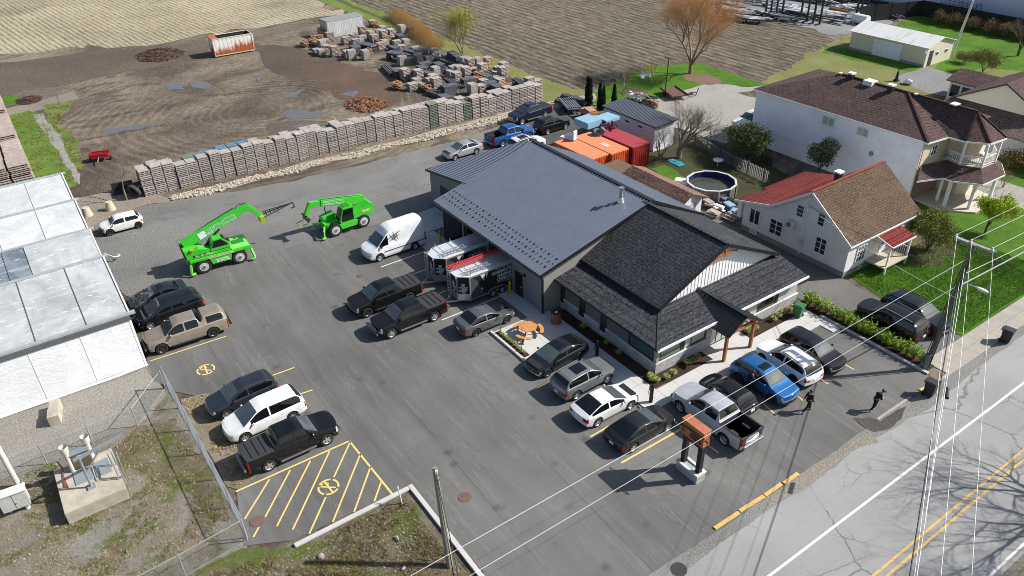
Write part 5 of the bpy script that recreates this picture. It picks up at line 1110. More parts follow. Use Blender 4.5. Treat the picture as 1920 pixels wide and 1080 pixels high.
mb = MB().box(3.9,4.25,-.5,.5,2.75,3.35); mb.build('carriage', plain('yellow green bracket',(.3,.45,.02,1),.5), ta)
mb = MB(); jb = [(4.2,-.35,3.2),(4.2,.35,3.2),(4.2,0,3.6)]; je = Vector((7.0,0,3.75))
for p in jb: mb.tube([p, tuple(je)], .045, 5)
for k in range(1,8):
    u = k/8; q = [Vector(p).lerp(je,u) for p in jb]; mb.tube([q[0],q[1],q[2],q[0]],.028,4)
mb.tube([(6.9,0,3.75),(7.05,0,3.3),(6.7,0,3.25)],.05,5).tube([(5.5,0,3.5),(5.6,0,3.1)],.03,4).build('jib', BLKM, ta)
fm = frame_mtx
text_mesh('CONSTRUCTION', .36, STR, 'lettering', ta, .003, fm(b0_+dv*3.35+Vector((0,-.295,.11)), dv, Vector((-dv.z,0,dv.x))))
text_mesh('CHRISTIAN LÉVESQUE', .31, STR, 'lettering', ta, .003, fm(b0_+dv*3.35+Vector((0,-.295,-.2)), dv, Vector((-dv.z,0,dv.x))))
MB().cb(b0_+dv*1.7+Vector((0,-.29,0)),(.6,.02,.56),0,0,-math.atan2(dv.z,dv.x)).build('decal', STR, ta)
text_mesh('EXCEL', .38, STR, 'lettering', ta, .003, fm((.1,-1.215,.86),(1,0,0),(0,0,1)), bold=.012)
MB().box(-1.0,1.1,-1.215,-1.2,1.2,1.28).box(-1.0,1.1,-1.215,-1.2,1.32,1.37).build('stripe', plain('pale stripe',(.55,.42,.35,1),.5), ta)
text_mesh('CHRISTIAN LÉVESQUE', .16, STR, 'lettering', ta, .003, fm((-1.2,-1.06,1.62),(1,0,0),(0,0,1)))
MB().cb((-2.1,-1.07,2.3),(.3,.25,.12)).cyl((-1.6,-.9,2.3),(-1.6,-.9,2.5),.06,n=8).build('beacon', plain('amber beacon',(.7,.2,.02,1),.3), ta)
MB().tube([b0_+Vector((.3,.2,.42)), b0_+dv*2.5+Vector((0,.2,.42)), b0_+dv*4.9+Vector((0,.2,.44))],.035,6).tube([b0_+dv*4.9+Vector((0,.12,.3)), b0_+dv*5.3+Vector((0,.1,.5)), b1_+dv*.2+Vector((0,.1,.3))],.03,6).build('hose', BLKM, ta)
for x in (-2.0,-1.6,-1.2): MB().box(x-.12,x+.12,-1.062,-1.05,1.55,1.75).build('side_vent', BLKM, ta)
MB().box(1.2,2.2,-.35,.35,1.5,1.53).box(1.55,1.75,.5,.9,1.5,1.54).build('deck_grating', plain('dark green grille',(.02,.2,.015,1),.6), ta); MB().box(-2.62,-2.58,-.5,.3,.85,1.1).build('number_plate', PLATE, ta)
MB().box(-2.76,-2.7,-1.0,1.05,1.6,2.2).build('counterweight', BLKM, ta); MB().box(-.7,.65,-1.22,-1.2,.58,.66).build('step', BLKM, ta)
c = (g(388.3,510.8)+g(456.7,494.5))/2; ta.location = (c.x-1.25, c.y, .0); ta.rotation_euler = (0,0,R(86))
# fixed telehandler, facing -Y in the world: local +X = forward
tb = empty('telehandler', (0,0,0), 0, 'lime green telehandler with an enclosed cab and lowered boom with fork carriage', 'telehandler')
for wx in (-1.4,1.4):
    for sg in (1,-1): bigwheel(tb, wx, sg*.98, sg)
MB().box(-2.1,2.1,-.5,.5,.55,1.1).prism([(-.7,.45,.5),(.8,.45,.5),(.95,.45,1.0),(-.85,.45,1.0)],(0,.75,0)).prism([(-.7,-1.2,.5),(.8,-1.2,.5),(.95,-1.2,1.0),(-.85,-1.2,1.0)],(0,.75,0)).build('chassis', GRN, tb, bevel=.03)
MB().prism([(-2.5,-.2,1.0),(-2.6,-.2,2.0),(-2.2,-.2,2.2),(-.5,-.2,1.45),(-.5,-.2,1.1)],(0,1.25,0)).prism([(-2.45,-1.05,.95),(-2.5,-1.05,1.6),(-1.2,-1.05,1.4),(-.5,-1.05,1.15)],(0,.6,0)).build('rear_body', GRN, tb, bevel=.04)
MB().prism([(.7,-1.1,1.0),(1.9,-1.1,1.0),(1.9,-1.1,1.35),(.7,-1.1,1.6)],(0,.95,0)).build('bonnet', GRN, tb, bevel=.05)
MB().prism([(-.6,.25,1.0),(-.65,.25,2.35),(-.5,.25,2.45),(.45,.25,2.45),(.85,.25,1.3),(.8,.25,1.0)],(0,.85,0)).build('cab', GRN, tb, bevel=.04)
MB().prism([(-.5,1.09,1.15),(-.52,1.09,2.28),(.38,1.09,2.3),(.7,1.09,1.4),(.6,1.09,1.15)],(0,.03,0)).prism([(.5,.32,2.38),(.88,.32,1.35),(.88,1.03,1.35),(.5,1.03,2.38)],(.025,0,.01)).build('cab_window', CGLASS, tb)
MB().box(-.35,.3,.35,1.0,2.45,2.5).build('roof_grille', plain('dark green grille',(.02,.2,.015,1),.6), tb)
q0, q1 = Vector((-2.25,-.35,2.15)), Vector((2.6,-.35,3.05)); dv = (q1-q0).normalized()
MB().beam(q0,q0+dv*4.2,.48,.6).build('boom', GRN, tb, bevel=.03); MB().beam(q0+dv*4.1,q1+dv*.35,.36,.44).beam(q1+dv*.25,(3.35,-.35,2.15),.32,.34).build('boom_head', GRN, tb, bevel=.03)
MB().beam((3.35,-1.15,2.0),(3.35,.45,2.0),.16,.14).beam((3.4,-1.0,1.75),(3.4,.3,1.75),.1,.1).build('fork_carriage', BLKM, tb)
for y in (-.8,.1): MB().beam((3.42,y,2.1),(3.42,y,1.55),.06,.1).beam((3.42,y,1.55),(4.2,y,1.45),.1,.05).build('fork', plain('yellow green bracket',(.3,.45,.02,1),.5), tb)
for sg in (1,-1): MB().beam((2.1,sg*.4,.9),(2.5,sg*1.15,.75),.14,.14).beam((2.5,sg*1.15,.85),(2.55,sg*1.15,.25),.12,.12).box(2.4,2.75,sg*1.15-.15,sg*1.15+.15,.18,.26).build('stabiliser', GRN2, tb)
text_mesh('CONSTRUCTION', .25, STR, 'lettering', tb, .003, fm(q0+dv*3.0+Vector((0,.255,.12)), -dv, Vector((-dv.z,0,dv.x)))); text_mesh('CHRISTIAN LÉVESQUE', .21, STR, 'lettering', tb, .003, fm(q0+dv*3.0+Vector((0,.255,-.13)), -dv, Vector((-dv.z,0,dv.x))))
MB().cb((-1.75,-.0+1.06,1.55),(.75,.02,.2)).build('decal', plain('cream decal',(.6,.5,.25,1),.5), tb)
MB().tube([q0+Vector((.3,.1,.36)), q0+dv*2+Vector((0,.1,.36)), q0+dv*4.1+Vector((0,.1,.36))],.03,6).tube([(-1.6,-.1,1.5),(-.6,-.2,2.0)],.07,8).build('hose', BLKM, tb)
MB().box(-.4,.5,1.1,1.16,.55,.62).box(-.35,.4,1.12,1.2,.3,.36).build('step', BLKM, tb); MB().box(.9,1.7,-1.115,-1.1,1.1,1.3).build('side_vent', BLKM, tb); MB().blob((.75,1.25,2.0),(.06,.1,.14),8,5,0).build('mirror', BLKM, tb); MB().cyl((1.3,-.9,1.5),(1.3,-.9,2.1),.05,n=8).build('exhaust', BLKM, tb)
c = (g(630,442.5)+g(685,427.5))/2; tb.location = (c.x-1.2, c.y, 0); tb.rotation_euler = (0,0,R(-88))
# the visible (+X world) side of each machine carries the cab and lettering; mirror machine A so its cab side faces the yard entrance

# ------------------------------------------------------------ enclosed work trailers
TRB = m_siding('black trailer skin', (.012,.012,.014,1), .6, True, .05, .2); TRW = plain('white trailer roof', (.6,.62,.64,1), .35, .2, var=.05); ALU = plain('aluminium trim', (.5,.5,.5,1), .35, .7); LET = plain('trailer lettering white',(.6,.6,.6,1),.5)
def trailer(label, red):
    t = empty('trailer', (0,0,0), 0, label, 'trailer')      # local +X = nose, length 4.2 box + V nose
    Lb, Wb, z0, z1 = 4.4, 2.15, .45, 2.5
    MB().prism([(-Lb/2,-Wb/2,z0),(Lb/2,-Wb/2,z0),(Lb/2+.75,-.42,z0),(Lb/2+.75,.42,z0),(Lb/2,Wb/2,z0),(-Lb/2,Wb/2,z0)],(0,0,z1-z0)).build('body', TRB, t)
    MB().prism([(-Lb/2-.03,-Wb/2-.03,z1),(Lb/2+.05,-Wb/2-.03,z1),(Lb/2+.83,-.45,z1),(Lb/2+.83,.45,z1),(Lb/2+.05,Wb/2+.03,z1),(-Lb/2-.03,Wb/2+.03,z1)],(0,0,.07)).build('roof', TRW, t, bevel=.02)
    mb = MB()
    for x,y in ((Lb/2,Wb/2),(Lb/2,-Wb/2),(Lb/2+.76,.43),(Lb/2+.76,-.43),(-Lb/2,Wb/2),(-Lb/2,-Wb/2)): mb.box(x-.05,x+.05,y-.05,y+.05,z0,z1)
    mb.beam((Lb/2+.02,Wb/2+.01,z0+.3),(Lb/2+.78,.45,z0+.3),.03,.6).beam((Lb/2+.02,-Wb/2-.01,z0+.3),(Lb/2+.78,-.45,z0+.3),.03,.6).beam((Lb/2+.78,-.45,z0+.3),(Lb/2+.78,.45,z0+.3),.03,.6)
    mb.beam((-Lb/2,Wb/2+.01,z0+.05),(Lb/2,Wb/2+.01,z0+.05),.03,.1).beam((-Lb/2,Wb/2+.01,z1-.06),(Lb/2,Wb/2+.01,z1-.06),.03,.12); mb.build('trim', ALU, t)
    for x in (-.68,.17):
        for sg in (1,-1):
            w_ = MB().cyl((x,sg*(Wb/2-.18),.34),(x,sg*(Wb/2+.06),.34),.34,n=20).build('wheel', TYRE, t); MB().cyl((x,sg*(Wb/2+.055),.34),(x,sg*(Wb/2+.075),.34),.2,n=14).build('rim', ALU, w_)
    for sg in (1,-1):
        f = MB(); pts = [(-1.13,.42),(-1.03,.7),(-.73,.82),(.22,.82),(.52,.7),(.62,.42)]
        for a,b in zip(pts,pts[1:]): f.beam((a[0],sg*(Wb/2+.06),a[1]),(b[0],sg*(Wb/2+.06),b[1]),.2,.03)
        f.build('mudguard', ALU, t)
    MB().beam((Lb/2+.2,.7,.4),(Lb/2+1.75,0,.42),.08,.1).beam((Lb/2+.2,-.7,.4),(Lb/2+1.75,0,.42),.08,.1).cyl((Lb/2+1.3,0,.1),(Lb/2+1.3,0,.85),.05,n=8).build('drawbar', ALU, t)
    m = MB(); 
    for y in (-.42,-.02): m.beam((Lb/2+.95,y-.25,.5),(Lb/2+.95,y-.25,2.75),.05,.05)
    for k in range(8): m.beam((Lb/2+.95,-.67,.65+k*.28),(Lb/2+.95,-.27,.65+k*.28),.035,.035)
    m.beam((Lb/2+.5,-.47,2.7),(Lb/2+.95,-.47,2.7),.05,.05).build('ladder', ALU, t)
    m = MB()
    for x in (Lb/2-.2,.6,-1.7):
        for y in (-.95,.95): m.beam((x,y,z1+.05),(x,y,z1+.42),.04,.04)
        m.beam((x,-.95,z1+.3),(x,.95,z1+.3),.04,.04)
    m.beam((-1.7,.95,z1+.38),(Lb/2-.2,.95,z1+.38),.035,.035).build('roof_rack', ALU, t)
    ld = MB(); y0 = .5
    for y in (y0,y0+.34): ld.beam((-2.0,y,z1+.36),(Lb/2+.1,y,z1+.36),.04,.08)
    for k in range(14): ld.beam((-1.9+k*.31,y0,z1+.36),(-1.9+k*.31,y0+.34,z1+.36),.04,.03)
    o = ld.build('rack_ladder', ALU); lads.append((o,t,'bare aluminium ladder lying on the roof rack of the '+('near' if red else 'far')+' black trailer'))
    # graphics on the camera side (+Y local): lettering and a pale house emblem
    ys = Wb/2+.006
    for s_, z, sz in (('CONSTRUCTION',2.02,.36),('CHRISTIAN',1.68,.32),('LÉVESQUE',1.34,.36)): text_mesh(s_, sz, LET, 'lettering', t, .003, fm((-.95,ys,z),(-1,0,0),(0,0,1)), xs=.8, bold=.014)
    MB().box(-1.7,-1.15,ys-.004,ys,2.27,2.3).box(-.75,-.2,ys-.004,ys,2.27,2.3).cyl((-.95,ys-.004,2.29),(-.95,ys,2.29),.07,n=12).box(-1.65,-.25,ys-.004,ys,1.1,1.13).box(-1.65,-1.0,ys-.004,ys,1.0,1.03).build('graphic_line', LET, t)
    MB().add([(Lb/2-.05,ys,.6),(.9,ys,.6),(1.6,ys,2.1),(Lb/2-.05,ys,2.4)],[(0,1,2,3)]).build('side_graphic', plain('charcoal graphic',(.07,.07,.075,1),.4), t, fix=False)
    MB().add([(.75,ys+.002,2.4),(.95,ys+.002,1.75),(1.25,ys+.002,2.4)],[(0,1,2)]).add([(.5,ys+.002,2.4),(.7,ys+.002,1.9),(.7,ys+.002,2.4)],[(0,1,2)]).add([(1.0,ys+.002,1.05),(1.25,ys+.002,1.05),(1.12,ys+.002,1.25)],[(0,1,2)]).build('side_graphic', LET, t, fix=False)
    xf = Lb/2+.79
    em = MB(); 
    em.box(xf,xf+.012,-.28,.28,1.3,1.42).box(xf,xf+.012,-.1,.14,1.0,1.75).add([(xf+.012,-.22,1.75),(xf+.012,.2,1.75),(xf+.012,0,2.15)],[(0,1,2)]).box(xf,xf+.012,-.2,-.05,1.15,1.55).box(xf,xf+.012,.15,.3,1.5,1.62)
    em.build('house_emblem', plain('emblem grey',(.4,.42,.45,1),.5), t, fix=False)
    # oblique nose panels (camera side) with emblem bars
    n0 = Vector((Lb/2+.03,Wb/2+.01,0)); n1 = Vector((Lb/2+.77,.45,0)); u = (n1-n0).normalized(); nn = Vector((-u.y,u.x,0)); nn = nn if nn.y > 0 else -nn
    e = MB()
    for a,b,zA,zB in ((.15,.8,1.55,1.68),(.35,.62,1.1,1.95),(.2,.4,1.3,1.5),(.6,.85,1.25,1.4)):
        e.add([n0+u*a+nn*.02+Vector((0,0,zA)), n0+u*b+nn*.02+Vector((0,0,zA)), n0+u*b+nn*.02+Vector((0,0,zB)), n0+u*a+nn*.02+Vector((0,0,zB))],[(0,1,2,3)])
    e.build('house_emblem', plain('emblem grey',(.4,.42,.45,1),.5), t, fix=False)
    for y in (-.45,.45): MB().cyl((Lb/2+.8,y,z1-.06),(Lb/2+.86,y,z1-.06),.06,n=10).build('marker_light', LET, t)
    return t
lads = []
t1 = trailer('black enclosed work trailer with a red ladder on its roof, nearest the yellow bollard', True); t1.location = (-5.3,-1.55,0); t1.rotation_euler = (0,0,R(-90))
t2 = trailer('black enclosed work trailer with bare white roof, second from the bollard', False); t2.location = (-8.75,-1.55,0); t2.rotation_euler = (0,0,R(-90))
for o,t,lb in lads: o.location = t.location; o.rotation_euler = t.rotation_euler; T(o, lb, 'ladder')
rl = MB()
for y in (-.62,-.22): rl.beam((-3.2,y,0),(2.6,y,0),.05,.1)
for k in range(19): rl.beam((-3.1+k*.31,-.62,0),(-3.1+k*.31,-.22,0),.04,.035)
for y in (-.55,-.29): rl.beam((-2.6,y,.11),(2.9,y,.11),.045,.09)
for k in range(17): rl.beam((-2.5+k*.32,-.55,.11),(-2.5+k*.32,-.29,.11),.035,.03)
o = rl.build('ladder', plain('red fibreglass',(.5,.045,.04,1),.5)); o.location=(-5.35,-1.9,2.9); o.rotation_euler=(0,0,R(-90)); T(o,'long red extension ladder strapped on the near black trailer roof','ladder')
# ------------------------------------------------------------ pallets and yard stock
def m_pallet(name, a, b, c3):
    t = NT(name); oi = t.n.new('ShaderNodeObjectInfo'); n = t.noise(2.2,5,.8,src=t.mapping((1,1,2.5))); c = t.ramp(n,[(.3,a),(.55,b),(.75,c3)])
    c = t.mix(t.math('MULTIPLY', oi.outputs['Random'], .35), c, tuple(x*.55 for x in b[:3])+(1,)); t.col(c); t.bump(n,.3,.01); return t.fin(.9, spec=.2)
PAL = m_pallet('weathered pallet wood', S(156,144,136,.9), S(190,180,172,.9), S(216,208,202,.9)); PALP = m_pallet('pinkish pallet wood', S(150,132,120,.9), S(186,170,160,.9), S(222,212,206,.9))
PALO = m_pallet('fresh orange pallet wood', S(176,134,96), S(200,160,120), S(216,190,160)); PALB = m_pallet('blue painted pallet wood', S(70,118,150), S(120,150,168), S(170,182,186)); PALG = m_pallet('green stained pallet wood', S(80,110,92), S(140,146,134), S(172,168,158))
WRAPM = m_pallet('wrapped pale blocks', S(150,143,137), S(182,176,170), S(214,210,206)); DKST = m_pallet('dark formwork steel', S(70,72,78), S(104,106,110), S(150,150,152))
def pallet_stack(n, mat, name='pallet_stack', jit=.03, seed=0, lx=1.22, ly=1.05, h=.19):
    q = random.Random(seed); mb = MB()
    for k in range(n):
        ox, oy, z = q.uniform(-jit,jit), q.uniform(-jit,jit), k*h
        for j in (-1,0,1): mb.box(ox-lx/2+.05,ox+lx/2-.05,oy+j*(ly/2-.1)-.045,oy+j*(ly/2-.1)+.045,z+.03,z+h-.06)
        for j in (-1,0,1): mb.box(ox+j*(lx/2-.06)-.05,ox+j*(lx/2-.06)+.05,oy-ly/2,oy+ly/2,z,z+.03)
        if k == n-1:
            for j in range(7): x0_ = ox-lx/2+j*(lx/7); mb.box(x0_+.012,x0_+lx/7-.012,oy-ly/2,oy+ly/2,z+h-.04,z+h)
        else: mb.box(ox-lx/2,ox+lx/2,oy-ly/2,oy+ly/2,z+h-.06,z+h)
    return mb.build(name, mat, fix=False)
def scatter_src(o): o.location = (0,0,-60); return o
protos = {}
def put(key, maker, loc, rz, label, cat, group, scale=None):
    if key not in protos:
        protos[key] = maker(); o = protos[key]
    else:
        o = protos[key].copy(); col.objects.link(o)
        for ch in protos[key].children: c = ch.copy(); col.objects.link(c); c.parent = o
    o.location = loc; o.rotation_euler = (0,0,rz)
    if scale: o.scale = scale
    T(o, label, cat, group); return o
q = random.Random(11); n_ = 42
for row in (0,1):
    for i in range(n_):
        u = (i+.5)/n_; x = -40.85+2.25*u - row*1.32; y = -19.5+48.0*u
        if row == 1 and q.random() < .12: continue
        nn = (15 if u < .75 else 13) - q.choice((0,0,0,1,1,2)) - (1 if row else 0)
        mat, mk = PAL, 'p'
        r_ = q.random(); lab = 'grey weathered pallet stack in the long double row beside the stone edging'; gr = 'pallet stacks in the long row'
        if row == 1 and 5 <= i <= 9: mat, mk, lab, gr = (PALB,'b','blue painted pallet stack in the back line of the long row','blue pallet stacks')
        elif row == 1 and i in (11,12): mat, mk, lab, gr = (PALO,'o','fresh orange pallet stack in the back line of the long row','orange pallet stacks')
        elif r_ < .06: mat, mk, lab, gr = (PALG,'g','green tinged pallet stack within the long row','green tinged pallet stacks')
        sd = q.randrange(3)
        put((mk,nn,sd), lambda: pallet_stack(nn,mat,'pallet_stack',.03,sd*7+nn), (x+q.uniform(-.06,.06),y,0), R(-2.6)+q.uniform(-.03,.03), lab, 'pallet stack', gr)
# yard stock zones
def inside(p, poly):
    c = False; n = len(poly)
    for i in range(n):
        a, b = poly[i], poly[i-1]
        if (a[1] > p[1]) != (b[1] > p[1]) and p[0] < (b[0]-a[0])*(p[1]-a[1])/(b[1]-a[1])+a[0]: c = not c
    return c
def wrapblock():
    mb = MB(); mb.box(-.6,.6,-.5,.5,.12,1.15)
    for k in range(-2,3): mb.box(-.62,.62,k*.2-.03,k*.2+.03,0,.12)
    for z in (.35,.62,.9): mb.box(-.615,.615,-.515,.515,z,z+.03)
    for k in (-.3,.3): mb.box(k-.015,k+.015,-.515,.515,.1,1.165)
    return mb.build('block_stack', WRAPM, fix=False)
def darkstack():
    mb = MB()
    for k in range(6):
        z = k*.16
        for j in range(4): mb.box(-.9,.9,-.55+j*.36,-.55+j*.36+.06,z,z+.14)
        for x in (-.88,-.3,.3,.84): mb.box(x,x+.05,-.55,.59,z+.02,z+.12)
    mb.box(-.9,.9,-.55,.59,.95,.98); return mb.build('formwork_stack', DKST, fix=False)
def beams():
    mb = MB(); q = random.Random(3)
    for k in range(14):
        y = -.6+(k%5)*.28+q.uniform(-.03,.03); z = (k//5)*.16; mb.box(-2.2+q.uniform(-.2,.2),2.2+q.uniform(-.2,.2),y,y+.16,z+.05,z+.19)
    return mb.build('beam_bundle', DKST, fix=False)
def boardpile():
    mb = MB(); q = random.Random(5)
    for k in range(70): mb.cb((q.uniform(-.6,.6),q.uniform(-.5,.5),.08+k*.012+q.uniform(0,.06)),(q.uniform(.5,1.2),.12,.03),q.uniform(-.5,.5),q.uniform(-.12,.12),q.uniform(-.12,.12))
    return mb.build('board_pile', PALO, fix=False)
zones = [('beside the white container', [tuple(g(*p).xy) for p in ((566,95),(560,75),(590,66),(640,62),(690,45),(770,60),(790,75),(778,88),(725,98),(700,112),(640,112),(600,110))], 1.75),
         ('between the mud and ploughed field', [tuple(g(*p).xy) for p in ((742,165),(748,150),(720,128),(760,118),(790,96),(850,112),(885,118),(950,124),(1012,162),(985,172),(930,176),(880,178),(845,190),(822,188),(815,165),(800,172),(775,178))], 1.7)]
q = random.Random(21); cnt = 0
for zn, poly, st in zones:
    x0_, x1_ = min(p[0] for p in poly), max(p[0] for p in poly); y0_, y1_ = min(p[1] for p in poly), max(p[1] for p in poly)
    far = 'container' in zn
    yy = y0_
    while yy < y1_:
        xx = x0_
        while xx < x1_:
            p = (xx+q.uniform(-.15,.15), yy+q.uniform(-.15,.15))
            if inside(p, poly) and q.random() < .72 and noise.noise(Vector((p[0]*.22,p[1]*.22,9.))) > -.24:
                r_ = q.random(); rz = q.choice((0,0,math.pi/2))+q.uniform(-.07,.07); loc = (p[0],p[1],0)
                if r_ < .42:
                    nn = q.choice((3,5,6,8)); mm = (PALP if q.random()<.6 else PAL); 
                    put(('z',nn,mm.name), lambda: pallet_stack(nn,mm,'pallet_stack',.05,nn), loc, rz, ('pinkish' if mm is PALP else 'grey')+' pallet stack of the jumbled yard stock '+zn, 'pallet stack', 'loose pallet stacks '+zn)
                elif r_ < .66: put('wrap', wrapblock, loc, rz, 'pale strapped block stack in the yard stock '+zn, 'block stack', 'strapped block stacks '+zn, (1,1,q.choice((.6,.8,1.2))))
                elif r_ < .84: put('dark', darkstack, loc, rz, 'dark steel formwork stack in the yard stock '+zn, 'formwork', 'formwork stacks '+zn, (1,1,q.choice((.6,1,1.3))))
                elif r_ < .92: put('pile', boardpile, loc, rz, 'loose pile of orange boards in the yard stock '+zn, 'board pile', 'loose board piles '+zn)
                elif far is False: put('beam', beams, loc, q.uniform(-.3,.3), 'bundle of dark steel beams in the yard stock '+zn, 'beams', 'beam bundles '+zn)
            xx += st*.92
        yy += st*.82
# pallets left of the ditch
for i in range(9):
    for j in range(5):
        x = -76.5+i*3.35; y = -28.9-j*2.0
        if i == 8 and j > 2: continue
        put(('big',i%3), lambda: pallet_stack(14+i%3,PALP,'timber_stack',.09,i,3.1,1.8,.2), (x,y,0), q.uniform(-.02,.02), 'tall pinkish timber stack in the block between ditch and greenhouse', 'timber stack', 'timber stacks left of the ditch')
# bark and rubble heaps
def heap(name, px, py, r, hgt, mat, label, n=900, sz=.35, seed=1):
    q = random.Random(seed); p = g(px,py); mb = MB()
    for k in range(n):
        a = q.uniform(0,6.283); d = math.sqrt(q.random())*r; z = hgt*(1-(d/r)**1.5)*q.uniform(.1,1)
        mb.cb((d*math.cos(a)*1.2,d*math.sin(a),z),(q.uniform(.3,1)*sz*1.8,q.uniform(.3,1)*sz*.6,q.uniform(.3,1)*sz*.4),q.uniform(0,3),q.uniform(-.6,.6),q.uniform(-.6,.6))
    mb.add([(0,0,hgt*.75)]+[(r*1.1*math.cos(i*.5236),r*.95*math.sin(i*.5236),0) for i in range(12)],[(0,1+i,1+(i+1)%12) for i in range(12)])
    o = mb.build(name, mat, fix=False); o.location = (p.x,p.y,0); return T(o,label,'debris heap')
heap('debris_heap', 685,196, 2.6,.8, plain('broken wood pieces', S(140,100,72), .9, var=.35, sc=6), 'heap of broken orange brown wood in front of the pallet row', 700,.3,2)
heap('debris_heap', 300,103, 3.6,.7, plain('dark bark', S(84,62,50), .95, var=.3, sc=6), 'dark bark heap near the rusty roll-off container', 500,.3,3)
heap('debris_heap', 55,188, 1.6,.5, plain('dark bark', S(84,62,50), .95, var=.3, sc=6), 'small soil and brush heap beside the culvert', 260,.25,4)
# stones along the pallet row
mb = MB(); q = random.Random(4)
for k in range(3600):
    u = q.random(); y = -17.5+50*u; x = -38.85+2.3*u+q.random()**.8*1.45*(1+.25*math.sin(y*.8)); s = q.uniform(.06,.2)
    mb.blob((x,y,s*.3),(s*q.uniform(.7,1.3),s*q.uniform(.7,1.3),s*.7),5,3,.3,k)
t_ = NT('edging stones'); oi = t_.noise(7,2,.9); t_.col(t_.ramp(oi,[(.35,S(140,126,106)),(.5,S(184,172,150)),(.65,S(218,212,200))])); STN = t_.fin(.9)
o = mb.build('edging_stones', STN, fix=False); T(o, None, None, None, 'stuff')

# rusty roll-off container, white container
def ribbed_box(t, L, Wd, H, mat, mroof, open_top=False, z=0., rib=.3, par_name='body'):
    mb = MB()
    if open_top: mb.box(-L/2,L/2,-Wd/2,-Wd/2+.06,z,z+H).box(-L/2,L/2,Wd/2-.06,Wd/2,z,z+H).box(-L/2,-L/2+.06,-Wd/2+.06,Wd/2-.06,z,z+H).box(L/2-.06,L/2,-Wd/2+.06,Wd/2-.06,z,z+H).box(-L/2,L/2,-Wd/2,Wd/2,z,z+.05)
    else: mb.box(-L/2,L/2,-Wd/2,Wd/2,z,z+H)
    mb.build(par_name, mat, t)
    rb = MB(); k = -L/2+rib/2
    while k < L/2-.05:
        for sg in (1,-1): rb.box(k,k+rib*.5,sg*Wd/2-.02,sg*Wd/2+.02+.015*sg,z+.12,z+H-.1)
        k += rib
    k = -Wd/2+rib/2
    while k < Wd/2-.05:
        for sg in (1,-1): rb.box(sg*L/2-.02,sg*L/2+.02+.015*sg,k,k+rib*.5,z+.12,z+H-.1)
        k += rib
    rb.build('corrugation', mat, t)
    fr = MB()
    for x in (-L/2,L/2):
        for y in (-Wd/2,Wd/2): fr.box(x-.05,x+.05,y-.05,y+.05,z,z+H+.02)
    for y in (-Wd/2,Wd/2): fr.box(-L/2,L/2,y-.045,y+.045,z+H-.1,z+H+.02).box(-L/2,L/2,y-.045,y+.045,z,z+.12)
    for x in (-L/2,L/2): fr.box(x-.045,x+.045,-Wd/2,Wd/2,z+H-.1,z+H+.02)
    fr.build('frame', mroof, t)
    if not open_top:
        rf = MB().box(-L/2+.05,L/2-.05,-Wd/2+.05,Wd/2-.05,z+H,z+H+.015); k = -L/2+.15
        while k < L/2-.1: rf.box(k,k+.08,-Wd/2+.1,Wd/2-.1,z+H+.015,z+H+.035); k += .27
        rf.build('roof', mroof, t)
t_ = NT('rusty white paint'); n1 = t_.noise(1.0,6,.75,src=t_.mapping((1,1,.3))); sp = t_.n.new('ShaderNodeSeparateXYZ'); t_.link(t_.co, sp.inputs[0])
hh = t_.math('ADD', t_.math('MULTIPLY',sp.outputs[2],-.22), n1); t_.col(t_.mix(t_.ramp(hh,[(.14,0),(.3,1)]), S(226,222,214,.95), S(176,96,44))); RWH = t_.fin(.75)
t = empty('roll_off_container', (-86.9,4.4,0), R(88), 'rusty white open-top steel container standing alone in the dirt', 'container'); ribbed_box(t, 6.0, 2.6, 2.6, RWH, plain('worn white rim', S(214,208,196), .7), True, .15, .62)
MB().box(1.0-4.1,-2.15,-1.3,1.3,2.76,2.8).build('rusty_lid', plain('rusty lid', S(190,104,66), .8, var=.2), t)
MB().box(-2.9,2.9,-1.23,1.23,.25,.3).box(-2.92,2.92,-1.235,-1.2,.3,2.7).box(-2.92,2.92,1.2,1.235,.3,2.7).box(-2.93,-2.9,-1.2,1.2,.3,2.7).box(2.9,2.93,-1.2,1.2,.3,2.7).build('inside', plain('inside shade paint', (.02,.02,.02,1), .9), t)  # added black lining; the shade inside the open container is put into its colour
c = (g(620,74)+g(680,58))/2; t = empty('shipping_container', (c.x-1.4,c.y,0), R(92), 'weathered white shipping container behind the stacked yard stock', 'container'); ribbed_box(t, 6.6, 2.6, 2.7, plain('dirty white steel', S(210,210,208), .7, var=.14, sc=1.2), plain('grey green roof', S(160,166,160), .8, var=.1))
OR1 = plain('orange container side', S(206,84,40,.85), .6, var=.12); OR2 = plain('faded orange container roof', S(226,142,98,.85), .65, var=.07, sc=1.); RD1 = plain('red container side', S(150,38,28), .55, var=.1); RD2 = plain('faded red container roof', S(176,66,74), .6, var=.1)
for y, dz, lb in ((19.1,0,'orange shipping container nearest the workshop roof'),(21.45,.05,'orange shipping container between the red container and its orange twin')):
    t = empty('shipping_container', (-18.9+(.25 if y>20 else 0),y,0), R(1.5), lb, 'container'); ribbed_box(t, 5.9, 2.3, 2.35+dz, OR1, OR2)
    if y > 20: MB().box(.2,1.3,-.35,.25,2.43,2.445).build('roof_mark', plain('pink white smear', S(236,200,196), .7), t)
    MB().box(-2.2,-2.1,-1.19,-1.17,.3,2.1).build('lock_rod', WTRIM, t)
t = empty('shipping_container', (-18.4,24.1,0), R(1.5), 'dark red shipping container between the orange ones and metal shed', 'container'); ribbed_box(t, 5.9, 2.3, 2.5, RD1, RD2)
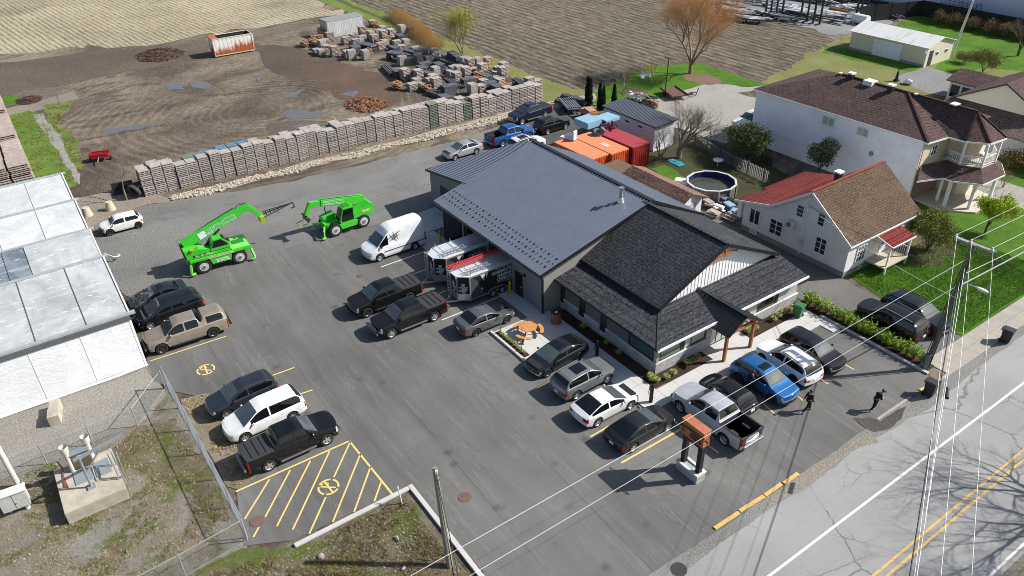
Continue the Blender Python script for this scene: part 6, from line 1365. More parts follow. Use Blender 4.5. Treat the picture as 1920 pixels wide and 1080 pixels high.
# clutter on the containers
CYAN = plain('pale blue sheet metal', S(150,190,214), .4, var=.08, sc=1)
def tarp(px, py, z, sx, sy, rz, lb, mat=CYAN, th=.25):
    p = g(px,py,z); mb = MB().cb((0,0,th/2),(sx,sy,th)); 
    for k in range(int(sx/.25)): mb.cb((-sx/2+.12+k*.25,0,th+.012),(.04,sy,.025))
    o = mb.build('metal_sheet_stack', mat); o.location = (p.x,p.y,z); o.rotation_euler = (0,0,rz); return T(o, lb, 'metal sheets')
tarp(1102,234,2.45,2.2,2.0,R(3),'pale blue metal cover on the rear end of the orange container', th=.7)
tarp(1138,224,2.6,1.9,2.1,R(5),'pale blue metal cover on the rear end of the red container', th=.35)
p = g(1120,252,2.45); o = MB().cyl((0,0,0),(.1,0,.45),.62,.5,14).cyl((.3,.2,.3),(.5,.4,.7),.35,n=10).build('hose_reel', plain('dark grey reel', (.1,.1,.1,1), .7)); o.location = p; T(o,'dark round reel lying on the orange container roof','reel')
p = g(1145,235,2.65); mb = MB(); q = random.Random(9)
for k in range(16): mb.cb((q.uniform(-1.2,1.2),q.uniform(-.5,.5),.05+q.uniform(0,.3)),(q.uniform(.3,1.2),.15,.12),q.uniform(-.6,.6),q.uniform(-.2,.2))
o = mb.build('scrap_pile', plain('black and red scrap', (.09,.02,.02,1), .7, var=.6, sc=4)); o.location = p; T(o,'black and red scrap parts on the red container','scrap')
p = g(1068,258,2.45); mb = MB().prism([(-.9,-.05,0),(.4,-.05,.75),(.9,-.05,1.0),(.9,-.05,0)],(0,.1,0)).box(-.9,.9,-.5,.05,0,.08).box(.75,.9,-.5,.1,0,1.0)
o = mb.build('white_bracket', WTRIM); o.location = p; o.rotation_euler=(0,0,R(15)); T(o,'white angled steel bracket on the near orange container corner','bracket')
# flat trailers and scaffold parts behind
GALV = plain('galvanised scrap', S(150,156,166), .5, .3, var=.2, sc=3)
def flatbed(px, py, L_, W_, rz, lb, mat, load=None, h=.75):
    p = g(px,py); t = empty('flat_trailer', p, rz, lb, 'trailer'); MB().box(-L_/2,L_/2,-W_/2,W_/2,h-.12,h).box(-L_/2,L_/2,-W_/2,-W_/2+.06,h,h+.16).box(-L_/2,L_/2,W_/2-.06,W_/2,h,h+.16).build('deck', mat, t)
    for x in (-.5,.5):
        for sg in (1,-1): MB().cyl((x,sg*(W_/2-.25),.33),(x,sg*(W_/2-.03),.33),.33,n=14).build('wheel', TYRE, t)
    MB().beam((L_/2,0,h-.1),(L_/2+1.2,0,.45),.1,.1).build('drawbar', PLASTIC, t)
    if load: load(t, h)
    return t
def l_rails(t,h):
    for k in range(6): MB().beam((-1.8,-.7+k*.26,h+.1),(1.9,-.7+k*.26,h+.12),.1,.12).build('rail', GALV, t)
flatbed(1068,205,4.0,1.7,R(-22),'grey flat trailer loaded with metal rails behind the black crossover',GALV,l_rails)
flatbed(1105,222,2.6,1.6,R(-15),'flat trailer with plywood sheets beside the metal shed',PALO,lambda t,h: MB().box(-1.1,1.1,-.7,.6,h+.02,h+.3).box(-.6,1.0,-.5,.5,h+.3,h+.5).build('plywood', PALO, t))
for i,(px,py,rz) in enumerate(((1072,187,.2),(1088,192,-.1),(1062,196,.4))): o = beams(); o.location = g(px,py); o.rotation_euler=(0,0,rz); o.scale=(.7,.8,1); T(o,'bundle of black steel profiles by the dark evergreens','beams','steel bundles by the evergreens')
t = flatbed(1262,180,3.6,2.2,R(-20),'rusty brown flat trailer parked on the pale gravel drive',plain('rusty brown deck',S(112,80,66),.85,var=.2),h=.6)
p = g(1288,178); o = MB().tube([(0,0,.2),(1.2,.3,.2),(1.4,.5,1.2)],.05).tube([(0,.5,.2),(1.2,.3,.6)],.05).beam((.2,-.3,.15),(.3,.7,.15),.1,.1).build('plough_frame', BLKM); o.location=p; T(o,'black steel plough frame beside the rusty flat trailer','plough')
q = random.Random(8)
for i,(px,py,c_) in enumerate(((1190,187,WTRIM),(1203,191,PAL),(1218,194,DKST),(1222,200,PALO))):
    mb = MB()
    for k in range(14): mb.cb((q.uniform(-.8,.8),q.uniform(-.4,.4),q.uniform(.1,.9)),(q.uniform(.4,1.5),.2,.15),q.uniform(-.7,.7),q.uniform(-.3,.3),q.uniform(-.3,.3))
    o = mb.build('scrap_pile', c_); o.location = g(px,py); T(o, ('white','grey','dark','orange')[i]+' scrap pile behind the dark roofed metal shed', 'scrap')
# farm trailer with red wheels and red cultivator
def redmachine(px, py, sc, lb, rz):
    p = g(px,py); t = empty('farm_implement', p, rz, lb, 'farm machine'); RD = plain('faded red implement', S(170,30,28), .6, var=.2)
    MB().box(-1.2,1.2,-.7,-.6,.6,1.1).box(-1.2,1.2,.6,.7,.6,1.1).box(-1.2,-1.1,-.7,.7,.6,1.1).box(-1.2,1.2,-.6,.6,.72,.78).beam((-1.2,-.3,1.15),(1.2,-.3,1.15),.12,.1).build('frame', RD, t)
    m = MB()
    for k in range(7): x = -1.05+k*.35; m.tube([(x,.7,.8),(x,1.05,.6),(x,.95,.05)],.035,5).tube([(x,.1,.7),(x,.3,.35),(x,.2,.05)],.035,5)
    m.build('tines', RD, t); MB().beam((0,-.7,.7),(0,-2.2,.4),.1,.1).build('drawbar', plain('dull steel',(.2,.19,.18,1),.7), t)
    for sg in (1,-1): MB().cyl((sg*1.25,0,.3),(sg*1.4,0,.3),.3,n=14).build('wheel', TYRE, t)
    t.scale = (sc,sc,sc); return t
redmachine(190,300,.8,'small red cultivator standing in the dirt near the ditch',R(70))
for i,(px,py,rz,lb) in enumerate(((745,112,.4,'farm wagon with red wheels loaded with grey pipes'),(775,108,.2,'small red trailer chassis beside the pipe wagon'),(690,95,.3,'dark red farm wagon within the yard stock'))):
    p = g(px,py); t = empty('farm_wagon', p, rz, lb, 'farm wagon'); MB().box(-1.5,1.5,-.75,.75,.75,.85).build('deck', RD1 if i else DKST, t)
    for x in (-1,1):
        for sg in (1,-1): w_ = MB().cyl((x,sg*.65,.42),(x,sg*.85,.42),.42,n=16).build('wheel', TYRE, t); MB().cyl((x,sg*.84,.42),(x,sg*.87,.42),.24,n=12).build('rim', RD1, w_)
    m = MB()
    for k in range(5): m.cyl((-1.6,-.55+k*.27,1.0),(1.6,-.55+k*.27,1.0),.12,n=8)
    m.build('pipes', GALV, t)
# tyre heap and roots at the left end of the pallet row
for i,(px,py,tz) in enumerate(((255,370,.0),(262,362,.3),(248,364,.1))):
    o = MB(); n=20; rr,ww = .6,.22
    vs=[]; fs=[]
    for a in range(n):
        for b in range(8):
            th=2*math.pi*a/n; ph=2*math.pi*b/8; vs.append(((rr+ww*.7*math.cos(ph))*math.cos(th), ww*math.sin(ph), (rr+ww*.7*math.cos(ph))*math.sin(th)))
            fs.append((a*8+b,((a+1)%n)*8+b,((a+1)%n)*8+(b+1)%8,a*8+(b+1)%8))
    o.add(vs,fs); o = o.build('tractor_tyre', plain('dusty tyre', (.05,.048,.045,1), .9), smooth=True); p=g(px,py); o.location=(p.x,p.y,.7); o.rotation_euler=(.3+tz,0,.6+tz*3); T(o, ('front','top','left')[i]+'most old tractor tyre leaning on the left end of the pallet row','tyre')
t = empty('loader_bucket', g(232,360), R(80), 'dark steel loader bucket beside the bare sapling', 'bucket'); MB().prism([(-1,-.5,0),(-1,.5,.1),(-1,.6,.9),(-1,.4,.9),(-1,.3,.25),(-1,-.5,.1)],(2,0,0)).build('shell', BLKM, t); MB().beam((-.5,.4,.8),(-.5,1.2,.3),.1,.1).beam((.5,.4,.8),(.5,1.2,.3),.1,.1).build('arm', BLKM, t)
# concrete tubs
for i,(px,py) in enumerate(((165,404),(208,393))):
    o = MB().cyl((0,0,0),(0,0,.85),.48,.3,20).build('concrete_block', plain('beige cast concrete', S(206,192,168), .9, var=.06), smooth=R(40), bevel=.0); o.location = g(px,py); T(o, ('left','right')[i]+' tapered beige concrete block behind the white hatchback','concrete block')
# ------------------------------------------------------------ office forecourt objects
def bollard(px, py, lb):
    p = g(px,py); o = MB().cyl((0,0,0),(0,0,1.15),.085,n=16).blob((0,0,1.15),(.085,.085,.05),12,4,0).build('bollard', plain('safety yellow', S(222,186,20,.9), .5), smooth=R(40)); o.location=(p.x,p.y,.05); T(o,lb,'bollard')
bollard(826,455,'yellow steel bollard at the left workshop door'); bollard(956,552,'yellow steel bollard by the black side door')
t = empty('picnic_table', (1.6,-2.55,.06), R(12), 'hexagonal orange wood picnic table with curved benches on the patio', 'picnic table')
PW = m_wood('orange picnic boards', S(206,138,78,.85), S(222,158,98,.85), 5)
hexp = [(math.cos(k*math.pi/3)*.72, math.sin(k*math.pi/3)*.72, .72) for k in range(6)]
mb = MB().prism(hexp,(0,0,.045)); mb.build('tabletop', PW, t)
mb = MB(); 
for k in range(-4,5): mb.box(-.68,.68,k*.145-.006,k*.145+.006,.765,.768)
mb.build('board_gap', plain('board gap', S(150,84,40), .8), t)
for k in range(3):
    a0 = k*2*math.pi/3+.35; b = MB()
    pts_o = [(math.cos(a0+i*.28)*1.16, math.sin(a0+i*.28)*1.16) for i in range(5)]; pts_i = [(math.cos(a0+i*.28)*.9, math.sin(a0+i*.28)*.9) for i in range(5)]
    for i in range(4): b.prism([(*pts_o[i],.43),(*pts_o[i+1],.43),(*pts_i[i+1],.43),(*pts_i[i],.43)],(0,0,.045))
    b.build('bench', PW, t); a = a0+.56; d = Vector((math.cos(a),math.sin(a),0)); MB().beam(d*.15+Vector((0,0,.68)),d*1.05+Vector((0,0,.05)),.07,.07).beam(d*.55+Vector((0,0,.38)),d*1.15+Vector((0,0,.4)),.06,.06).beam(d*1.13+Vector((0,0,.42)),d*1.13,.07,.07).build('leg', BLKM, t)
t = empty('litter_bin', (1.55,.05,.06), 0, 'round timber slatted litter bin beside the workshop corner', 'litter bin')
mb = MB()
for k in range(22): a=k*2*math.pi/22; mb.cb((math.cos(a)*.36,math.sin(a)*.36,.45),(.03,.09,.86),a)
mb.build('slats', m_wood('brown slats', S(150,92,56), S(178,114,72)), t); MB().cyl((0,0,0),(0,0,.86),.33,n=20).cyl((0,0,.86),(0,0,.93),.39,.34,22).build('liner', plain('dark liner',(.025,.022,.02,1),.7), t)
MB().blob((.05,0,.95),(.12,.1,.05),6,4,.4,3).build('rubbish_bag', WTRIM, t)
def charger(px, py, lb):
    p = g(px,py); t = empty('ev_charger', (p.x,p.y,.06), 0, lb, 'car charger'); MB().box(-.11,.11,-.08,.08,0,1.45).build('post', BLK, t, bevel=.02); MB().box(-.14,.14,-.13,-.08,.95,1.35).build('charger_unit', PLASTIC, t, bevel=.02)
    pts = [(.14*math.cos(a)+.02, -.16, .85+.22*math.sin(a)) for a in [i*.5 for i in range(13)]]; MB().tube(pts,.016,5).build('cable', BLK, t)
    MB().box(-.08,.08,-.135,-.13,1.12,1.26).build('screen', plain('dark screen',(.05,.07,.09,1),.2), t)
charger(1119,672,'black car charging post beside the glass roofed sedan'); charger(1220,755,'black car charging post at the walkway corner by the silver pickup')
# timber sign on a stone plinth
t = empty('company_sign', (18.25,-3.0,0), 0, 'tall cedar company sign on black posts and white stone plinth', 'sign')
c0 = g(1306,908); c1 = g(1266,878); xa, xb = c1.x+.0, c0.x; yc = -2.95
t.location = ((xa+xb)/2, yc, 0); hl = (xb-xa)/2
MB().box(-hl,hl,-.33,.33,0,.58).build('plinth', STONE, t)
MB().box(-hl-.05,hl+.05,-.38,-.2,.58,.66).box(-hl-.05,hl+.05,.2,.38,.58,.66).box(-hl-.05,-hl+.16,-.2,.2,.58,.66).box(hl-.16,hl+.05,-.2,.2,.58,.66).build('plinth_cap', LEDGE, t)
for sx in (-1,1): MB().box(sx*hl*.72-.14,sx*hl*.72+.14,-.16,.16,.5,2.75).build('post', BLK, t, bevel=.02)
MB().box(-hl*.72,hl*.72,-.15,.15,2.45,2.7).build('crossbar', BLK, t)
CED = m_wood('cedar boards', S(158,92,62,.95), S(188,118,84,.95), 5, (.3,1,3)); MB().box(-hl*1.02,hl*1.02,-.27,.27,2.75,3.75).build('sign_board', CED, t, bevel=.01)
MB().box(-hl*1.05,hl*1.05,-.3,.3,3.75,3.83).build('top_cap', CED, t)
for sy in (-1,1):
    m_ = lambda x,z: frame_mtx((x,sy*.28,z),(-sy,0,0) if sy>0 else (1,0,0),(0,0,1))
    for s_, z, sz in (('CONSTRUCTION',3.42,.26),('CHRISTIAN',3.2,.17),('LÉVESQUE',2.98,.22)): text_mesh(s_, sz, BLK, 'lettering', t, .012, m_(.25*(1 if sy<0 else -1),z), xs=.85, bold=.006)
    lg = MB(); X0 = (-.78 if sy<0 else .78); lg.box(X0-.17,X0+.17,sy*.28-.01,sy*.28+.01,3.0,3.06).box(X0-.17,X0-.12,sy*.28-.01,sy*.28+.01,3.06,3.3).box(X0+.12,X0+.17,sy*.28-.01,sy*.28+.01,3.06,3.3).prism([(X0-.2,sy*.28-.01,3.3),(X0+.2,sy*.28-.01,3.3),(X0,sy*.28-.01,3.52)],(0,.02,0)); lg.build('logo', BLK, t)
# bins
def bin_(px, py, rz, cbody, clid, lb, h=1.0):
    p = g(px,py); t = empty('wheelie_bin', (p.x,p.y,.02), rz, lb, 'wheelie bin')
    mb = MB(); b = .26; tt = .34; mb.add([(-b,-b,0.06),(b,-b,.06),(b,b,.06),(-b,b,.06),(-tt,-tt,h),(tt,-tt,h),(tt,tt,h),(-tt,tt,h)],[(0,3,2,1),(4,5,6,7),(0,1,5,4),(1,2,6,5),(2,3,7,6),(3,0,4,7)])
    mb.build('body', cbody, t, bevel=.02); MB().box(-.37,.37,-.38,.4,h,h+.06).box(-.3,.3,-.3,.3,h+.06,h+.1).beam((-.3,.44,h-.02),(.3,.44,h-.02),.05,.05).build('lid', clid, t, bevel=.015)
    for s in (1,-1): MB().cyl((s*.22,.27,.12),(s*.3,.27,.12),.12,n=12).build('wheel', TYRE, t)
GB = plain('green bin plastic', S(62,120,70,.8), .5); DB = plain('dark grey bin plastic', S(48,50,54,.8), .5)
bin_(1495,594,R(10),GB,GB,'green wheelie bin on the walkway by the hedge'); bin_(1884,641,R(100),DB,DB,'dark grey wheelie bin on the kerb beside the front lawn')
bin_(1741,741,R(95),DB,DB,'dark grey wheelie bin at the end of the parking lot kerb',1.05)
# ------------------------------------------------------------ utility compound
OC = OLDC; t = empty('concrete_chamber', (0,0,0), 0, 'raised beige concrete chamber slab with steel hatches and a lifting frame', 'pump chamber')
A_, B_ = g(134,985), g(246,932); 
x0_, x1_ = -3.15, .75; ya, yb = -32.9, -29.75
MB().box(x0_,x1_,ya,yb,0,.85).build('slab', OC, t, bevel=.02)
HT_ = plain('grey steel hatch', S(160,172,174), .5, .3, var=.06)
MB().box(-2.3,-1.1,-32.0,-31.0,.85,.9).box(-2.4,-1.1,-30.9,-30.1,.85,.9).build('hatch', HT_, t)
GS = plain('galvanised post', S(170,176,182), .45, .4)
MB().cyl((-.5,-31.3,.85),(-.5,-31.3,3.1),.07,n=12).cb((-.5,-31.3,.9),(.4,.4,.1)).build('davit_post', GS, t); MB().beam((-.5,-31.6,3.05),(-.9,-28.9,3.15),.14,.16).beam((-.5,-31.2,2.0),(-.7,-30.2,3.0),.08,.08).build('davit_arm', GS, t)
mb = MB(); 
for y in (-30.0,-29.8): mb.tube([(-1.5,y,.85),(-1.5,y,1.9),(-.2,y+.1,1.9),(-.2,y+.1,.3)],.03)
for k in range(6): mb.tube([(-.2,-29.9,.4+k*.22),(-.2,-29.55,.4+k*.22)],.02)
mb.tube([(-.2,-29.55,.1),(-.2,-29.55,2.0),(-1.2,-29.55,2.0)],.03).build('hand_rail', GS, t)
mb = MB().tube([(-3.0,-32.4,.85),(-2.9,-32.5,1.6)],.035).tube([(-1.3,-32.5,.85),(-1.3,-32.5,1.55)],.035).tube([(-3.0,-32.4,.95),(-1.3,-32.5,.95)],.03); mb.build('valve_rod', plain('rusty rod',S(150,80,60),.8), t)
def vent(px, py, tpx, tpy, h, lb):
    p = g(px,py); t = empty('vent_pipe', p, 0, lb, 'vent pipe'); WP = plain('off-white pipe', S(214,208,196,.9), .6, var=.05)
    MB().cyl((0,0,0),(0,0,h-.35),.13,n=18).build('pipe', WP, t, smooth=R(40)); MB().cyl((0,0,h-.45),(0,0,h),.2,.24,18,cap=False).cyl((0,0,h-.45),(0,0,h),.19,.22,18,cap=False).build('cowl', WP, t); MB().cyl((0,0,h-.3),(0,0,h-.28),.18,n=14).build('dark_bore', BLK, t)
vent(147,903,120,833,2.75,'left off-white vent pipe behind the steel cabinet'); vent(184,880,157,815,2.65,'right off-white vent pipe behind the steel cabinet')
p = (g(147,903)+g(184,880))/2; t = empty('steel_cabinet', (p.x+.05,p.y,0), 0, 'brownish steel control cabinet mounted between the two vent pipes', 'cabinet')
MB().box(-.12,.22,-.5,.5,.95,2.0).build('box', plain('bronze stainless', S(128,112,92), .35, .5, var=.15), t, bevel=.01); MB().box(-.15,.26,-.54,.54,2.0,2.05).build('lid', plain('steel lid', S(170,178,190), .4, .4), t); MB().box(.22,.235,-.12,.12,1.55,1.85).build('notice', PLATE, t)
MB().box(.0,.1,-.55,-.45,0,1.0).box(.0,.1,.45,.55,0,1.0).build('leg', GS, t)
p = g(40,955); t = empty('electrical_cabinet', (p.x,p.y,0), R(-4), 'light grey electrical cabinet on a post at the left edge', 'cabinet')
MB().box(-.3,.3,-.75,.6,.35,1.45).build('box', plain('cabinet grey', S(196,196,190,.9), .5), t, bevel=.015); MB().box(.3,.312,-.08,-.07,.4,1.4).build('door_gap', BLKM, t); MB().box(-.34,.34,-.8,.65,1.45,1.5).build('top', plain('cabinet top', S(214,214,208,.9), .5), t); MB().cyl((.1,.35,0),(.1,.35,.4),.12,n=12).cyl((-.1,-.5,0),(-.1,-.5,.4),.08,n=12).build('post', WTRIM, t); MB().cyl((.31,-.0,.8),(.34,-.0,.8),.06,n=10).build('handle', GS, t)
p = g(52,930); o = MB().cyl((0,0,0),(-.35,-.12,4.2),.15,n=14).build('pipe', plain('white mast', S(214,210,200,.9), .6)); 
t = empty('mast', (p.x-1.1,p.y-.3,0), 0, 'slanting white mast behind the electrical cabinet at the left edge', 'mast'); o.parent = t; MB().cb((-.3,.02,3.3),(.5,.06,.5),0).build('yellow_plate', plain('safety yellow', S(222,186,20,.9), .5), t)
o = MB().box(-.35,.3,-.95,-.05,0,.75).box(-.3,.3,-.05,.95,0,.72).box(-.2,.0,-.75,-.3,.75,.76).build('concrete_block', OC, bevel=.03); p = g(113,800); o.location = (p.x-1.2,p.y,0); o.rotation_euler = (0,0,R(80)); T(o,'pair of beige concrete blocks beside the greenhouse wall','concrete block')
# chain link fences
FST = plain('fence galvanised', S(190,194,198), .45, .4)
def chain(pts, h, lb, gate=None, sp=.15):
    t = empty('fence', (pts[0][0],pts[0][1],0), 0, lb, 'fence'); org = Vector((pts[0][0],pts[0][1],0)); wires = MB(); rails = MB()
    first = True
    for a,b in zip(pts,pts[1:]):
        A = Vector((*a,0))-org; B_ = Vector((*b,0))-org; L_ = (B_-A).length; d = (B_-A)/L_; n = max(1,round(L_/2.8))
        for k in range(n+1):
            if k == 0 and not first: continue
            p = A+d*L_*k/n; o = MB().cyl((0,0,0),(0,0,h+.06),.035,n=8).build('post', FST, t); o.location = p
        rails.tube([A+Vector((0,0,h)),B_+Vector((0,0,h))],.024,6).tube([A+Vector((0,0,.05)),B_+Vector((0,0,.05))],.01,4)
        k = -h
        while k < L_:
            for s in (0,1):
                u0, u1 = k, k+h; z0_, z1_ = (0,h) if s == 0 else (h,0)
                c0, c1 = max(0,u0), min(L_,u1)
                if c1 > c0:
                    f = lambda u: z0_+(z1_-z0_)*(u-u0)/(u1-u0); pa = A+d*c0+Vector((0,0,f(c0))); pb = A+d*c1+Vector((0,0,f(c1)))
                    nrm = d.cross(Vector((0,0,1)))*.0045; up = Vector((0,0,.0045)); wires.add([pa+nrm,pa-nrm+up,pb-nrm+up,pb+nrm,pa-up,pb-up],[(0,1,2,3),(0,3,5,4),(1,4,5,2)])
            k += sp
        first = False
    rails.build('rail', FST, t); wires.build('mesh', FST, t, fix=False); return t
chain([(-8.1,-25.45),(7.4,-25.25)], 1.75, 'chain link fence from the asphalt edge down to the hatched bay corner')
chain([(-8.1,-25.6),(-5.3,-28),(-5.1,-33.2),(-4.9,-42)], 1.5, 'chain link fence between greenhouse track and utility slab')
chain([(7.6,-25.3),(7.9,-28.6),(8.3,-36)], 1.6, 'chain link fence running off the bottom edge left of the kerbed island')
# wrought iron style fence on the front lawn
t = empty('fence', (14,27,0), 0, 'low black picket fence crossing the front lawn', 'fence'); mb = MB(); a = g(1790,455); b = g(1935,540); a.z=b.z=0; n = int((b-a).length/.14); dd_ = (b-a)/n; o0 = Vector((14,27,0))
for k in range(n+1): p = a+dd_*k-o0; mb.beam(p,p+Vector((0,0,.85)),.022,.022)
for z in (.15,.72): mb.beam(a-o0+Vector((0,0,z)),b-o0+Vector((0,0,z)),.03,.03)
mb.build('pickets', BLK, t)
# ------------------------------------------------------------ poles and wires
POLEW = m_wood('grey weathered pole', S(86,82,78), S(116,112,106), 5, (2,2,.1)); POLEG = m_wood('pale green grey pole', S(128,128,112), S(158,156,140), 5, (2,2,.1))
t = empty('utility_pole', (20.56,16.6,0), 0, 'tall dark timber utility pole with crossarm and street lamp beside the driveway', 'utility pole')
MB().cyl((0,0,0),(.25,.35,9.5),.165,.11,14).build('pole', POLEW, t, smooth=R(40)); MB().cyl((-.02,.0,0),(-.02,.0,1.25),.24,n=10).build('base_sleeve', plain('grey metal sleeve', S(130,136,142), .5, .3), t)
cx0, cx1 = g(1790,446,9.35), g(1862,473,9.35); o_ = Vector((20.56,16.6,0)); MB().beam(cx0-o_,cx1-o_,.12,.14).beam(cx0-o_+Vector((.1,.16,0)),cx1-o_+Vector((.1,.16,0)),.1,.12).build('crossarm', plain('pale crossarm', S(170,168,162), .6), t)
ins = []
for u in (.03,.42,.97):
    p = cx0.lerp(cx1,u); ins.append(p+Vector((0,0,.28))); MB().cyl(p-o_,p-o_+Vector((0,0,.28)),.055,n=8).cyl(p-o_+Vector((0,0,.1)),p-o_+Vector((0,0,.15)),.09,n=10).build('insulator', plain('insulator white', (.7,.7,.7,1), .3), t)
la, lb_ = Vector((.1,.1,6.3)), g(1837,541,6.6)-o_; MB().tube([la,la.lerp(lb_,.5)+Vector((0,0,.35)),lb_],.035,6).build('lamp_arm', GS, t); MB().blob(lb_+Vector((.15,0,-.02)),(.42,.16,.1),10,6,0).build('lamp_head', WTRIM, t, smooth=True)
MB().tube([(.22,-.05,.2),(.32,.05,4),(.35,.25,8.6)],.035,6).tube([(-.15,-.2,.5),(0,-.1,5),(.15,.1,9)],.025,6).build('conduit', BLKM, t)
t2_ = empty('utility_pole', (15.3,-17.4,0), 0, 'lighter green grey timber pole on the kerbed island at the bottom', 'utility pole')
p = gy(815,877,-17.1)-Vector((15.3,-17.4,0)); MB().cyl((0,0,0),p,.17,.125,14).build('pole', POLEG, t2_, smooth=R(40)); tp_ = p
mb = MB(); 
for k in range(12): a=k*.6; mb.tube([p+Vector((.12+.16*math.cos(a),.1*math.sin(a),-.3-.03*k)),p+Vector((.12+.16*math.cos(a+.6),.1*math.sin(a+.6),-.33-.03*k))],.02,5)
mb.build('cable_coil', BLKM, t2_); MB().cb(p+Vector((.08,.0,-.15)),(.14,.14,.2)).build('bracket', WTRIM, t2_)
WIREW = plain('bright conductor', (.8,.8,.78,1), .9, 0, spec=0); WIREB = plain('black cable', (.02,.02,.02,1), .6)
def wire(a, b, r, mat, lb, group, sag=.25, n=14):
    a = Vector(a); b = Vector(b); pts = []
    for k in range(n+1): u = k/n; p = a.lerp(b,u); p.z -= sag*4*u*(1-u); pts.append(p)
    mbw = MB(); nn_ = len(pts); vs = []
    for i, p in enumerate(pts):
        d = (pts[min(i+1,nn_-1)]-pts[max(i-1,0)]).normalized(); x = d.cross(Vector((0,0,1))).normalized(); y = x.cross(d)
        vs += [p+(x*math.cos(k*math.pi/3)+y*math.sin(k*math.pi/3))*r for k in range(6)]
    mbw.add(vs, [(i*6+k, i*6+(k+1)%6, (i+1)*6+(k+1)%6, (i+1)*6+k) for i in range(nn_-1) for k in range(6)])
    return T(mbw.build('power_line', mat, smooth=True), lb, 'power line', group)
far_ = [Vector((41.9,-27.5,9.6)), Vector((42.8,-27.5,9.6)), Vector((43.4,-27.0,9.6))]
for p, f in zip(ins, far_): wire(p, f, .0095, WIREW, 'bright conductor dropping from the crossarm across the road to the bottom edge', 'conductors from the crossarm to the bottom edge', .12)
wire(o_+Vector((.2,.25,7.9)), (42,-28,8.0), .013, WIREW, 'thin pale cable beside the crossarm conductors to the bottom edge', 'thin pale cables to the bottom edge', .4)
wire(o_+Vector((.2,.2,6.9)), (42.3,-28,7.4), .0095, WIREW, 'thin pale cable beside the crossarm conductors to the bottom edge', 'thin pale cables to the bottom edge', .4)
wire(o_+Vector((.15,.2,6.4)), (42,-28,6.9), .03, WIREB, 'black sagging cable with a splice case over the road', None, .6)
p = g(1776,737,6.1); o = MB().cyl(p-Vector((.2,-.38,0)),p+Vector((.2,-.38,0)),.1,n=12).build('splice_case', BLKM, bevel=.0); T(o,'black cylindrical splice case hanging on the dark cable','splice case')
wire(o_+Vector((.2,.2,8.6)), (20.4,-60,8.6), .009, WIREW, 'upper white cable crossing the parking lot along the road', None, .3, 30)
wire(o_+Vector((.15,.1,6.6)), (20.4,-60,6.6), .009, WIREW, 'lower white cable crossing the parking lot along the road', None, .3, 30)
for i,(s_,e_) in enumerate(((ins[0],(20.2,45,9.9)),(ins[1],(21.2,45,9.9)),(ins[2],(22.4,45,9.9)))): wire(s_, e_, .0095, WIREW, 'bright conductor leaving the crossarm over the front lawn', 'conductors from the crossarm over the lawn', .3)
wire(o_+Vector((.15,.2,6.5)), (21.5,45,6.9), .05, plain('grey cable bundle', S(150,152,154), .5), 'thick grey cable bundle from the pole over the front lawn', None, .3)
wire(o_+Vector((.2,.3,7.4)), (21.7,45,7.5), .013, WIREW, 'thin cable from the pole over the front lawn', None, .4); wire(o_+Vector((.2,.3,7.6)), (6.2,22,4.8), .02, plain('service cable',(.1,.1,.1,1),.5), 'service cable from the pole to the beige house gable', None, .5)
wire(Vector((15.3,-17.4,0))+tp_+Vector((.1,0,-.3)), (24,-20.5,.8), .022, WIREB, 'black guy cable from the lower timber pole', 'black cables from the lower timber pole', .0); wire(Vector((15.3,-17.4,0))+tp_+Vector((.1,0,-.5)), (24,-21.0,.6), .022, WIREB, 'black guy cable from the lower timber pole', 'black cables from the lower timber pole', .0)
wire((6.2,22,4.7), g(1795,560,7), .0095, WIREW, 'thin white drop line from beige house to road pole', None, .4)
t = empty('utility_pole', (-17.0,86.2,0), 0, 'pale leaning pole behind the cream shed', 'utility pole'); MB().cyl((0,0,0),(.5,.6,7.6),.2,.14,10).build('pole', plain('pale pole', S(206,202,194), .8), t)
t = empty('lamp_post', (-29.7,41.7,0), 0, 'thin black lamp post on the edge of the back lawn', 'lamp post'); MB().cyl((0,0,0),(.1,.1,4.9),.07,.05,8).build('pole', BLK, t); MB().beam((.1,.1,4.9),(-.5,.1,5.0),.12,.06).beam((.1,.1,4.9),(.7,.1,5.0),.12,.06).build('lamp_head', BLK, t)
t = empty('utility_pole', (43,-29.5,0), 0, 'timber pole across the road below the picture', 'utility pole'); MB().cyl((0,0,0),(0,0,9.8),.18,.13,12).build('pole', POLEW, t)
# marker post on the island, pipe stub by greenhouse, lamp on the greenhouse
p = g(754,945); o = MB().cyl((0,0,0),(-.12,-.06,1.3),.035,n=8).build('marker_post', WTRIM); o.location=p; T(o,'short white marker post on the kerbed island','marker post')
p = g(215,490); o = MB().tube([(-.9,-.5,.5),(0,0,.45),(.1,.3,.4),(-.1,.55,.4),(-.3,.4,.42)],.06,8).build('pvc_pipe', WTRIM); o.location=p; T(o,'curved white plastic pipe beside the greenhouse corner','pipe')
p = g(158,440); t = empty('lamp_post', (p.x,p.y,0), 0, 'small black lamp on a post at the greenhouse corner', 'lamp post'); MB().cyl((0,0,0),(0,0,1.5),.06,n=8).build('pole', BLK, t); MB().cyl((0,0,1.5),(0,0,1.62),.28,.22,14).build('lamp_head', BLK, t)
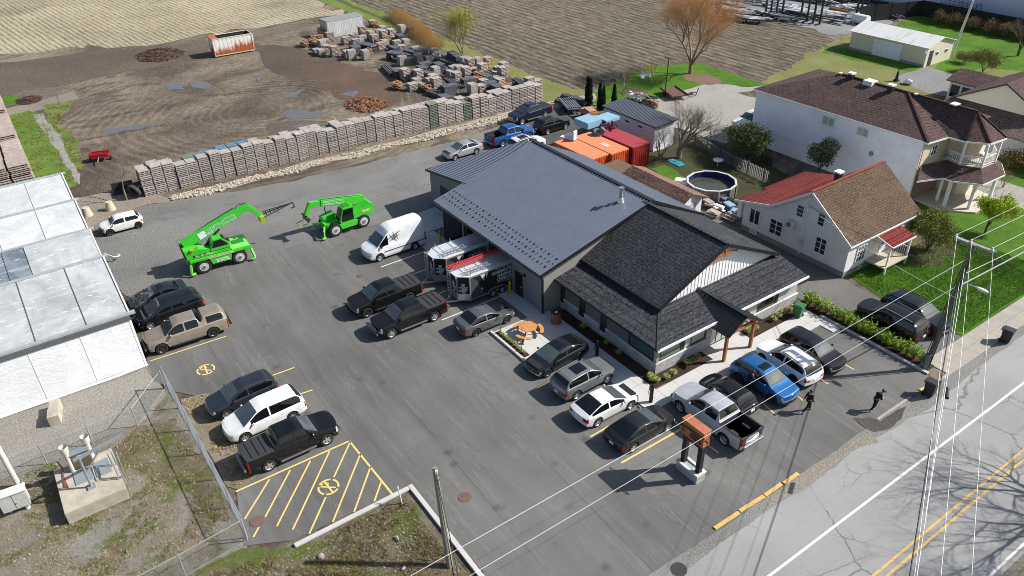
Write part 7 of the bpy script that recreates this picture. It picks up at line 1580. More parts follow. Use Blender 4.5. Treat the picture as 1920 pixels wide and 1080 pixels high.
# ------------------------------------------------------------ pool and garden things
pc = Vector((-6.9,25.55,0)); rp = 2.35; npg = 12
t = empty('swimming_pool', pc, 0, 'round above-ground pool with white rim and dark water', 'pool')
vs = [(rp*math.cos(2*math.pi*k/npg), rp*math.sin(2*math.pi*k/npg)) for k in range(npg)]
PW_ = NT('pool wall pattern'); pn = PW_.noise(7,4,.8,src=PW_.mapping((1,1,.4))); PW_.col(PW_.ramp(pn,[(.4,(.04,.035,.03,1)),(.6,(.2,.19,.17,1))])); PW_ = PW_.fin(.6)
w_ = MB(); li = MB(); rim = MB(); pst = MB()
for (a,b) in zip(vs,vs[1:]+vs[:1]):
    w_.add([(a[0],a[1],0),(b[0],b[1],0),(b[0],b[1],1.15),(a[0],a[1],1.15)],[(0,1,2,3)]); k=.985; li.add([(a[0]*k,a[1]*k,.3),(b[0]*k,b[1]*k,.3),(b[0]*k,b[1]*k,1.16),(a[0]*k,a[1]*k,1.16)],[(0,3,2,1)])
    rim.beam((a[0]*1.0,a[1]*1.0,1.19),(b[0]*1.0,b[1]*1.0,1.19),.2,.06); pst.box(a[0]*1.02-.06,a[0]*1.02+.06,a[1]*1.02-.06,a[1]*1.02+.06,0,1.18)
w_.build('wall', PW_, t, fix=False); li.build('liner', plain('blue liner', S(30,44,110), .4), t, fix=False); rim.build('rim', plain('pool rim white', S(206,208,206,.9), .4), t); pst.build('posts', plain('pool posts', S(150,148,140), .5), t)
MB().cyl((0,0,.6),(0,0,.62),rp*.975,n=24).build('water', m_water('dark pool water', S(74,72,66), .04), t)
o = MB().box(-.7,.7,-.45,.45,.3,.42).box(-.65,.65,-.4,.4,0,.3).build('pool_steps', WTRIM, bevel=.03); o.location = g(1278,344); o.rotation_euler=(0,0,R(30)); T(o,'white pool steps beside the round pool','steps')
o = MB().cyl((0,0,.7),(0,0,.75),.55,n=18).cyl((0,0,0),(0,0,.7),.04,n=8).build('garden_table', WTRIM); o.location = g(1345,312); T(o,'round white garden table in the shade behind the pool','garden table')
o = MB().prism([(-1,-.5,.02),(.9,-.6,.02),(1.1,.2,.02),(.3,.5,.02),(-.9,.35,.02)],(0,0,.06)).build('tarpaulin', plain('turquoise tarp', S(64,170,190), .5)); o.location = g(1268,305); T(o,'turquoise tarpaulin lying on the grass by the bare tree','tarpaulin')
q = random.Random(17)
for i,(px,py,c_,lb) in enumerate(((1330,388,PALP,'cream timber offcuts'),(1345,395,WTRIM,'white box'),(1352,378,GALV,'green grey boards'),(1367,392,CYAN,'blue grey sheet'),(1372,384,BLKM,'dark hot tub cover'),(1340,405,PAL,'grey boards'))):
    mb = MB()
    for k in range(6): mb.cb((q.uniform(-.3,.3),q.uniform(-.3,.3),.1+k*.09),(q.uniform(.5,1.1),q.uniform(.3,.8),.08),q.uniform(-.4,.4))
    o = mb.build('garden_clutter', c_); o.location = g(px,py); T(o, lb+' piled between the white garage and beige house', 'clutter')
t = empty('garden_steps', g(1366,414), R(0), 'dark wooden steps beside the beige house wall', 'steps')
for k in range(3): MB().box(-.6,.6,-.15+k*.28,.13+k*.28,.15+k*.18,.2+k*.18).build('tread', PAL, t)
FW = plain('weathered lattice', S(150,148,140), .8)
def slatfence(a, b, h, lb):
    t = empty('fence', a, 0, lb, 'fence'); d = b-a; L_ = d.length; d.normalize(); mb = MB(); n = int(L_/.22)
    for k in range(n): p = d*(k*.22); mb.beam(p+Vector((0,0,.05)),p+Vector((0,0,h)),.15,.02)
    for z in (.3,h-.2): mb.beam(Vector((0,0,z)),d*L_+Vector((0,0,z)),.04,.06)
    mb.build('pickets', FW, t)
    for k in range(int(L_/2.2)+1): MB().box(-.05,.05,-.05,.05,0,h+.15).build('post', DKST, t).location = d*(k*2.2)
slatfence(g(1302,272), g(1372,312), 1.3, 'weathered lattice fence behind the pool garden'); slatfence(g(1372,312), g(1440,345), 1.3, 'weathered fence along the big white house wall')
for i,px in enumerate((1430,1442)): o = MB().cyl((0,0,0),(0,0,.9),.28,n=14).build('barrel', plain('dark barrel',(.03,.035,.03,1),.6)); o.location = g(px,305+i*4); T(o,('left','right')[i]+' dark barrel against the big white house wall','barrel')
p = g(1680,152); o = MB().cyl((0,0,.2),(0,0,1.2),.22,.12,10).box(-.3,.3,-.3,.3,0,.2).cyl((0,0,1.2),(.1,0,1.9),.06,n=8).build('smoker', BLKM); o.location=p; T(o,'black garden chimney stove beyond the brown roof','garden stove')
p = g(1702,158); o = MB().blob((0,0,.35),(.6,.4,.35),9,6,.3,4).build('white_boulder', WTRIM); o.location=p; T(o,'white boulder on the edge of the asphalt pad','boulder')
o = MB().box(-.3,.3,-.25,.25,.35,.4).box(-.3,.3,.2,.25,.4,.8).box(-.3,-.25,-.25,.25,0,.35).box(.25,.3,-.25,.25,0,.35).build('garden_chair', WTRIM); o.location=g(1203,146); T(o,'left white chair on the back lawn','chair'); o2 = dup(o, g(1215,144), .5, 'right white chair on the back lawn')
# storage racks by the hall
for i in range(11):
    xs_ = (315,345,380,415,530,570,610,650,870,900,935)[i]; ys_ = (85,95,100,105,125,135,145,152,130,110,100)[i]
    p = g(1340+xs_/3.31, ys_/3.31); hgt = 4.0
    t = empty('cantilever_rack', p, 0, 'black cantilever rack upright in the storage yard', 'storage rack', 'cantilever rack uprights'); MB().box(-.12,.12,-.12,.12,0,hgt).box(-.15,.15,-1.0,.12,0,.2).build('upright', BLK, t)
    MB().beam((0,0,1.2),(0,-.9,1.3),.1,.1).beam((0,0,2.3),(0,-.9,2.4),.1,.1).beam((0,0,3.4),(0,-.9,3.5),.1,.1).build('arm', BLK, t)
q = random.Random(31)
for i in range(46):
    px = q.uniform(1365,1660); py = q.uniform(-6,45)*(1 if px<1600 else .7)
    mb = MB(); n=q.randint(3,7)
    for k in range(n): mb.beam((-q.uniform(1.5,4),-.5+k*.22,.3+q.uniform(0,.5)),(q.uniform(1.5,4),-.5+k*.22,.3+q.uniform(0,.5)),.16,.14)
    mb.box(-1.2,-1.0,-.7,.9,0,.3).box(1.0,1.2,-.7,.9,0,.3)
    o = mb.build('steel_bundle', (WTRIM,DKST,GALV,BLKM,WTRIM)[i%5]); o.location = g(px,py); o.rotation_euler=(0,0,q.uniform(-.2,.5)); T(o, ('white','dark grey','galvanised','black','white')[i%5]+' steel section bundle in the far storage yard','steel bundle','steel bundles in the storage yard')
o = MB().cyl((-1.8,0,.6),(1.8,0,.6),.45,n=16).build('steel_pipe', plain('rusty pipe', S(150,96,60), .8)); o.location=g(1572,28); T(o,'short fat rusty pipe in the far storage yard','pipe')
o = MB().cyl((-1.3,0,.8),(1.3,0,.8),.75,n=18).box(-1,-.8,-.6,.6,0,.4).box(.8,1,-.6,.6,0,.4).build('white_tank', WTRIM, smooth=R(40)); o.location=g(1612,45); T(o,'small white tank behind the cream shed','tank')
# ------------------------------------------------------------ people
SKIN = plain('skin', (.42,.25,.18,1), .6); CLB = plain('black clothing', (.008,.008,.009,1), .85); CLD = plain('dark trousers', (.012,.012,.016,1), .85); HAIRM = plain('dark hair', (.02,.012,.008,1), .7)
def skinmesh(name, verts, edges, radii, mat, parent, root=0, sub=2):
    me = bpy.data.meshes.new(name); me.from_pydata(verts, edges, []); o = bpy.data.objects.new(name, me); col.objects.link(o); o.parent = parent
    m = o.modifiers.new('skin','SKIN'); m.use_smooth_shade = True
    if not me.skin_vertices: 
        bm = bmesh.new(); bm.from_mesh(me); bm.verts.layers.skin.verify(); bm.to_mesh(me); bm.free()
    for i, r_ in enumerate(radii):
        me.skin_vertices[0].data[i].radius = (r_, r_) if not hasattr(r_,'__len__') else r_
        me.skin_vertices[0].data[i].use_root = (i == root)
    s_ = o.modifiers.new('sub','SUBSURF'); s_.levels = s_.render_levels = sub
    me.materials.append(mat); return o
def person(loc, rz, label, pose, cap=False):
    t = empty('person', loc, rz, label, 'person'); J = pose
    names = ['pelvis','waist','chest','neck','head','crown','shL','elL','haL','shR','elR','haR','hipL','knL','anL','toL','hipR','knR','anR','toR']
    V = [J[n] for n in names]; ix = {n:i for i,n in enumerate(names)}
    E_ = [('pelvis','waist'),('waist','chest'),('chest','neck'),('neck','head'),('head','crown'),('chest','shL'),('shL','elL'),('elL','haL'),('chest','shR'),('shR','elR'),('elR','haR'),('pelvis','hipL'),('hipL','knL'),('knL','anL'),('anL','toL'),('pelvis','hipR'),('hipR','knR'),('knR','anR'),('anR','toR')]
    rad = [.11,.11,.12,.05,.085,.075,.06,.045,.032,.06,.045,.032,.085,.06,.042,.035,.085,.06,.042,.035]
    skinmesh('body', V, [(ix[a],ix[b]) for a,b in E_], rad, SKIN, t)
    def sub_(nm, keys, edges, rr, mat):
        k = {n:i for i,n in enumerate(keys)}; skinmesh(nm, [J[n] for n in keys], [(k[a],k[b]) for a,b in edges], rr, mat, t)
    sub_('jacket', ['pelvis','waist','chest','shL','elL','haL','shR','elR','haR'], [('pelvis','waist'),('waist','chest'),('chest','shL'),('shL','elL'),('elL','haL'),('chest','shR'),('shR','elR'),('elR','haR')], [.15,.15,.165,.085,.065,.045,.085,.065,.045], CLB)
    sub_('trousers', ['pelvis','hipL','knL','anL','hipR','knR','anR'], [('pelvis','hipL'),('hipL','knL'),('knL','anL'),('pelvis','hipR'),('hipR','knR'),('knR','anR')], [.125,.1,.078,.062,.1,.078,.062], CLD)
    for s in 'LR':
        a = Vector(J['an'+s]); b = Vector(J['to'+s]); MB().beam(a+Vector((0,0,-.05)), b+Vector((0,0,-.01)),.09,.075).build('shoe', plain('shoe',(.05,.05,.05,1),.6) if not cap else plain('pale shoe',(.5,.5,.48,1),.6), t, bevel=.02)
        # hand with palm, four fingers and thumb, slightly curled
        h = Vector(J['ha'+s]); d = (h-Vector(J['el'+s])).normalized(); sd = d.cross(Vector((0,0,1))); sd = sd.normalized() if sd.length > .1 else Vector((1,0,0)); dn = d.cross(sd)
        vs_ = [h, h+d*.06]; es_ = [(0,1)]; rr = [.026,.032]
        for k,(off,ln) in enumerate(((-.03,.06),(-.01,.075),(.01,.07),(.03,.055))):
            i0 = len(vs_); vs_ += [h+d*.09+sd*off, h+d*(.09+ln*.5)+sd*off+dn*.01, h+d*(.09+ln)+sd*off+dn*.03]; es_ += [(1,i0),(i0,i0+1),(i0+1,i0+2)]; rr += [.011,.0095,.008]
        i0 = len(vs_); vs_ += [h+d*.03+sd*.04, h+d*.07+sd*.06+dn*.01]; es_ += [(0,i0),(i0,i0+1)]; rr += [.012,.009]
        skinmesh('hand', vs_, es_, rr, SKIN, t, 0, 1)
    hd = Vector(J['head']); cr = Vector(J['crown']); ax = (cr-hd).normalized(); f = Vector(J['face']).normalized()
    MB().blob(hd+ax*.06+f*(-.015),(.098,.104,.12),12,8,0).build('head', SKIN, t, smooth=True)
    c_ = hd+ax*.05; s = ax.cross(f)
    for k in (-1,1): MB().blob(c_+f*.088+s*.033*k+ax*.01,(.012,.012,.009),6,4,0).build('eye', BLK, t); MB().blob(c_+s*.1*k,(.014,.02,.03),6,4,0).build('ear', SKIN, t)
    MB().blob(c_+f*.102-ax*.015,(.014,.014,.022),6,4,0).build('nose', SKIN, t); MB().cb(c_+f*.09-ax*.055,(.045,.045,.01)).build('mouth', plain('lips',(.3,.1,.09,1),.6), t)
    MB().blob(hd+ax*.095-f*.025,(.108,.112,.1),12,8,0).build('hair' if not cap else 'cap', HAIRM if not cap else BLK, t, smooth=True)
    if cap: MB().cb(hd+ax*.12+f*.13,(.1,.16,.012)).build('cap_brim', BLK, t)
    return t
base = dict(pelvis=(0,0,.95),waist=(0.01,0,1.1),chest=(.02,0,1.36),neck=(.02,0,1.5),head=(.03,0,1.58),crown=(.03,0,1.68),face=(1,0,0),shL=(.02,.18,1.42),elL=(-.04,.25,1.14),haL=(.06,.24,.9),shR=(.02,-.18,1.42),elR=(0,-.25,1.14),haR=(.12,-.22,.92),
            hipL=(0,.09,.9),knL=(.04,.1,.5),anL=(-.02,.1,.09),toL=(.13,.11,.05),hipR=(0,-.09,.9),knR=(.06,-.1,.5),anR=(.04,-.1,.09),toR=(.2,-.11,.05))
def S_(**k): d = dict(base); d.update(k); return d
p = g(1512,772); person((p.x,p.y,.006), R(75), 'person in black jacket and trousers striding past the blue crossover', S_(knL=(.28,.1,.53),anL=(.3,.1,.1),toL=(.47,.1,.06),knR=(-.12,-.1,.5),anR=(-.42,-.1,.16),toR=(-.3,-.1,.05),haL=(-.14,.26,.9),haR=(.2,-.24,.93)))
p = g(1637,770); person((p.x,p.y,.006), R(60), 'person in black with a cap leaning forward near the road exit', S_(pelvis=(-.02,0,.95),waist=(.02,0,1.1),chest=(.14,0,1.32),neck=(.22,0,1.43),head=(.27,0,1.49),crown=(.33,0,1.57),face=(.8,0,-.6),shL=(.14,.18,1.37),elL=(.1,.27,1.1),haL=(.3,.1,1.05),shR=(.14,-.18,1.37),elR=(.12,-.27,1.1),haR=(.32,-.08,1.06),knR=(-.05,-.1,.5),anR=(-.28,-.1,.12),toR=(-.14,-.1,.05)), True)
o = MB().cb((0,0,0),(.12,.1,.03)).build('phone', WTRIM); o.location = g(1637,770)+Vector((.17,.3,1.07)); T(o,'small white item held by the person near the exit','paper')
p = g(1402,735); person((p.x,p.y,.006), R(80), 'person in dark clothes standing at the side of the blue crossover', S_(chest=(.08,0,1.34),neck=(.13,0,1.46),head=(.17,0,1.53),crown=(.2,0,1.62),elL=(.12,.26,1.15),haL=(.34,.16,1.1),elR=(.12,-.26,1.15),haR=(.34,-.16,1.08)))
# ------------------------------------------------------------ vegetation
def leafmat(name, a, b, c3=None, tr=0):
    t = NT(name); n = t.noise(1.6,4,.8); c = t.ramp(n,[(.3,a),(.6,b)]); 
    oi = t.noise(9,2,.9); c = t.mix(t.ramp(oi,[(.5,0),(.7,.6)]), c, c3 or tuple(min(1,x*1.6) for x in b[:3])+(1,)); t.col(c); return t.fin(.8, spec=.25)
def leaf_quads(mb, pts, size, q, up=.3):
    for p in pts:
        n = Vector((q.gauss(0,1),q.gauss(0,1),q.gauss(0,1)+up)).normalized(); a = n.cross(Vector((q.gauss(0,1),q.gauss(0,1),q.gauss(0,1)))).normalized(); b = n.cross(a); s = size*q.uniform(.6,1.3)
        i = len(mb.v); mb.v += [tuple(p-a*s*.5), tuple(p+b*s*.35), tuple(p+a*s*.6), tuple(p-b*s*.35)]; mb.f.append((i,i+1,i+2,i+3))
def branchy(mb, tips, p, d, L, r, depth, q, spread=.6, up=.25, shrink=.72, kids=(2,3), tube_n=5, rec=None):
    n = 3; prev = p; rr = r
    for k in range(n):
        d = (d + Vector((q.gauss(0,.12),q.gauss(0,.12),q.gauss(0,.08)))).normalized(); nx = prev + d*L/n; r2 = rr*.86
        mb.cyl(prev, nx, rr, r2, tube_n if depth > 1 else 3, cap=False); prev = nx; rr = r2
        if depth > 0 and k > 0 and q.random() < .8:
            ax = Vector((q.gauss(0,1),q.gauss(0,1),q.gauss(0,.4))).normalized(); dd = (d + ax*spread + Vector((0,0,up))).normalized(); branchy(mb, tips, prev, dd, L*shrink*q.uniform(.6,.95), rr*.55, depth-1, q, spread, up, shrink, kids, tube_n)
    if depth == 0: tips.append(prev); return
    for _ in range(q.randint(*kids)):
        ax = Vector((q.gauss(0,1),q.gauss(0,1),q.gauss(0,.3))).normalized(); dd = (d + ax*spread + Vector((0,0,up))).normalized(); branchy(mb, tips, prev, dd, L*shrink*q.uniform(.75,1.1), rr*.72, depth-1, q, spread, up, shrink, kids, tube_n)
def bare_tree(loc, h, label, seed, depth=5, r=.16, spread=.55, up=.2, bark=None, leaves=None, lsize=.1, lper=3, lspread=.25, trunk=.28, shrink=.72, fan=1, cat='tree', name='bare_tree', kids=(2,3)):
    q = random.Random(seed); t = empty(name, loc, 0, label, cat); mb = MB(); tips = []
    tot = sum(shrink**k for k in range(1,depth+1)); L0 = h*trunk
    Lb = (h-L0)/tot*.95/shrink
    mb.cyl((0,0,-.05),(0,0,L0),r*1.25,r,8,cap=False)
    for k in range(fan+1):
        a = k*2.4; branchy(mb, tips, Vector((0,0,L0*(.75+.25*k/max(1,fan)))), Vector((math.cos(a)*.45,math.sin(a)*.45,1)).normalized(), Lb*shrink, r*.7, depth-1, q, spread, up, shrink, kids)
    # split trunk/limbs (one mesh) and crown (leaves)
    mb.build('trunk', bark, t, smooth=True, fix=False)
    if leaves:
        lm = MB(); pts = [p+Vector((q.gauss(0,lspread),q.gauss(0,lspread),q.gauss(0,lspread))) for p in tips for _ in range(lper)]; leaf_quads(lm, pts, lsize, q); lm.build('crown', leaves, t, fix=False)
    return t
BARK1 = m_wood('grey brown bark', S(112,98,86), S(150,136,122), 4, (1,1,.3)); BARK2 = m_wood('dark bark', S(74,62,54), S(108,92,80), 4, (1,1,.3)); BARKO = m_wood('orange willow twigs', S(140,104,76), S(172,130,94), 3, (1,1,.5)); BARKY = m_wood('olive bark', S(118,108,72), S(150,140,94), 4, (1,1,.3))
ORL = leafmat('orange catkins', S(188,138,88), S(210,160,108)); YLL = leafmat('yellow green buds', S(150,146,60), S(182,174,84)); FRESH = leafmat('fresh hedge leaves', S(110,142,36,1), S(152,178,56,1), S(190,204,92,1)); DKL = leafmat('dark evergreen', S(30,44,20), S(44,60,28), S(62,80,38)); OLV = leafmat('olive shrub leaves', S(96,110,44), S(134,140,62), S(170,168,96)); GRYL = leafmat('grey green needles', S(62,76,56), S(78,92,70), S(100,110,90)); LIME = leafmat('lime young leaves', S(130,160,30,.9), S(176,192,48,.9))
bare_tree(g(1294,138), 11.0, 'large orange twigged bare tree on the back lawn by the ploughed field', 3, 6, .24, .6, .26, BARKO, ORL, .09, 7, .45, .13, .78, 3)
bare_tree(g(868,112), 6.6, 'yellow green budding tree at the edge of the ploughed field', 5, 5, .14, .55, .25, BARKY, YLL, .12, 7, .35, .1, .78, 3)
bare_tree(g(1273,296), 6.6, 'bare dark branched tree behind the red container', 8, 7, .26, .62, .12, BARK1, None, trunk=.16, shrink=.79, fan=3)
bare_tree(g(1236,300), 3.8, 'dense grey bare bush in front of the bare garden tree', 9, 6, .11, .8, .12, BARK1, None, trunk=.04, shrink=.74, fan=4, name='bare_bush', cat='bush')
bare_tree(g(1330,282), 3.0, 'bare twiggy shrub at the garden fence corner', 10, 5, .07, .7, .1, BARK2, None, trunk=.12, shrink=.76, fan=3, name='bare_bush', cat='bush')
bare_tree(g(238,375), 4.6, 'bare sapling beside the old tractor tyres', 12, 4, .09, .5, .3, BARK1, None, trunk=.3, shrink=.7, fan=1)
bare_tree(g(112,196), 2.6, 'thin bare sapling beside the track culvert', 13, 3, .05, .3, .4, BARK1, None, trunk=.5, shrink=.6, fan=1)
bare_tree(g(1168,180), 3.4, 'small bare tree behind the dark evergreens', 14, 5, .07, .5, .25, BARK1, None, trunk=.25, shrink=.74, fan=2)
bare_tree(g(1221,168), 3.2, 'small budding tree in the middle of the back lawn', 15, 4, .06, .4, .35, BARK1, YLL, .1, 4, .2, .3, .74, 2)
bare_tree(g(1532,338), 3.5, 'rounded grey green tree against the white house wall', 17, 5, .09, .5, .3, BARK2, GRYL, .13, 12, .22, .25, .72, 3)
bare_tree(g(1400,300), 3.2, 'broad olive green bush left of the big white house', 18, 5, .08, .75, .2, BARK2, leafmat('dull olive leaves', S(66,78,40), S(90,98,54)), .16, 12, .35, .08, .76, 4, name='bush', cat='bush')
bare_tree(g(1738,470), 3.3, 'large olive spring shrub beside the house porch', 19, 6, .08, .75, .16, BARK2, OLV, .1, 5, .2, .05, .76, 4, name='bush', cat='bush')
bare_tree(g(1846,438), 3.0, 'yellow green flowering young tree on the front lawn', 20, 5, .08, .6, .25, BARK2, LIME, .13, 12, .22, .3, .74, 3)
bare_tree(g(1908,105), 5.5, 'bare dark tree on the bright lawn near the hall', 22, 6, .16, .65, .15, BARK2, None, trunk=.2, shrink=.76, fan=2)
bare_tree(g(1842,135), 2.6, 'olive green round bush beside the brown roofed sunroom', 23, 5, .07, .7, .15, BARK2, OLV, .12, 5, .25, .05, .76, 4, name='bush', cat='bush')
bare_tree(g(1808,118), 1.3, 'low brown bush on the bright lawn', 24, 4, .05, .8, .1, BARK2, leafmat('brown leaves', S(120,98,66), S(150,126,90)), .1, 8, .2, .05, .76, 4, name='bush', cat='bush')
bare_tree(g(1604,82), 2.2, 'bare thicket at the left end of the cream shed', 25, 5, .06, .8, .1, BARK2, None, trunk=.05, shrink=.76, fan=4, name='bare_bush', cat='bush')
bare_tree(Vector((35,15.5,0)), 12.5, 'large bare street tree across the road casting branch shadows', 26, 7, .3, .66, .06, BARK2, None, trunk=.2, shrink=.78, fan=3)
bare_tree(Vector((37.5,9,0)), 11.5, 'second bare street tree across the road out of view', 27, 7, .27, .66, .06, BARK2, None, trunk=.22, shrink=.78, fan=2)
for i in range(9):
    p = (-33+i*2.7, 104.9+.3*math.sin(i)); bare_tree(Vector((p[0]+5,101.6,0)), 1.7, 'brown bare shrub in the row along the black screened fence', 40+i, 4, .05, .8, .1, BARK2, leafmat('brown leaves', S(120,98,66), S(150,126,90)), .16, 5, .25, .05, .76, 4, name='bush', cat='bush')['group'] = 'shrubs along the screened fence'
for i,(px,py) in enumerate(((1898,288),(1850,270),(1895,315))): bare_tree(g(px,py), 1.6, ('upper','left','lower')[i]+' brown green bush below the yellow house roof', 60+i, 4, .05, .8, .1, BARK2, leafmat('brown green leaves', S(96,82,56), S(128,110,72)), .16, 10, .25, .05, .76, 4, name='bush', cat='bush')
bare_tree(g(1880,352), 2.0, 'reddish bare shrub next to the side driveway', 64, 5, .05, .8, .1, m_wood('reddish bark', S(120,80,72), S(150,106,96)), None, trunk=.05, shrink=.76, fan=4, name='bare_bush', cat='bush')
# thuja columns
def thuja(px, py, h, r, lb, seed):
    q = random.Random(seed); t = empty('evergreen_column', g(px,py), 0, lb, 'evergreen'); mb = MB(); pts = []
    for k in range(3200):
        z = q.random()**.9; rr = r*(1-z)**.55*(.55+.5*noise.noise(Vector((z*6,q.random()*2,seed))))+.03; a = q.uniform(0,6.283); d = rr*math.sqrt(q.uniform(.35,1)); pts.append(Vector((d*math.cos(a),d*math.sin(a),.1+z*h)))
    leaf_quads(mb, pts, .17, q, .2); mb.build('crown', DKL, t, fix=False); MB().cyl((0,0,0),(0,0,h*.9),.08,.02,6).build('trunk', BARK2, t)
for i,(px,py,h,r) in enumerate(((1101,196,3.5,.62),(1106,197,3.3,.5),(1124,204,3.2,.55),(1131,206,2.9,.42),(1151,196,2.5,.6))): thuja(px,py,h,r,'dark evergreen column '+('first','second','third','fourth','fifth')[i]+' from the left in the row beside the metal shed',70+i)
# hedge along the parking lot
q = random.Random(5); t = empty('hedge', (15.5,16.85,0), 0, 'loose bright green hedge of young shrubs along the lot kerb', 'hedge'); st = MB(); pts = []
for k in range(21):
    x = -4.7+k*.46+q.uniform(-.1,.1); y = q.uniform(-.1,.1)
    for b in range(20):
        a = q.uniform(0,6.283); tilt = q.uniform(.1,.6); L_ = q.uniform(.65,1.08)*(1 if q.random()<.8 else 1.2); d = Vector((math.cos(a)*tilt,math.sin(a)*tilt,1)).normalized(); p0 = Vector((x,y,.05)); st.cyl(p0,p0+d*L_,.012,.005,3,cap=False)
        for m in range(26): u = q.uniform(.15,1.05); pts.append(p0+d*L_*u+Vector((q.gauss(0,.05),q.gauss(0,.05),q.gauss(0,.04))))
lf = MB(); leaf_quads(lf, pts, .1, q, .6); lf.build('foliage', FRESH, t, fix=False); st.build('stems', BARK2, t, fix=False)
# ornamental grass clumps
def tuft(seed, n=90, h=.36, r=.22):
    q = random.Random(seed); mb = MB()
    for k in range(n):
        a = q.uniform(0,6.283); b = a+1.57; d = Vector((math.cos(a),math.sin(a),0)); s = Vector((math.cos(b),math.sin(b),0))*.014; L_ = h*q.uniform(.7,1.15); rr = r*q.uniform(.3,1.1)
        p0 = d*r*.15; p1 = d*rr*.55+Vector((0,0,L_*.8)); p2 = d*rr*1.2+Vector((0,0,L_*q.uniform(.6,1))); i = len(mb.v); mb.v += [tuple(p0-s),tuple(p0+s),tuple(p1+s),tuple(p1-s),tuple(p2)]; mb.f += [(i,i+1,i+2,i+3),(i+3,i+2,i+4)]
    return mb
CLMP = leafmat('yellow green grass blades', S(130,142,64,.9), S(164,172,92,.9), S(206,206,140,.9))
tf = None; spots = [(11.0,1.2),(11.15,1.9),(10.75,1.0),(10.4,1.15),(11.1,2.6),(10.9,4.1),(10.95,4.6),(10.85,5.1),(10.9,10.5),(10.95,11.0),(11.0,12.9),(10.95,13.5),(10.9,14.1),(10.9,14.8),(10.95,10.2)]
spots += [(x,-4.08) for x in (.25,.65,1.05,1.45,1.85,2.3,2.75,3.2)]+[(3.4,1.15),(5.9,1.2),(7.3,1.1)]
for i,(x,y) in enumerate(spots):
    near = y < -4
    if tf is None: tf = tuft(3, 260).build('grass_clump', CLMP, fix=False); o = tf
    else: o = dup(tf)
    o.location = (x,y,.07); o.rotation_euler = (0,0,i*1.1); s_ = .75 if near else 1.05+.25*((i*7)%3)/3; o.scale = (s_,s_,s_)
    T(o, 'yellow green grass clump in the patio kerb bed' if near else 'yellow green grass clump in the mulch bed round the office', 'grass clump', 'clumps in the patio bed' if near else 'clumps in the office beds')
for i,(x,y) in enumerate(((.35,-3.4-.7),(3.0,-4.1))): bare_tree(Vector((x,y,.05)), 1.9, ('left','right')[i]+' thin young sapling in the patio kerb bed', 80+i, 3, .022, .4, .4, BARK1, None, trunk=.45, shrink=.6, fan=1)
# reeds
q = random.Random(44); mb = MB(); RD_ = leafmat('dry reeds', S(186,156,104,.9), S(212,184,132,.9))
ra, rb_ = g(733,32), g(815,92)
for k in range(4200):
    u = q.random(); p = ra.lerp(rb_,u)+Vector((q.gauss(0,.55),q.gauss(0,.9)+.6,0)); h = q.uniform(.9,2.2)*(1 if u<.75 else .6); l = Vector((q.gauss(0,.2),q.gauss(0,.2),0)); s = .03; i = len(mb.v); mb.v += [(p.x-s,p.y,0),(p.x+s,p.y,0),(p.x+l.x,p.y+l.y,h)]; mb.f.append((i,i+1,i+2))
T(mb.build('reeds', RD_, fix=False), None, None, None, 'stuff')
# grass and weeds as real blades
def blades(name, polys, n, h, mat, seed, clump=0., wd=.03):
    q = random.Random(seed); mb = MB()
    for poly, share in polys:
        x0,x1 = min(p[0] for p in poly), max(p[0] for p in poly); y0,y1 = min(p[1] for p in poly), max(p[1] for p in poly); c = 0; tr = 0
        while c < n*share and tr < n*12:
            tr += 1; x, y = q.uniform(x0,x1), q.uniform(y0,y1)
            if clump and noise.noise(Vector((x*.55,y*.55,seed)))*.7+noise.noise(Vector((x*2,y*2,seed)))*.5 < clump*q.uniform(.3,1.6)-.1: continue
            if not inside((x,y), poly): continue
            c += 1; hh = h*q.uniform(.4,1.3); a = q.uniform(0,6.283); s = wd*q.uniform(.6,1.4); l = hh*.6; i = len(mb.v)
            mb.v += [(x-s*math.cos(a),y-s*math.sin(a),0),(x+s*math.cos(a),y+s*math.sin(a),0),(x+q.gauss(0,l),y+q.gauss(0,l),hh)]; mb.f.append((i,i+1,i+2))
    return T(mb.build(name, mat, fix=False), None, None, None, 'stuff')
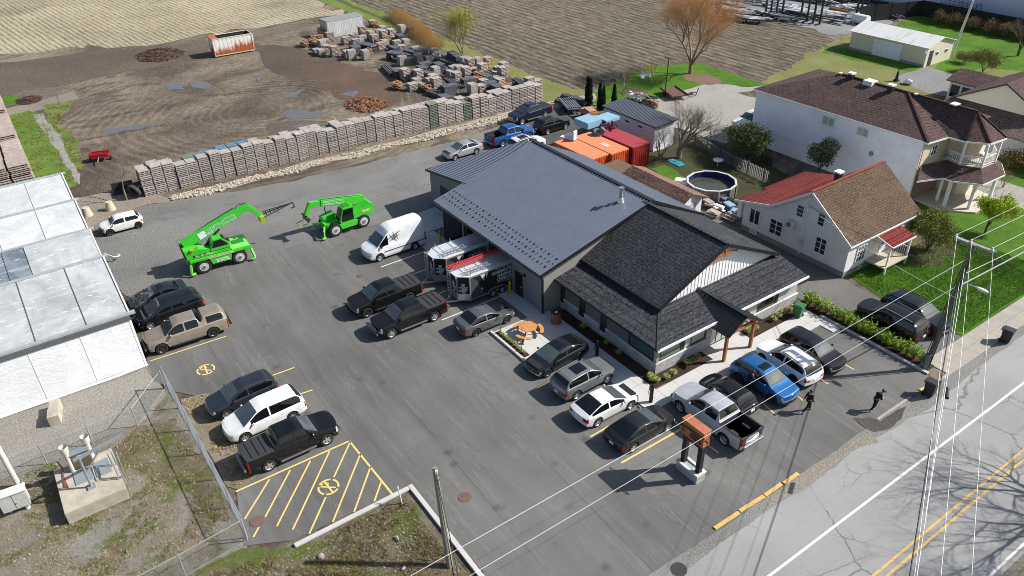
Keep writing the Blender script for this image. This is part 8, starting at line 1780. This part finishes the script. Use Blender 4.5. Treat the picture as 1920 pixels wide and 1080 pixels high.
GRS = leafmat('lawn blades', S(70,118,16,.9), S(98,146,26,.9), S(140,168,60,.9)); WEED = leafmat('weed blades', S(88,100,40,.9), S(120,120,56,.9), S(150,140,84,.9)); DRYB = leafmat('dry stalks', S(160,140,104,.9), S(186,168,130,.9), S(206,194,164,.9)); BRNB = leafmat('brown dead stalks', S(104,88,66,.9), S(140,122,94,.9))
lawnp = [(10.5,24.3),(10.4,23),(14.5,22.1),(19.9,22.4),(19.9,36),(11,36)]
blades('lawn_grass', [(lawnp,1)], 42000, .09, GRS, 3, wd=.025)
cmp_ = [(-5,-25.7),(7.3,-25.5),(8,-38),(-5,-38)]; isl = [(9.8,-23),(9.8,-17.1),(20,-17.1),(20,-28),(8.3,-28)]
blades('weeds', [(cmp_,.62),(isl,.38)], 26000, .09, WEED, 5, .25, .022); blades('dry_weeds', [(cmp_,.6),(isl,.4)], 22000, .09, DRYB, 6, .12, .016); blades('dead_stalks', [(isl,1)], 14000, .24, BRNB, 7, .12, .018)
blades('field_verge_grass', [([tuple(g(*p).xy) for p in ((20,216),(60,207),(85,214),(100,250),(120,300),(148,343),(110,354),(60,343),(20,300))],.7),([tuple(g(*p).xy) for p in ((88,200),(135,192),(115,218),(130,240),(142,265),(150,292),(156,320),(142,316),(120,270),(96,230))],.3)], 5000, .14, WEED, 8, .1, .03)
blades('strip_weeds', [([(-6.1,-25),(-5.9,-23.7),(-4.4,-22.3),(2.6,-22.2),(3.5,-24.5)],1)], 3500, .12, DRYB, 9, .1, .025)
# rubble on the island
mb = MB(); q = random.Random(12)
for k in range(900):
    x = q.uniform(9.8,19.5); y = q.uniform(-26,-17.1); s = q.uniform(.02,.07) if q.random()<.985 else q.uniform(.1,.22); mb.blob((x,y,s*.4),(s,s*q.uniform(.6,1.2),s*.7),5,3,.35,k)
for k in range(500):
    x = q.uniform(-5,7); y = q.uniform(-36,-25.6); s = q.uniform(.03,.07); mb.blob((x,y,s*.4),(s,s,s*.7),5,3,.35,k)
T(mb.build('rubble', plain('pale rubble', S(166,160,150), .9, var=.25, sc=5), fix=False), None, None, None, 'stuff')
